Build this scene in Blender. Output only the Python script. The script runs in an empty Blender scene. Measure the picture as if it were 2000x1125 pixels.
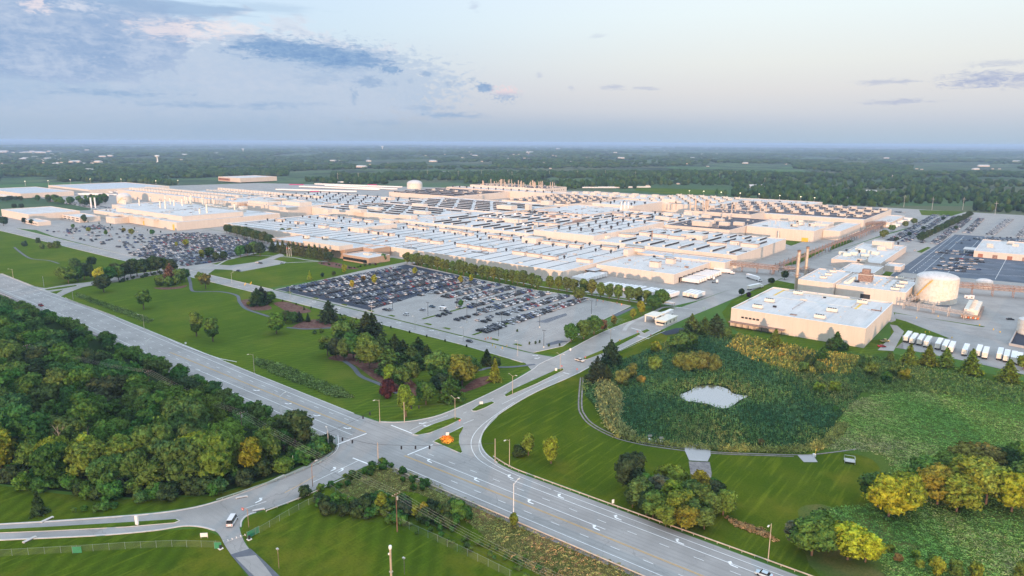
import bpy, math, random, bisect
import numpy as np
from mathutils import Vector, Matrix, geometry
random.seed(7)
rng = np.random.default_rng(7)
R_ = math.radians
sc = bpy.context.scene
C = sc.collection
# ------------------------------------------------------------------ camera
CAM = (328.9, -490.0, 120.0)
F_ = 2000 * 24 / 36
PITCH = math.atan(284.5 / F_); ROLL = R_(0.29); YAW = R_(38)
cam = bpy.data.objects.new('camera', bpy.data.cameras.new('camera'))
C.objects.link(cam)
cam.data.sensor_width = 36; cam.data.lens = 24
cam.data.clip_start = 1; cam.data.clip_end = 120000
cam.matrix_world = (Matrix.Translation(CAM) @ Matrix.Rotation(YAW, 4, 'Z') @
                    Matrix.Rotation(math.pi / 2 - PITCH, 4, 'X') @ Matrix.Rotation(ROLL, 4, 'Z'))
sc.camera = cam
# ------------------------------------------------------------------ light
SUN_EL = 5.0; ZEN = 1.0; HAZE = .000075
d2 = Vector((0.6157, -0.788)); l2 = Vector((-0.788, -0.6157))      # behind the camera, left of the camera
sd = (d2 * math.cos(R_(10)) + l2 * math.sin(R_(10))).normalized()
sun_dir = Vector((sd.x * math.cos(R_(SUN_EL)), sd.y * math.cos(R_(SUN_EL)), math.sin(R_(SUN_EL))))
sl = bpy.data.lights.new('sun', 'SUN'); sl.energy = 5.0; sl.angle = R_(0.6); sl.color = (1, .60, .37)
so = bpy.data.objects.new('sun', sl); C.objects.link(so)
so.rotation_euler = sun_dir.to_track_quat('Z', 'Y').to_euler(); so.location = (400, -900, 400)
sc.view_settings.view_transform = 'Standard'; sc.view_settings.look = 'None'
sc.view_settings.gamma = 1; sc.view_settings.exposure = 0.06
sc.cycles.volume_bounces = 0; sc.cycles.max_bounces = 5; sc.cycles.diffuse_bounces = 3
sc.cycles.transparent_max_bounces = 6

def W(u, v, z=0.0):
    """the point of the level z that the photograph shows at pixel u, v"""
    x = (u - 1000) / F_; y = (v - 562.5) / F_
    c, s = math.cos(ROLL), math.sin(ROLL)
    x, y = x * c + y * s, -x * s + y * c
    d = math.sin(PITCH) + y * math.cos(PITCH); f = math.cos(PITCH) - y * math.sin(PITCH)
    t = (CAM[2] - z) / d
    X, Y = x * t, f * t
    c, s = math.cos(YAW), math.sin(YAW)
    return (CAM[0] + X * c - Y * s, CAM[1] + X * s + Y * c)
def sky_dir(u, v):
    """azimuth (deg, right of the view) and elevation (deg) of a pixel of the sky"""
    x = (u - 1000) / F_; y = (v - 562.5) / F_
    f = math.cos(PITCH) - y * math.sin(PITCH); up = -(math.sin(PITCH) + y * math.cos(PITCH))
    return math.degrees(math.atan2(x, f)), math.degrees(math.atan2(up, math.hypot(x, f))) - x * 0.3

# ------------------------------------------------------------------ node helpers
class N:
    def __init__(s, tree): s.t = tree; s.n = tree.nodes; s.l = tree.links
    def new(s, typ, **k):
        n = s.n.new(typ)
        for a, b in k.items(): setattr(n, a, b)
        return n
    def put(s, inp, v):
        if hasattr(v, 'is_output') or isinstance(v, bpy.types.NodeSocket): s.l.new(v, inp)
        else:
            try: inp.default_value = v
            except Exception: inp.default_value = (*v, 1) if len(v) == 3 else v
    def m(s, op, a, b=0.0, c=None, clamp=False):
        n = s.new('ShaderNodeMath', operation=op, use_clamp=clamp)
        s.put(n.inputs[0], a); s.put(n.inputs[1], b)
        if c is not None: s.put(n.inputs[2], c)
        return n.outputs[0]
    def mix(s, f, a, b, bt='MIX'):
        n = s.new('ShaderNodeMix', data_type='RGBA', blend_type=bt)
        s.put(n.inputs[0], f); s.put(n.inputs[6], a); s.put(n.inputs[7], b)
        return n.outputs[2]
    def step(s, x, lo, hi):
        n = s.new('ShaderNodeMapRange', interpolation_type='SMOOTHSTEP')
        s.put(n.inputs[0], x); n.inputs[1].default_value = lo; n.inputs[2].default_value = hi
        return n.outputs[0]
    def noise(s, vec, scale, detail=3, rough=.55, dist=0.0):
        n = s.new('ShaderNodeTexNoise'); s.l.new(vec, n.inputs['Vector'])
        n.inputs['Scale'].default_value = scale; n.inputs['Detail'].default_value = detail
        n.inputs['Roughness'].default_value = rough; n.inputs['Distortion'].default_value = dist
        return n.outputs[0]
    def ramp(s, x, stops):
        n = s.new('ShaderNodeValToRGB'); s.put(n.inputs[0], x)
        e = n.color_ramp.elements
        while len(e) < len(stops): e.new(.5)
        for k, (p, c) in enumerate(stops): e[k].position = p; e[k].color = (*c, 1)
        return n.outputs[0]
    def sep(s, v):
        n = s.new('ShaderNodeSeparateXYZ'); s.l.new(v, n.inputs[0]); return n.outputs
    def scaled(s, v, sx, sy, sz, rz=0):
        n = s.new('ShaderNodeMapping'); s.l.new(v, n.inputs[0]); n.inputs['Scale'].default_value = (sx, sy, sz)
        n.inputs['Rotation'].default_value = (0, 0, rz)
        return n.outputs[0]
def lin(*c):
    """photograph value 0..255 to linear"""
    return tuple(((x / 255 + .055) / 1.055) ** 2.4 if x > 10 else x / 255 / 12.92 for x in c)

# ------------------------------------------------------------------ sky
wd = bpy.data.worlds.new('World'); sc.world = wd; wd.use_nodes = True
w = N(wd.node_tree); w.n.clear()
out = w.new('ShaderNodeOutputWorld'); bg = w.new('ShaderNodeBackground')
w.l.new(bg.outputs[0], out.inputs[0])
tc = w.new('ShaderNodeTexCoord')
rot = w.new('ShaderNodeVectorRotate', rotation_type='Z_AXIS'); w.l.new(tc.outputs['Generated'], rot.inputs[0])
rot.inputs['Angle'].default_value = -YAW
X, Y, Z = w.sep(rot.outputs[0])
az = w.m('MULTIPLY', w.m('ARCTAN2', X, Y), 180 / math.pi)
el = w.m('MULTIPLY', w.m('ARCSINE', Z), 180 / math.pi)
sky = w.new('ShaderNodeTexSky', sky_type='NISHITA'); sky.sun_disc = False
sky.sun_elevation = R_(SUN_EL); sky.sun_rotation = math.atan2(sun_dir.x, sun_dir.y)
sky.altitude = 250; sky.air_density = 1; sky.dust_density = 2; sky.ozone_density = 1
e1 = w.m('MULTIPLY', el, 1 / 60, clamp=True)
left = w.ramp(e1, [(0, lin(164, 182, 203)), (.035, lin(176, 186, 207)), (.08, lin(190, 200, 220)), (.14, lin(196, 216, 236)),
                   (.22, lin(196, 218, 246)), (.45, lin(200, 215, 236)), (1, lin(196, 212, 234))])
right = w.ramp(e1, [(0, lin(172, 190, 207)), (.03, lin(196, 200, 212)), (.065, lin(216, 213, 216)), (.1, lin(225, 225, 224)),
                    (.16, lin(229, 237, 240)), (.23, lin(230, 239, 251)), (.45, lin(208, 220, 238)), (1, lin(196, 212, 234))])
side = w.step(az, -32, 22)
base = w.mix(side, left, right)
# warm glow round the low sun, behind the camera
dot = w.new('ShaderNodeVectorMath', operation='DOT_PRODUCT')
w.l.new(tc.outputs['Generated'], dot.inputs[0]); dot.inputs[1].default_value = sun_dir
glow = w.m('POWER', w.m('MAXIMUM', dot.outputs['Value'], 0.0), 6.0)
base = w.mix(w.m('MULTIPLY', glow, .6), base, lin(255, 225, 190))
nish = w.new('ShaderNodeVectorMath', operation='SCALE'); w.l.new(sky.outputs[0], nish.inputs[0]); nish.inputs[3].default_value = .10
base = w.mix(.12, base, nish.outputs[0]) if False else w.mix(1.0, w.mix(.06, base, nish.outputs[0]), (1.09, 1.12, 1.11), 'MULTIPLY')
cv = w.new('ShaderNodeCombineXYZ'); w.l.new(az, cv.inputs[0]); w.l.new(el, cv.inputs[1])
puff = w.noise(w.scaled(cv.outputs[0], 1, 2.2, 1), .32, 7, .58, .4)
streak = w.noise(w.scaled(cv.outputs[0], .5, 4.5, 1), .5, 6, .6, .2)
soft = w.noise(w.scaled(cv.outputs[0], .6, 1.8, 1), .12, 3, .5)
fine = w.noise(w.scaled(cv.outputs[0], 1, 2.2, 1), 1.3, 7, .66, .4)
tiny = w.noise(w.scaled(cv.outputs[0], 1, 1.6, 1), 3.2, 6, .65, .5)
wisp = w.noise(w.scaled(cv.outputs[0], .8, 2.8, 1), 1.1, 8, .72, .6)
def blob(u, v, ru, rv, sharp=1.0, amt=1.0, nz=None, k=2.2, tilt=0.0):
    a0, e0 = sky_dir(u, v)
    dx = w.m('DIVIDE', w.m('SUBTRACT', az, a0), ru / 23.3)
    dy = w.m('DIVIDE', w.m('SUBTRACT', w.m('SUBTRACT', el, e0), w.m('MULTIPLY', w.m('SUBTRACT', az, a0), tilt)), rv / 23.3)
    r = w.m('SQRT', w.m('ADD', w.m('MULTIPLY', dx, dx), w.m('MULTIPLY', dy, dy)))
    f = w.m('ADD', w.m('SUBTRACT', 1.0, r), w.m('MULTIPLY', w.m('SUBTRACT', nz if nz is not None else puff, .5), k))
    return w.m('MULTIPLY', w.step(f, 0, sharp), amt)
def over(col, mask, c):
    return w.mix(mask, col, c)
# broad veil of blue grey cloud on the left, edged with lit tops
veil = w.m('MAXIMUM', blob(150, 200, 640, 145, .5, 1, puff, 1.9), blob(560, 165, 340, 85, .3, 1, fine, 1.5))
base = over(base, w.m('MULTIPLY', blob(330, 110, 420, 70, .25, 1, puff, 1.7), .5), lin(222, 222, 232))
base = over(base, w.m('MULTIPLY', veil, .72), w.mix(w.step(w.m('ADD', soft, w.m('MULTIPLY', fine, .5)), .45, .95), lin(156, 186, 218), lin(186, 202, 223)))
heap = w.m('MAXIMUM', blob(80, 90, 250, 75, .3, 1, w.m('ADD', w.m('MULTIPLY', puff, .65), w.m('MULTIPLY', fine, .35)), 2.6), blob(30, 35, 330, 45, .4, 1, puff, 1.7))
heap = w.m('MAXIMUM', heap, blob(235, 82, 130, 40, .22, 1, w.m('ADD', w.m('MULTIPLY', puff, .6), w.m('MULTIPLY', fine, .4)), 2.4))
base = over(base, w.m('MULTIPLY', heap, .9), w.mix(w.step(w.m('ADD', w.m('MULTIPLY', puff, .6), w.m('MULTIPLY', fine, .5)), .38, .75), lin(138, 168, 207), lin(186, 201, 224)))
base = over(base, blob(68, 20, 26, 14, .9, .75, fine, 3.2), lin(240, 228, 232))
base = over(base, blob(155, 20, 40, 12, .9, .6, fine, 3.2), lin(226, 228, 238))
base = over(base, blob(330, 22, 150, 14, .5, .75, streak, 1.6), lin(150, 178, 212))
base = over(base, blob(520, 22, 130, 10, .7, .35, streak, 1.8), lin(160, 188, 218))
base = over(base, blob(345, 66, 90, 20, .9, .7, wisp, 3.6), lin(236, 226, 230))
base = over(base, blob(440, 62, 80, 14, .9, .7, wisp, 3.6), lin(238, 230, 232))
for u_, v_, ru, rv, am in [(590, 106, 150, 20, .95), (520, 93, 60, 14, .8), (690, 119, 95, 15, .85), (760, 138, 26, 9, .9),
                           (830, 146, 14, 5, .6), (945, 172, 20, 10, .85), (720, 163, 34, 10, .5), (650, 128, 90, 14, .5)]:
    base = over(base, blob(u_, v_, ru * 1.05, rv * 1.2, .6, am, w.m('ADD', w.m('MULTIPLY', tiny if ru < 40 else wisp, .65), w.m('MULTIPLY', streak, .35)), 3.0, -.03), w.mix(w.step(fine, .3, .75), lin(122, 157, 201), lin(152, 181, 213)))
for u_, v_, ru, rv, am in [(985, 184, 34, 18, .75)]:
    base = over(base, blob(u_, v_, ru, rv, .8, am, tiny, 3.4), w.mix(w.step(el, sky_dir(985, 190)[1], sky_dir(985, 176)[1]), lin(160, 182, 212), lin(236, 214, 218)))
for u_, v_, ru, rv, am in [(220, 190, 110, 5, .7), (400, 212, 160, 5, .6), (560, 208, 90, 4, .4), (880, 226, 70, 6, .75), (830, 212, 60, 5, .45),
                           (740, 243, 90, 5, .4), (620, 158, 60, 12, .35), (690, 190, 8, 14, .6), (920, 158, 12, 6, .5), (880, 164, 16, 5, .5),
                           (800, 160, 10, 4, .4), (770, 165, 10, 4, .4)]:
    base = over(base, blob(u_, v_, ru * 1.1, rv * 1.5, 1.1, am, tiny if ru < 40 else wisp, 3.8), lin(144, 174, 209))
base = over(base, blob(235, 176, 34, 10, .8, .45, fine, 1.4), lin(196, 208, 226))
for u_, v_, ru, rv, am in [(1930, 140, 75, 9, .8), (1900, 152, 60, 6, .8), (1990, 146, 50, 10, .6), (1735, 151, 55, 4, .6), (1755, 190, 60, 4, .65),
                           (1960, 112, 60, 5, .45), (1195, 168, 26, 4, .55), (1260, 170, 30, 3, .5), (1115, 171, 8, 4, .4), (1050, 147, 9, 6, .4),
                           (1165, 69, 20, 4, .3), (925, 12, 14, 7, .35)]:
    base = over(base, blob(u_, v_, ru * 1.15, rv * 1.5, 1.0, am * .9, wisp, 3.4), lin(166, 178, 208))
# blue grey dusk band lying on the horizon
band = w.m('MULTIPLY', w.step(w.m('ADD', el, w.m('MULTIPLY', streak, .5)), 3.0, .7), w.m('SUBTRACT', 1.0, w.m('MULTIPLY', w.step(az, 0, 30), .62)))
base = over(base, w.m('MULTIPLY', band, .7), lin(162, 183, 207))
lum = w.new('ShaderNodeVectorMath', operation='SCALE'); w.l.new(base, lum.inputs[0]); w.put(lum.inputs[3], w.m('ADD', 1.0, w.m('MULTIPLY', w.step(el, 13, 50), ZEN)))  # unseen overhead sky brightened to put more light on the ground
w.put(bg.inputs[0], lum.outputs[0])
bg.inputs[1].default_value = 1.0

# ------------------------------------------------------------------ materials
def new_mat(name):
    m = bpy.data.materials.new(name); m.use_nodes = True
    t = N(m.node_tree); b = t.n['Principled BSDF']
    return m, t, b
def mat(name, col, rough=.8, var=.15, scale=.25, metal=0.0, spec=.3, scale2=None, col2=None, bump=0):
    m, t, b = new_mat(name)
    b.inputs['Roughness'].default_value = rough; b.inputs['Metallic'].default_value = metal
    b.inputs['Specular IOR Level'].default_value = spec
    geo = t.new('ShaderNodeNewGeometry').outputs['Position']
    n1 = t.noise(geo, scale, 4, .6)
    lo = tuple(c * (1 - var) for c in col); hi = tuple(min(1, c * (1 + var)) for c in col)
    c = t.mix(t.step(n1, .3, .7), lo, hi)
    if col2:
        n2 = t.noise(geo, scale2, 3, .6)
        c = t.mix(t.step(n2, .45, .62), c, col2)
    t.put(b.inputs['Base Color'], c)
    m.diffuse_color = (*col, 1)
    if bump:
        bn = t.new('ShaderNodeBump'); bn.inputs['Strength'].default_value = bump; bn.inputs['Distance'].default_value = .3
        t.l.new(t.noise(geo, 2.0, 5, .7), bn.inputs['Height']); t.l.new(bn.outputs[0], b.inputs['Normal'])
    return m
def wall_mat(name, col, seam=9.0, dark=.82):
    """metal cladding with vertical panel joints and faint streaks"""
    m, t, b = new_mat(name)
    b.inputs['Roughness'].default_value = .7; b.inputs['Specular IOR Level'].default_value = .2
    g = t.new('ShaderNodeNewGeometry')
    x, y, z = t.sep(g.outputs['Position'])
    s = t.m('ADD', x, y)
    fr = t.m('FRACT', t.m('DIVIDE', s, seam))
    line = t.step(t.m('ABSOLUTE', t.m('SUBTRACT', fr, .5)), .488, .497)
    rib = t.m('MULTIPLY', t.m('SINE', t.m('MULTIPLY', s, 9.0)), .03)
    st = t.noise(t.scaled(g.outputs['Position'], .5, .5, .06), 1.0, 4, .6)
    c = t.mix(t.step(st, .3, .75), tuple(c * .93 for c in col), tuple(c * 1.03 for c in col))
    big = t.noise(g.outputs['Position'], .02, 2, .5)
    c = t.mix(t.m('MULTIPLY', t.step(big, .4, .7), .5), c, tuple(c * .9 for c in col))
    c = t.mix(t.m('ADD', t.m('MULTIPLY', line, .3), rib, clamp=True), c, tuple(c * dark * .6 for c in col))
    t.put(b.inputs['Base Color'], c)
    return m
def roof_mat(name, col, dirt, gloss=.55):
    """single ply roof: sheet joints, ponding stains, patched squares"""
    m, t, b = new_mat(name)
    b.inputs['Roughness'].default_value = gloss; b.inputs['Specular IOR Level'].default_value = .35
    g = t.new('ShaderNodeNewGeometry').outputs['Position']
    x, y, z = t.sep(g)
    n = t.noise(g, .05, 5, .65); n2 = t.noise(t.scaled(g, 1, .12, 1), .35, 4, .6)
    c = t.mix(t.step(n, .35, .7), col, tuple(a * .86 + d * .14 for a, d in zip(col, dirt)))
    c = t.mix(t.m('MULTIPLY', t.step(n2, .45, .72), .45), c, dirt)
    n5 = t.noise(g, .35, 5, .7)
    c = t.mix(t.m('MULTIPLY', t.step(n5, .52, .7), .35), c, dirt)
    l1 = t.step(t.m('ABSOLUTE', t.m('SUBTRACT', t.m('FRACT', t.m('DIVIDE', x, 6.0)), .5)), .47, .495)
    l2_ = t.step(t.m('ABSOLUTE', t.m('SUBTRACT', t.m('FRACT', t.m('DIVIDE', y, 31.0)), .5)), .488, .497)
    c = t.mix(t.m('MULTIPLY', t.m('ADD', l1, l2_, clamp=True), .22), c, dirt)
    v = t.new('ShaderNodeTexVoronoi'); v.inputs['Scale'].default_value = .05; t.l.new(g, v.inputs['Vector'])
    sp = t.sep(v.outputs['Color'])
    c = t.mix(t.m('MULTIPLY', t.step(sp[0], .70, .75), .22), c, dirt)
    t.put(b.inputs['Base Color'], c)
    return m
M = {}
M['wall'] = wall_mat('beige_cladding', (.66, .59, .51))
M['wall_grey'] = wall_mat('grey_cladding', (.50, .50, .46))
M['wall_brown'] = wall_mat('brown_stone', (.42, .31, .23), 3.0)
M['wall_pink'] = wall_mat('pale_concrete_panel', (.62, .55, .48), 6.0)
M['roof'] = roof_mat('white_roof_sheet', (.62, .605, .58), (.38, .37, .35))
M['roof_grey'] = roof_mat('grey_roof_sheet', (.50, .52, .54), (.36, .37, .38))
M['roof_dark'] = mat('black_roof_gravel', (.075, .070, .080), .85, .35, .08, scale2=.04, col2=(.13, .12, .13))
M['dark'] = mat('dark_metal', (.03, .03, .035), .6)
M['glass'] = mat('dark_window_glass', (.02, .025, .03), .12, spec=.6)
M['steel'] = mat('galvanised_steel', (.50, .49, .47), .45, .12, .8, metal=.4)
M['stack'] = mat('weathered_stack_steel', (.52, .43, .34), .5, .15, .5, metal=.3)
M['rust'] = mat('brown_pipework', (.28, .19, .15), .75, .35, .8)
M['pipe'] = mat('insulated_pipe', (.52, .47, .42), .5, .2, .6, metal=.2)
M['white'] = mat('white_paint', (.76, .76, .75), .45, .06, .5)
M['cream'] = mat('cream_paint', (.72, .68, .58), .5, .08, .5)
M['tankmat'] = mat('tank_paint', (.70, .66, .58), .55, .07, .3, scale2=.5, col2=(.64, .57, .47))
M['unit'] = mat('rooftop_unit_paint', (.60, .56, .49), .55, .12, .4)
M['yellow'] = mat('yellow_paint', (.70, .45, .05), .5, .1)
M['orange'] = mat('orange_paint', (.75, .18, .04), .5, .1)
M['red'] = mat('red_paint', (.45, .03, .03), .4, .1)
M['pinkred'] = mat('magenta_trailer_paint', (.50, .03, .16), .5, .1)
M['conc'] = mat('pale_concrete', (.42, .41, .39), .85, .12, .15, scale2=.02, col2=(.36, .35, .34))
M['kerb'] = mat('kerb_concrete', (.52, .50, .47), .85, .1, .8)
M['wood'] = mat('timber_pole', (.16, .10, .065), .9, .25, .6)
M['bark'] = mat('bark', (.11, .08, .06), .95, .3, 1.2)
M['deadwood'] = mat('dead_bark', (.32, .27, .23), .9, .2, 1.2)
M['mulch'] = mat('bark_mulch', (.125, .050, .036), .95, .35, .6, scale2=.3, col2=(.16, .085, .06))
M['gravel'] = mat('gravel', (.20, .18, .175), .95, .3, .9, scale2=.2, col2=(.27, .24, .22))
M['path'] = mat('asphalt_path', (.115, .125, .145), .9, .12, .5)
M['tyre'] = mat('tyre_rubber', (.02, .02, .02), .9)
m_, t_, b_ = new_mat('lit_lamp'); M['litlamp'] = m_; b_.inputs['Emission Color'].default_value = (1, .85, .6, 1); b_.inputs['Emission Strength'].default_value = 6
M['lens'] = mat('lamp_lens', (.7, .68, .6), .3)
M['greenfab'] = mat('green_screen_fabric', (.04, .22, .11), .8, .1)
M['chain'] = mat('fence_galvanised', (.20, .27, .24), .6, .1)
M['shingle'] = mat('grey_shingles', (.14, .145, .16), .9, .25, .6, scale2=.4, col2=(.30, .28, .25))
M['brick'] = mat('brick_wall', (.35, .16, .10), .85, .15, .6)
M['flower'] = mat('orange_marigolds', (.42, .12, .02), .9, .4, .9, scale2=1.2, col2=(.10, .10, .02))
M['mark_w'] = mat('white_road_paint', (.78, .78, .76), .7, .10, .5)
M['mark_y'] = mat('yellow_road_paint', (.68, .40, .10), .7, .10, .5)
def asphalt(name, col, patch=.14, crack=True, lanes=True, tracks=False):
    m, t, b = new_mat(name)
    b.inputs['Roughness'].default_value = .88; b.inputs['Specular IOR Level'].default_value = .25
    g = t.new('ShaderNodeNewGeometry').outputs['Position']
    n1 = t.noise(g, .06, 5, .6); n2 = t.noise(t.scaled(g, .04, 1, 1) if lanes else g, .55, 4, .6); n3 = t.noise(g, 3.0, 3, .7)
    c = t.mix(t.step(n1, .3, .7), tuple(a * (1 - patch) for a in col), tuple(a * (1 + patch) for a in col))
    c = t.mix(t.m('MULTIPLY', t.step(n2, .45, .75), .35), c, tuple(a * .72 for a in col))
    c = t.mix(t.m('MULTIPLY', n3, .26), c, tuple(a * .6 for a in col))
    if tracks:                                   # polished wheel paths, two to each lane
        yy_ = t.sep(g)[1]; w1 = t.m('ABSOLUTE', t.m('SUBTRACT', t.m('FRACT', t.m('DIVIDE', yy_, 1.8)), .5))
        n8 = t.noise(t.scaled(g, .03, 1, 1), .4, 4, .6)
        c = t.mix(t.m('MULTIPLY', t.m('MULTIPLY', t.step(w1, .28, .05), t.step(n8, .3, .6)), .30), c, tuple(a * .62 for a in col))
    if crack:
        v = t.new('ShaderNodeTexVoronoi', feature='DISTANCE_TO_EDGE'); v.inputs['Scale'].default_value = .045
        nz = t.new('ShaderNodeTexNoise'); nz.inputs['Scale'].default_value = .2; t.l.new(g, nz.inputs['Vector'])
        ad = t.new('ShaderNodeVectorMath', operation='MULTIPLY_ADD'); t.l.new(nz.outputs['Color'], ad.inputs[0])
        ad.inputs[1].default_value = (9, 9, 0); t.l.new(g, ad.inputs[2]); t.l.new(ad.outputs[0], v.inputs['Vector'])
        ln = t.step(v.outputs['Distance'], .008, .002)
        c = t.mix(t.m('MULTIPLY', ln, .26), c, tuple(a * .35 for a in col))
    t.put(b.inputs['Base Color'], c)
    return m
M['road'] = asphalt('worn_grey_asphalt', (.325, .315, .298))
M['road_main'] = asphalt('worn_main_road_asphalt', (.325, .315, .298), tracks=True)
M['road2'] = asphalt('worn_road_concrete', (.350, .332, .305), lanes=False)
M['lot_dark'] = asphalt('sealed_black_asphalt', (.036, .045, .066), .2, False, False)
M['lot_light'] = asphalt('old_parking_asphalt', (.345, .328, .305), .1, True, False)
M['yard'] = asphalt('factory_yard_concrete', (.355, .335, .308), .12, True, False)
M['lot_blue'] = asphalt('dark_test_pavement', (.105, .128, .160), .25, False, False)
def foliage_var(t, g, cols, scale):
    n = t.noise(g, scale, 4, .65)
    return t.ramp(n, [(.25 + .5 * k / (len(cols) - 1), c) for k, c in enumerate(cols)])
def grass(name, cols, scale=.03, stripe=0.0, ang=0.0, freq=.9, fine=.5, dry=None, drys=.01, ring=None):
    m, t, b = new_mat(name)
    b.inputs['Roughness'].default_value = .95; b.inputs['Specular IOR Level'].default_value = .0
    g = t.new('ShaderNodeNewGeometry').outputs['Position']
    c = foliage_var(t, g, cols, scale)
    if stripe:
        wv = t.new('ShaderNodeTexWave', wave_type='RINGS' if ring else 'BANDS', **({'rings_direction': 'Z'} if ring else {'bands_direction': 'X'}))
        if ring:
            sh = t.new('ShaderNodeVectorMath', operation='SUBTRACT'); t.l.new(g, sh.inputs[0]); sh.inputs[1].default_value = (*ring, 0); t.l.new(sh.outputs[0], wv.inputs['Vector'])
        else: t.l.new(t.scaled(g, 1, 1, 1, ang), wv.inputs['Vector']); wv.inputs['Scale'].default_value = freq * .1
        wv.inputs['Distortion'].default_value = 9; wv.inputs['Detail'].default_value = 3; wv.inputs['Detail Scale'].default_value = .12
        c = t.mix(t.m('MULTIPLY', wv.outputs['Fac'], stripe), c, tuple(a * .55 for a in cols[0]))
        n4 = t.noise(t.scaled(g, 1, .07, 1, ang), .5, 3, .6)
        c = t.mix(t.m('MULTIPLY', t.step(n4, .5, .75), stripe * 1.1), c, tuple(a * 1.5 for a in cols[-1]))
    if dry:
        c = t.mix(t.step(t.noise(g, drys, 4, .65), .50, .68), c, dry)  # dry grass; on the lawns its colour also stands for sunlit olive patches
    f = t.noise(g, 1.3, 5, .75)
    c = t.mix(t.m('MULTIPLY', t.step(f, .3, .75), fine), c, tuple(a * .45 for a in cols[0]))
    t.put(b.inputs['Base Color'], c)
    return m
M['lawn'] = grass('mown_lawn', [(.068, .122, .013), (.096, .155, .015), (.140, .182, .018)], .022, .45, R_(38), .9, .5, (.140, .165, .022), .016)
M['lawn2'] = grass('mown_lawn_front', [(.052, .098, .007), (.078, .125, .008), (.120, .155, .011)], .03, .45, R_(-40), .6, .5, (.135, .145, .014), .022)
M['lawn3'] = grass('mown_slope', [(.052, .098, .007), (.082, .125, .008), (.135, .158, .012)], .028, .5, R_(20), .75, .45, (.16, .155, .016), .018, (215, -190))
M['meadow'] = grass('rough_meadow', [(.055, .110, .018), (.080, .138, .022), (.115, .150, .032)], .03, 0, 0, 1, .6, (.16, .15, .05), .022)
M['marsh'] = grass('reed_marsh_floor', [(.024, .055, .016), (.032, .066, .018), (.045, .07, .018)], .05, 0, 0, 1, .7)
M['drygrass'] = grass('dry_verge_grass', [(.085, .105, .028), (.12, .12, .035), (.17, .125, .05)], .06, 0, 0, 1, .5, (.24, .13, .07), .05)
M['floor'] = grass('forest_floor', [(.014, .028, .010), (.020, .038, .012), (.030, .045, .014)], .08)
# the wide ground: near lawns, then a patchwork of fields fading out with distance
m, t, b = new_mat('open_country'); M['country'] = m
b.inputs['Roughness'].default_value = .95; b.inputs['Specular IOR Level'].default_value = .1
g = t.new('ShaderNodeNewGeometry').outputs['Position']
v = t.new('ShaderNodeTexVoronoi'); v.inputs['Scale'].default_value = .0032; t.l.new(g, v.inputs['Vector'])
sp = t.sep(v.outputs['Color'])
fields = t.ramp(sp[0], [(0, (.040, .085, .032)), (.25, (.055, .11, .035)), (.45, (.080, .130, .050)), (.6, (.045, .085, .035)), (.8, (.12, .125, .06)), (.95, (.06, .14, .035))])
near = foliage_var(t, g, [(.050, .115, .018), (.066, .140, .022), (.088, .155, .028)], .02)
px_, py_, pz_ = t.sep(g)
dd = t.m('SQRT', t.m('ADD', t.m('POWER', t.m('SUBTRACT', px_, CAM[0]), 2.0), t.m('POWER', t.m('SUBTRACT', py_, CAM[1]), 2.0)))
c = t.mix(t.step(dd, 900, 1500), near, fields)
nn = t.noise(g, .006, 6, .7)
c = t.mix(t.m('MULTIPLY', t.step(dd, 1500, 3000), t.step(nn, .46, .60)), c, (.016, .030, .018))
t.put(b.inputs['Base Color'], c)
# water
m, t, b = new_mat('still_pond_water'); M['water'] = m
b.inputs['Base Color'].default_value = (.05, .06, .06, 1); b.inputs['Roughness'].default_value = .05
b.inputs['Specular IOR Level'].default_value = 1.0; b.inputs['IOR'].default_value = 3.3
g = t.new('ShaderNodeNewGeometry').outputs['Position']
bn = t.new('ShaderNodeBump'); bn.inputs['Strength'].default_value = .12; bn.inputs['Distance'].default_value = .1
t.l.new(t.noise(g, 1.5, 4, .6), bn.inputs['Height']); t.l.new(bn.outputs[0], b.inputs['Normal'])
# foliage: colour comes from the object, or from the tint of each plant of a mass
def leaf_mat(name, src):
    m, t, b = new_mat(name)
    b.inputs['Roughness'].default_value = .85; b.inputs['Specular IOR Level'].default_value = .04
    if src == 'object': col = t.new('ShaderNodeObjectInfo').outputs['Color']
    else: col = t.new('ShaderNodeAttribute', attribute_name='tint').outputs['Color']
    g = t.new('ShaderNodeNewGeometry')
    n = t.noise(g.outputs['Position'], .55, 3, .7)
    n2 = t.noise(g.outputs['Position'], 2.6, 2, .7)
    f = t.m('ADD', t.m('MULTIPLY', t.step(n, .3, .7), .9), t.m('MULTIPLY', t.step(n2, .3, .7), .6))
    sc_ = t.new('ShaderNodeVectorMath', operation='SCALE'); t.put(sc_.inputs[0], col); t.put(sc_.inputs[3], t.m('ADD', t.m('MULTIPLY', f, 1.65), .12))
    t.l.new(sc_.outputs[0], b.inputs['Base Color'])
    tr = t.new('ShaderNodeBsdfTranslucent'); t.l.new(sc_.outputs[0], tr.inputs[0])
    mx = t.new('ShaderNodeMixShader'); mx.inputs[0].default_value = .22
    t.l.new(b.outputs[0], mx.inputs[1]); t.l.new(tr.outputs[0], mx.inputs[2])
    t.l.new(mx.outputs[0], t.n['Material Output'].inputs[0])
    return m
M['leaf'] = leaf_mat('foliage', 'object'); M['leaf_mass'] = leaf_mat('foliage_mass', 'attr')
def paint_mat(name, src):
    m, t, b = new_mat(name)
    b.inputs['Roughness'].default_value = .35; b.inputs['Specular IOR Level'].default_value = .35
    b.inputs['Coat Weight'].default_value = .1
    col = t.new('ShaderNodeObjectInfo').outputs['Color'] if src == 'object' else t.new('ShaderNodeAttribute', attribute_name='tint').outputs['Color']
    t.l.new(col, b.inputs['Base Color'])
    return m
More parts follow.
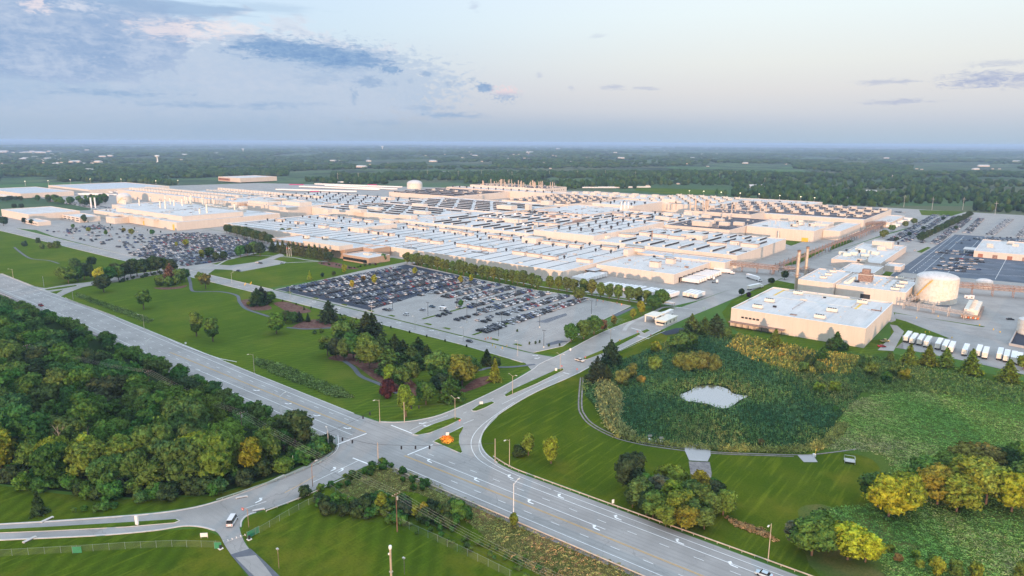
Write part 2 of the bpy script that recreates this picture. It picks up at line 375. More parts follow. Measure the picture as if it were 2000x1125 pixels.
M['paint'] = paint_mat('car_paint', 'object'); M['paint_mass'] = paint_mat('car_paint_mass', 'attr')
# chain link: thin wire lattice, mostly see-through
m, t, b = new_mat('chain_link'); M['link'] = m
b.inputs['Base Color'].default_value = (.30, .36, .33, 1); b.inputs['Roughness'].default_value = .5; b.inputs['Alpha'].default_value = .08
# ------------------------------------------------------------------ mesh helpers
class MB:
    def __init__(s): s.v = []; s.f = []; s.m = []; s.mats = []
    def mi(s, m):
        if m not in s.mats: s.mats.append(m)
        return s.mats.index(m)
    def add(s, vs, fs, m):
        o = len(s.v); k = s.mi(m); s.v += [tuple(p) for p in vs]
        for f in fs: s.f.append(tuple(i + o for i in f)); s.m.append(k)
        return s
    def box(s, x0, x1, y0, y1, z0, z1, m, rz=0, c=(0, 0)):
        vs = [(x, y, z) for z in (z0, z1) for x, y in ((x0, y0), (x1, y0), (x1, y1), (x0, y1))]
        if rz:
            cs, sn = math.cos(rz), math.sin(rz)
            vs = [(c[0] + (x - c[0]) * cs - (y - c[1]) * sn, c[1] + (x - c[0]) * sn + (y - c[1]) * cs, z) for x, y, z in vs]
        return s.add(vs, [(0, 3, 2, 1), (4, 5, 6, 7), (0, 1, 5, 4), (1, 2, 6, 5), (2, 3, 7, 6), (3, 0, 4, 7)], m)
    def prism(s, pts, z0, z1, m, top=None):
        n = len(pts)
        if sum(pts[i][0] * pts[(i + 1) % n][1] - pts[(i + 1) % n][0] * pts[i][1] for i in range(n)) < 0: pts = pts[::-1]
        vs = [(x, y, z0) for x, y in pts] + [(x, y, z1) for x, y in pts]
        s.add(vs, [(i, (i + 1) % n, n + (i + 1) % n, n + i) for i in range(n)], m)
        s.flat(pts, z1, top or m); return s
    def flat(s, pts, z, m):
        tr = geometry.tessellate_polygon([[Vector((x, y, 0)) for x, y in pts]])
        fs = []
        for a, b_, c_ in tr:
            (x0, y0), (x1, y1), (x2, y2) = pts[a], pts[b_], pts[c_]
            fs.append((a, b_, c_) if (x1 - x0) * (y2 - y0) - (x2 - x0) * (y1 - y0) > 0 else (a, c_, b_))
        return s.add([(x, y, z) for x, y in pts], fs, m)
    def tube(s, p, q, r, m, n=6, r2=None, cap=True):
        p, q = Vector(p), Vector(q); d = (q - p)
        if d.length < 1e-6: return s
        d.normalize(); a = d.orthogonal().normalized(); b_ = d.cross(a); r2 = r if r2 is None else r2
        vs = [p + (a * math.cos(2 * math.pi * i / n) + b_ * math.sin(2 * math.pi * i / n)) * r for i in range(n)]
        vs += [q + (a * math.cos(2 * math.pi * i / n) + b_ * math.sin(2 * math.pi * i / n)) * r2 for i in range(n)]
        fs = [(i, (i + 1) % n, n + (i + 1) % n, n + i) for i in range(n)]
        if cap: fs += [tuple(range(n))[::-1], tuple(range(n, 2 * n))]
        return s.add(vs, fs, m)
    def lathe(s, prof, m, n=32, c=(0, 0)):
        vs = []; fs = []
        for r, z in prof:
            for i in range(n): vs.append((c[0] + r * math.cos(2 * math.pi * i / n), c[1] + r * math.sin(2 * math.pi * i / n), z))
        for k in range(len(prof) - 1):
            for i in range(n): fs.append((k * n + i, k * n + (i + 1) % n, (k + 1) * n + (i + 1) % n, (k + 1) * n + i))
        return s.add(vs, fs, m)
    def ribbon(s, pts, w, z0, z1, m):
        """flat strip (z0 None) or raised strip along a line"""
        L, Rr = [], []
        for i, p in enumerate(pts):
            a = Vector(pts[max(0, i - 1)]); b_ = Vector(pts[min(len(pts) - 1, i + 1)]); d = (b_ - a).normalized(); n = Vector((-d.y, d.x)) * w / 2
            L.append((p[0] + n.x, p[1] + n.y)); Rr.append((p[0] - n.x, p[1] - n.y))
        for i in range(len(pts) - 1):
            q = [Rr[i], Rr[i + 1], L[i + 1], L[i]]
            if z0 is None: s.add([(x, y, z1) for x, y in q], [(0, 1, 2, 3)], m)
            else:
                vs = [(x, y, z) for z in (z0, z1) for x, y in q]
                fs = [(4, 5, 6, 7), (0, 1, 5, 4), (2, 3, 7, 6)]
                if i == 0: fs.append((3, 0, 4, 7))
                if i == len(pts) - 2: fs.append((1, 2, 6, 5))
                s.add(vs, fs, m)
        return s
    def mesh(s, name):
        me = bpy.data.meshes.new(name); me.from_pydata(s.v, [], s.f)
        for k in s.mats: me.materials.append(M[k])
        if len(s.mats) > 1: me.polygons.foreach_set('material_index', s.m)
        me.update(); return me
    def build(s, name, parent=None, loc=None):
        return link(name, s.mesh(name), parent, loc)
def link(name, me, parent=None, loc=None, rz=0, color=None, scale=None):
    o = bpy.data.objects.new(name, me); C.objects.link(o)
    if parent is not None: o.parent = parent
    if loc is not None: o.location = loc
    if rz: o.rotation_euler = (0, 0, rz)
    if color is not None: o.color = (*color, 1)
    if scale is not None: o.scale = scale if hasattr(scale, '__len__') else (scale,) * 3
    return o
def tag(o, label, cat, group=None):
    o['label'] = label; o['category'] = cat
    if group: o['group'] = group
    return o
def kind(o, k): o['kind'] = k; return o
def thing(name, label, cat, loc=(0, 0, 0), rz=0, group=None):
    return tag(link(name, None, None, loc, rz), label, cat, group)
def ordn(n): return f"{n}{'th' if 10 <= n % 100 <= 20 else {1: 'st', 2: 'nd', 3: 'rd'}.get(n % 10, 'th')}"
def spline(pts, n=6, closed=False):
    o = []; k = len(pts)
    for i in range(k if closed else k - 1):
        g_ = (lambda j: pts[j % k]) if closed else (lambda j: pts[max(0, min(k - 1, j))])
        p0, p1, p2, p3 = g_(i - 1), g_(i), g_(i + 1), g_(i + 2)
        for s in range(n):
            t_ = s / n
            o.append(tuple(.5 * (2 * p1[c] + (p2[c] - p0[c]) * t_ + (2 * p0[c] - 5 * p1[c] + 4 * p2[c] - p3[c]) * t_ ** 2 + (3 * p1[c] - p0[c] - 3 * p2[c] + p3[c]) * t_ ** 3) for c in (0, 1)))
    if not closed: o.append(tuple(pts[-1]))
    return o
def P(*uv): return [W(u, v) for u, v in uv]
def sheet(name, pts, z, m, smooth=False, n=5):
    if smooth: pts = spline(pts, n, True)
    return kind(MB().flat(pts, z, m).build(name), 'structure')
def inside(x, y, poly):
    c_ = False; j = len(poly) - 1
    for i in range(len(poly)):
        xi, yi = poly[i]; xj, yj = poly[j]
        if (yi > y) != (yj > y) and x < (xj - xi) * (y - yi) / (yj - yi) + xi: c_ = not c_
        j = i
    return c_
def mass(name, tv, tf, tm, mats, xf, cols):
    """ONE mesh of many copies of a template. xf rows: x y z rz sx sy sz; cols rows: rgb"""
    tv = np.array(tv, float); n = len(xf); nv = len(tv)
    xf = np.array(xf, float); cs, sn = np.cos(xf[:, 3])[:, None], np.sin(xf[:, 3])[:, None]
    x = tv[None, :, 0] * xf[:, 4:5]; y = tv[None, :, 1] * xf[:, 5:6]; z = tv[None, :, 2] * xf[:, 6:7]
    co = np.stack([x * cs - y * sn + xf[:, 0:1], x * sn + y * cs + xf[:, 1:2], z + xf[:, 2:3]], -1).reshape(-1, 3)
    lens = np.array([len(f) for f in tf]); loops = np.array([i for f in tf for i in f])
    al = (loops[None, :] + (np.arange(n) * nv)[:, None]).ravel(); ll = np.tile(lens, n)
    me = bpy.data.meshes.new(name)
    me.vertices.add(len(co)); me.vertices.foreach_set('co', co.ravel())
    me.loops.add(len(al)); me.loops.foreach_set('vertex_index', al)
    me.polygons.add(len(ll)); st = np.concatenate([[0], np.cumsum(ll)[:-1]])
    me.polygons.foreach_set('loop_start', st); me.polygons.foreach_set('loop_total', ll)
    for k in mats: me.materials.append(M[k])
    if len(mats) > 1: me.polygons.foreach_set('material_index', np.tile(np.array(tm), n))
    a = me.attributes.new('tint', 'FLOAT_COLOR', 'POINT')
    cc = np.ones((n, nv, 4)); cc[:, :, :3] = np.array(cols)[:, None, :]
    a.data.foreach_set('color', cc.ravel())
    me.update(calc_edges=True)
    return me
def ico(sub):
    import bmesh
    bm = bmesh.new(); bmesh.ops.create_icosphere(bm, subdivisions=sub, radius=1)
    v_ = np.array([tuple(p.co) for p in bm.verts]); f_ = [tuple(q.index for q in f.verts) for f in bm.faces]; bm.free()
    return v_, f_
ICO1, ICO2, ICO3 = ico(1), ico(2), ico(3)

# ------------------------------------------------------------------ ground
gx = [-60000, -30000, -15000, -8000, -4500, -3000, -2200, -1600, -1200] + list(range(-900, 1000, 100)) + [1300, 1700, 2400, 3500, 6000, 12000, 25000, 60000]
gb = MB(); n_ = len(gx)
def gz(x, y):
    d = math.hypot(x - CAM[0], y - CAM[1]); k = max(0, min(1, (d - 1700) / 2500))
    return k * (9 * math.sin(x / 700 + .6) * math.cos(y / 900) + 7 * math.sin(x / 1900 + y / 1500)) - k * 4
for j in range(n_):
    for i in range(n_):
        gb.v.append((gx[i], gx[j], gz(gx[i], gx[j])))
k0 = gb.mi('country')
for j in range(n_ - 1):
    for i in range(n_ - 1):
        a_ = j * n_ + i; gb.f.append((a_, a_ + 1, a_ + n_ + 1, a_ + n_)); gb.m.append(k0)
kind(gb.build('ground'), 'structure')
# lawns with mowing lines, meadow, marsh
sheet('lawn_north', [(-990, -292), (-170, -296), (-73, -300), (15, -303.5), (95, -305.5), (112, -303), (125, -288), (126, -250), (118, -194), (-862, -194), (-990, -150)], .02, 'lawn')
sheet('lawn_east', P((1560, 1118), (1390, 1057), (1250, 1009), (1125, 956), (1010, 916), (962, 898), (938, 870), (950, 820), (1010, 780), (1130, 730), (1200, 690), (1290, 645), (1420, 650), (1560, 680), (1745, 660), (1740, 1000), (1640, 1060), (1640, 1140)), .02, 'lawn3')
sheet('lawn_south', P((480, 1010), (560, 985), (650, 945), (730, 905), (860, 950), (1010, 1020), (1260, 1125), (1300, 1200), (500, 1200), (548, 1125), (492, 1078), (470, 1040)), .02, 'lawn2')
sheet('lawn_west', P((-80, 935), (0, 948), (120, 965), (250, 975), (420, 968), (540, 930), (560, 930), (380, 990), (200, 1010), (-80, 1030)), .02, 'lawn2')
sheet('lawn_southwest', P((-80, 1060), (100, 1052), (300, 1038), (395, 1031), (430, 1048), (460, 1095), (500, 1150), (500, 1200), (-80, 1200)), .02, 'lawn2')
sheet('meadow', P((1560, 680), (1740, 690), (2080, 760), (2700, 860), (2700, 1300), (1700, 1180), (1560, 1010), (1600, 985), (1660, 1000), (1720, 960), (1712, 905), (1660, 885), (1590, 880), (1620, 830), (1650, 790), (1560, 735)), .05, 'meadow', True)
MARSH = P((1140, 742), (1165, 800), (1200, 845), (1290, 868), (1420, 872), (1560, 872), (1600, 862), (1640, 815), (1680, 770), (1700, 735), (1600, 690), (1480, 665), (1350, 655), (1250, 690))
sheet('marsh_ground', MARSH, .08, 'marsh', True)
DRY = P((770, 915), (850, 948), (1000, 1020), (1240, 1120), (1300, 1180), (1180, 1180), (1000, 1090), (900, 1010), (800, 960), (680, 975), (670, 930))
sheet('dry_verge', DRY, .05, 'drygrass', True)
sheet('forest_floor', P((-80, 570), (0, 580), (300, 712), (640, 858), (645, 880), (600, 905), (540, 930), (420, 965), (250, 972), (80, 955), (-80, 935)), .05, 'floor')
POND = spline(P((1327, 772), (1345, 765), (1362, 755), (1395, 753), (1420, 760), (1435, 770), (1460, 774), (1445, 782), (1425, 796), (1405, 798), (1385, 790), (1360, 786), (1340, 783)), 5, True)
sheet('pond', POND, .14, 'water')
sheet('canal', P((-60, 668), (8, 678), (14, 690), (-60, 678)), .1, 'water')
sheet('mud_bank', spline(P((1322, 772), (1345, 762), (1362, 751), (1396, 749), (1424, 757), (1440, 769), (1466, 774), (1447, 785), (1427, 800), (1403, 802), (1380, 794), (1338, 787)), 5, True), .11, 'floor')
# factory grounds
sheet('factory_yard', [(-640, -4), (-560, -6), (0, -6), (20, -22), (117, -20), (124, 10), (132, 125), (140, 300), (160, 560), (210, 1000), (-560, 1010), (-1500, 640), (-1640, 60), (-1000, 10), (-985, -150), (-790, -170), (-350, -60), (-370, -6)], .03, 'yard')
sheet('east_yard', [(146, 60), (176, 62), (176, 30), (262, 30), (262, -22), (330, -30), (520, -60), (900, 300), (900, 1000), (215, 1000), (165, 560), (148, 200)], .03, 'yard')
sheet('plant_lawn', [(-373, -160), (-300, -176), (-174, -176), (-166, -30), (-150, -8), (-370, -8), (-380, -60)], .06, 'lawn')
sheet('tree_row_verge', [(-170, -34), (-100, -38), (-20, -46), (50, -44), (90, -42), (100, -36), (100, -22), (20, -24), (10, -6), (-170, -6)], .06, 'lawn')
sheet('gate_verge', [(117, -176), (108, -182), (60, -182), (98, -150), (104, -105), (100, -45), (112, -30), (122, -22), (115, -70), (113, -116)], .05, 'lawn')
sheet('inner_verge', [(-165, -182), (105, -186), (60, -180), (-170, -178)], .055, 'lawn')
sheet('east_verge', P((1533, 690), (1425, 640), (1410, 610), (1440, 575), (1480, 556), (1520, 548), (1560, 556), (1600, 640), (1740, 680), (1740, 630), (1765, 620), (1870, 660), (1800, 665), (1720, 690), (1660, 700)), .07, 'lawn')
for k, pp in enumerate([((1745, 610), (1790, 618), (1925, 638), (1910, 640), (1750, 621)), ((1750, 622), (1765, 628), (1850, 655), (1855, 661), (1800, 660), (1745, 650)),
                        ((1955, 633), (1985, 635), (1965, 672), (1945, 668)), ((1770, 522), (1800, 524), (2010, 553), (2010, 559), (1790, 538)),
                        ((1515, 470), (1560, 464), (1640, 440), (1650, 443), (1545, 480)), ((1560, 498), (1600, 485), (1612, 488), (1560, 515), (1530, 520)),
                        ((1625, 478), (1660, 468), (1668, 471), (1620, 490)), ((1715, 545), (1730, 530), (1745, 532), (1730, 548)), ((1790, 492), (1812, 482), (1818, 484), (1800, 494)),
                        ((1795, 410), (1900, 414), (1860, 422), (1800, 420)), ((1240, 366), (1420, 372), (1425, 379), (1300, 379), (1240, 372))]):
    sheet('grass_patch', P(*pp), .09, 'lawn')
# ------------------------------------------------------------------ roads
main_n = [(-1300, -291), (-417, -295), (-328, -297), (-170, -297.8), (-73, -301), (15, -304), (95, -306)]
main_s = [(-1300, -318), (-337, -320.5), (-181, -321.5), (-77, -325), (-33, -328), (10, -332), (100, -335.5)]
sheet('main_road', main_n + [(112, -305), (150, -304), (186, -304.3), (640, -302)] + [(640, -331), (150, -331.5), (143, -331.5)] + main_s[::-1], .10, 'road_main')
gl = [(100, -307), (111, -305), (118, -300), (124, -291), (127, -277), (126, -240), (122, -208), (119, -195), (118, -171), (113, -116), (115, -66), (123, -21), (131, 125), (137, 249), (155, 470), (190, 800), (212, 1000)]
gr = [(230, 1000), (205, 800), (168, 470), (151, 249), (146, 126), (142, 0), (140, -46), (140, -90), (141, -153), (144, -196), (143, -232), (145, -256), (148, -272), (153, -284), (159, -293), (167, -299.5), (176, -303), (186, -304.5)]
GATE = spline(gl, 4) + spline(gr, 4)
sheet('gate_road', GATE, .12, 'road2')
sheet('inner_road', [(-1000, -150), (-870, -193), (-157, -193), (60, -195.5), (112, -200), (125, -210), (125, -180), (112, -182), (100, -183.5), (-150, -178), (-390, -177.5), (-790, -172), (-830, -150), (-990, -120)], .11, 'road')
sw = P((735, 905), (722, 908), (680, 927), (620, 955), (560, 982), (510, 998), (490, 1003), (475, 1012), (468, 1025), (470, 1040), (478, 1060), (492, 1078), (520, 1103), (548, 1130), (600, 1200)) + \
     P((530, 1200), (490, 1130), (460, 1095), (443, 1072), (436, 1060), (430, 1048), (420, 1038), (395, 1031), (360, 1029), (300, 1038), (200, 1047), (100, 1052), (0, 1056), (-90, 1060)) + \
     P((-90, 1029), (0, 1023), (100, 1017), (200, 1010), (300, 1002), (380, 990), (440, 973), (500, 951), (560, 926), (600, 908), (640, 887), (653, 872), (652, 858))
sheet('side_road', spline(sw, 3, True), .13, 'road')
sheet('west_junction_road', P((60, 560), (90, 563), (130, 556), (175, 551), (200, 545), (240, 538), (300, 530), (352, 520), (372, 524), (350, 531), (300, 538), (240, 549), (190, 556), (162, 561), (146, 567), (127, 575), (118, 580)), .14, 'road2')
sheet('driveway', P((450, 1084), (489, 1072), (520, 1100), (552, 1132), (600, 1195), (540, 1195), (490, 1130)), .16, 'path')
sheet('west_gate_road', P((0, 440), (50, 444), (60, 447), (190, 440), (200, 437), (185, 432), (60, 437), (0, 432)), .09, 'road2')
sheet('visitor_road', P((352, 520), (400, 515), (470, 520), (520, 505), (548, 495), (556, 499), (520, 512), (470, 528), (420, 526), (400, 540), (372, 536)), .12, 'road2')
sheet('visitor_parking', P((440, 520), (535, 507), (560, 512), (545, 517), (470, 531), (455, 529)), .13, 'lot_light')
sheet('lot_road', P((545, 566), (700, 530), (790, 512), (800, 508), (840, 503), (855, 508), (800, 516), (700, 540), (570, 572)), .08, 'lot_light')
# parking lots
LOT1 = [(-166, -176), (-171, -22), (-80, -36), (0, -42), (52, -38), (92, -42), (98, -105), (110, -160), (104, -182)]
sheet('parking_lot', LOT1, .10, 'lot_light')
sheet('sealed_parking_lot', [(-164, -175), (-168, -26), (-80, -38), (-62, -60), (-58, -110), (-49, -174)], .12, 'lot_dark')
sheet('sealed_lane', [(-100, -34), (-60, -39), (-62, -48), (-100, -44)], .125, 'lot_dark')
LOT2 = P((65, 447), (105, 462), (250, 499), (365, 524), (395, 520), (530, 488), (500, 472), (420, 452), (300, 455), (235, 448), (180, 438))
sheet('west_parking_lot', LOT2, .10, 'lot_light')
sheet('test_lot', [(222, 215), (330, 245), (520, 360), (520, 640), (234, 612), (226, 400)], .10, 'lot_blue')
sheet('test_lot_apron', [(226, 212), (330, 232), (520, 330), (520, 372), (330, 258), (228, 246)], .12, 'yard')
sheet('east_parking_lot', [(172, 478), (210, 474), (225, 560), (250, 960), (176, 960)], .06, 'lot_light')
sheet('new_car_lot', [(230, 620), (560, 660), (560, 980), (262, 970)], .07, 'lot_light')
sheet('lot_lane', [(170, 480), (182, 478), (196, 700), (184, 700)], .08, 'lot_dark')
for q in [((1047, 629), (1105, 612), (1108, 616), (1068, 631)), ((1066, 672), (1090, 665), (1110, 667), (1070, 676)), ((1195, 615), (1235, 600), (1240, 602), (1205, 618))]:
    sheet('asphalt_patch', P(*q), .14, 'path')
sheet('asphalt_patch', P((1290, 650), (1320, 641), (1345, 641), (1345, 648), (1300, 655)), .14, 'lot_dark')
sheet('asphalt_patch', P((1822, 591), (1850, 593), (1855, 600), (1830, 598)), .14, 'path')
# paths and beds
def path(name, pts, w_, m='path', z=.16): return kind(MB().ribbon(spline(pts, 6), w_, None, z, m).build(name), 'structure')
path('garden_path', P((368, 540), (372, 553), (374, 566), (385, 570), (430, 570), (462, 577), (468, 590), (480, 603), (505, 612), (530, 620)), 2.4)
path('garden_path', P((560, 640), (600, 643), (640, 641), (668, 640), (655, 650)), 2.2)
path('garden_path', P((672, 705), (690, 718), (705, 735), (740, 750), (770, 765), (800, 775)), 2.4)
path('garden_path', P((900, 730), (935, 724), (960, 718), (1000, 717), (1045, 712)), 2.2)
path('garden_path', P((28, 483), (40, 493), (60, 505), (95, 509), (115, 515)), 2.2)
path('mown_track', P((1134, 738), (1130, 790), (1136, 812), (1155, 832), (1200, 855), (1250, 868), (1300, 876), (1340, 881)), .7, 'gravel')
path('mown_track', P((1139, 738), (1136, 790), (1143, 812), (1162, 831), (1205, 852), (1255, 865), (1300, 872), (1340, 877)), .7, 'gravel')
path('mown_track', P((1388, 883), (1450, 886), (1560, 889), (1600, 887), (1672, 878)), .7, 'gravel')
path('mown_track', P((1388, 886), (1450, 889), (1550, 892)), .6, 'gravel')
path('footpath', P((1219, 646), (1232, 631), (1275, 611), (1300, 600), (1345, 603)), 2.5, 'conc')
path('footpath', P((750, 505), (790, 500), (830, 505)), 2.5, 'conc')
path('footpath', P((420, 520), (470, 500), (560, 502), (600, 508), (640, 512)), 2.0, 'conc')
path('footpath', P((530, 515), (570, 513), (640, 510)), 2.0, 'conc')
path('footpath', [(-171, -10), (-100, -17), (0, -27), (60, -27), (100, -27)], 2, 'conc')
sheet('mulch_bed', P((468, 588), (500, 585), (530, 600), (520, 606), (490, 606), (475, 602)), .12, 'mulch', True)
sheet('mulch_bed', P((570, 640), (600, 626), (640, 624), (665, 632), (640, 640), (600, 644)), .12, 'mulch', True)
sheet('mulch_bed', P((640, 700), (690, 712), (730, 740), (790, 770), (830, 770), (800, 740), (760, 700), (690, 690)), .12, 'mulch', True)
sheet('mulch_bed', P((900, 762), (930, 740), (958, 735), (965, 742), (940, 755), (905, 767)), .12, 'mulch', True)
sheet('mulch_bed', P((535, 592), (560, 590), (600, 603), (605, 610), (570, 612), (545, 600)), .12, 'mulch', True)
sheet('mulch_bed', P((300, 562), (340, 561), (365, 557), (355, 563), (320, 566)), .12, 'mulch', True)
sheet('mulch_bed', P((620, 514), (650, 512), (690, 522), (700, 526), (660, 524)), .12, 'mulch', True)
sheet('spillway_slab', P((1336, 872), (1347, 868), (1372, 868), (1387, 873), (1388, 890), (1382, 902), (1346, 900), (1338, 882)), .20, 'conc')
sheet('spillway_riprap', P((1345, 902), (1386, 903), (1390, 925), (1388, 942), (1362, 940), (1349, 928)), .18, 'gravel')
sheet('sports_pad', P((1557, 889), (1588, 889), (1597, 903), (1570, 903)), .12, 'conc')
sheet('gravel_shoulder', [(x, y) for x, y in main_s[1:]] + [(100, -337.5), (10, -334.5), (-33, -330.5), (-77, -328), (-181, -325), (-337, -324)], .09, 'gravel')
sheet('gravel_shoulder', [(150, -331.6), (640, -331.1), (640, -333.2), (150, -333)], .09, 'gravel')
for q in [[(270, -6), (277, -16), (360, -22), (360, -38), (268, -36)]]: sheet('trailer_stand', q, .08, 'gravel')
sheet('service_road', P((1738, 634), (1752, 636), (1766, 648), (1758, 662), (1745, 686), (1714, 684), (1722, 676), (1736, 662), (1746, 648)), .12, 'road2')
sheet('service_road', P((1748, 612), (1790, 618), (1925, 640), (1985, 560), (2020, 560), (1985, 640), (2050, 690), (2050, 745), (1985, 728), (1900, 708), (1765, 682), (1762, 655), (1790, 652), (1862, 664), (1770, 628), (1748, 622)), .115, 'road')
sheet('worn_driveway_centre', P((460, 1090), (500, 1085), (520, 1110), (550, 1150), (575, 1195), (545, 1195), (500, 1130)), .18, 'road')
# kerbs
kb = MB()
for ln in [main_n[1:], spline(gl[1:12], 4), spline(gr[7:-1], 4), [(-790, -172), (-390, -177.3), (-166, -177.6)], [(-860, -193.2), (-157, -193.2), (60, -195.8), (110, -200)],
           spline(P((555, 928), (500, 953), (440, 975), (380, 992), (300, 1004), (200, 1012), (100, 1019), (-60, 1028)), 4),
           spline(P((-60, 1059), (0, 1055.5), (100, 1051), (200, 1046), (300, 1037), (360, 1028), (395, 1030), (420, 1037)), 4),
           spline(P((470, 1030), (472, 1018), (482, 1008), (500, 1001)), 4), [(-170, -22), (-80, -35.6), (0, -41.6), (52, -37.6), (92, -41.6), (98, -105), (110, -160), (104, -181)]]:
    kb.ribbon(ln, .55, .05, .26, 'kerb')
kind(kb.build('kerb'), 'structure')
ISL = {'m1': P((806, 850), (825, 838), (850, 827), (890, 815), (900, 817), (902, 819), (875, 833), (838, 847), (815, 851)),
       'm2': P((920, 802), (926, 797), (935, 791), (962, 784.5), (967, 787), (950, 797), (930, 804), (923, 804)),
       'm3': P((984, 773), (1000, 762), (1088, 722), (1100, 720), (1102, 723), (1050, 750), (1000, 771), (988, 776)),
       'm4': P((1137, 702), (1141, 699), (1172, 686), (1210, 666), (1248, 650), (1252, 653), (1212, 674), (1180, 690), (1145, 703)),
       'm5': P((1251, 648), (1264, 643), (1271, 646), (1258, 652)),
       'tri': P((845, 863), (874, 848), (904, 834), (906, 835), (898, 850), (897, 866), (903, 885), (900, 887)),
       'sw': P((352, 1018), (346, 1015), (250, 1021), (100, 1030), (-60, 1038), (-60, 1044), (100, 1038), (250, 1030), (343, 1022)),
       'w1': P((85, 566), (110, 562), (150, 557), (152, 559), (120, 565), (92, 568)),
       'w2': P((96, 571), (125, 566), (110, 575)), }
for k, pts in ISL.items():
    o = MB().prism(pts, .05, .28, 'kerb').build('median_island'); kind(o, 'structure')
    cx_ = sum(p[0] for p in pts) / len(pts); cy_ = sum(p[1] for p in pts) / len(pts)
    ins = []
    for p in pts:
        d = math.hypot(p[0] - cx_, p[1] - cy_); f = max(.55, (d - .45) / d); ins.append((cx_ + (p[0] - cx_) * f, cy_ + (p[1] - cy_) * (f if k != 'sw' else f)))
    kind(MB().flat(ins, .30, 'lawn').build('island_grass'), 'structure')
# strips of grass between parking bays, kerbed islands at the row ends
gs = MB(); 
for a0, a1, b0, b1 in [(-2.2, .2, -168, -46), (51, 53.2, -176, -46)]: gs.prism([(a0, b0), (a1, b0), (a1, b1), (a0, b1)], .05, .25, 'kerb', 'lawn')
for a_ in (-150, -115, -80, -50, -28, 8, 25, 66, 84): gs.prism([(a_, -176), (a_ + 7, -176.3), (a_ + 6, -173.6), (a_ + 1, -173.4)], .05, .25, 'kerb', 'lawn')
kind(gs.build('planting_strip'), 'structure')
# ------------------------------------------------------------------ markings
mk = MB(); zm = .145
def line(a0, b0, a1, b1, w_=.22, m='mark_w', z=zm): mk.ribbon([(a0, b0), (a1, b1)], w_, None, z, m)
def dash(a0, b0, a1, b1, on=3.2, per=11.0, w_=.2, m='mark_w'):
    L = math.hypot(a1 - a0, b1 - b0); k = 0
    while k < L:
        f, g_ = k / L, min(1, (k + on) / L); line(a0 + (a1 - a0) * f, b0 + (b1 - b0) * f, a0 + (a1 - a0) * g_, b0 + (b1 - b0) * g_, w_, m); k += per
line(205, -307, 640, -305); line(188, -310.3, 640, -309, .25); line(146, -317.3, 232, -317.3, .25)
for s in (-.22, .22): line(144, -321 + s, 640, -320.4 + s, .16, 'mark_y')
dash(150, -314, 640, -312.8); dash(172, -324.4, 640, -324.4); line(150, -328, 640, -328)
mk.ribbon(spline([(186, -308.5), (172, -306.5), (163, -302), (155, -294), (149.5, -283), (146, -268), (143, -250)], 5), .22, None, .15, 'mark_w')
mk.ribbon(spline([(204, -307), (188, -306.3), (175, -304.5), (165, -300), (157, -291), (151.5, -280), (147.5, -268)], 5), .2, None, .151, 'mark_w')
for s in (-.22, .22): mk.ribbon([(-60, -313.5 + s), (-15, -314 + s), (115, -316 + s)], .16, None, zm, 'mark_y')
mk.ribbon([(-1200, -294.5), (-430, -298.3)], .22, None, zm, 'mark_w')
mk.ribbon([(-290, -302), (-189, -299.6), (-148, -302), (19, -308), (103, -310)], .22, None, zm, 'mark_w')
mk.ribbon([(-1200, -315.5), (-337, -317.8), (-181, -318.4), (-77, -322), (-33, -325), (10, -329), (111, -332)], .22, None, zm, 'mark_w')
mk.ribbon([(10, -325.3), (109, -327.3)], .22, None, zm, 'mark_w'); line(-20, -319.3, 113, -321.3)
dash(-1000, -308.4, -300, -309); dash(-300, -306.5, 100, -312.2); dash(-1000, -302.6, -440, -303.4); dash(-310, -312.5, -30, -317)
dash(-30, -318, 10, -320.3); dash(-400, -301, -290, -301.5)
for (u0, v0), (u1, v1) in [((658, 869), (716, 847)), ((796, 889), (845, 869)), ((764, 831), (805, 847)), ((689, 895), (720, 907)), ((15, 571), (42, 566)), ((66, 576), (84, 572)), ((1240, 655), (1268, 662)), ((1233, 641), (1252, 646)), ((1100, 728), (1112, 731))]:
    line(*W(u0, v0), *W(u1, v1), .6)
def pl(pts, w_=.2, m='mark_w', z=.15): mk.ribbon(spline(P(*pts), 4), w_, None, z, m)
pl([(800, 842), (830, 828), (875, 812)]); pl([(610, 943), (690, 905), (700, 900)]); pl([(520, 980), (478, 994)]); pl([(556, 963), (590, 945), (615, 930)], .18, 'mark_y')
pl([(905, 828), (925, 820)]); pl([(845, 864), (905, 832)]); pl([(980, 790), (1050, 755), (1100, 733)]); pl([(1210, 686), (1268, 660), (1300, 646)])
pl([(660, 850), (661, 872), (650, 888), (620, 905), (600, 912)])
for k in range(12):
    p = W(905 + k * 13.2, 808 - k * 6.6); q = W(911 + k * 13.2, 805 - k * 6.6)
    if k % 2 == 0: line(*p, *q, .18, z=.15)
def arrow(a_, b_, rz, typ='L', z=.152, s=1.15):
    sgn = 1 if typ == 'L' else -1
    cs, sn = math.cos(rz), math.sin(rz)
    def T(pts): return [(a_ + s * (x * cs - y * sgn * sn), b_ + s * (x * sn + y * sgn * cs)) for x, y in pts]
    mk.flat(T([(-1.6, -.5), (.2, -.5), (.9, -.1), (1.0, .5), (.5, .5), (.3, .05), (-1.6, -.15)]), z, 'mark_w')
    mk.flat(T([(.1, .5), (1.5, .5), (.8, 1.4)]), z, 'mark_w')
for u, v, ty in [(838, 901, 'L'), (930, 938, 'L'), (1035, 981, 'L'), (1163, 1032, 'L')]: arrow(*W(u, v), math.pi, 'R')
for u, v in [(996, 932), (1094, 970), (1205, 1012), (1326, 1059), (1430, 1104)]: arrow(*W(u, v), math.pi, 'R')
for u, v in [(562, 789), (618, 812), (678, 837), (500, 763)]: arrow(*W(u, v), 0, 'L')
for u, v in [(425, 757), (471, 778), (522, 801), (640, 850)]: arrow(*W(u, v), 0, 'R')
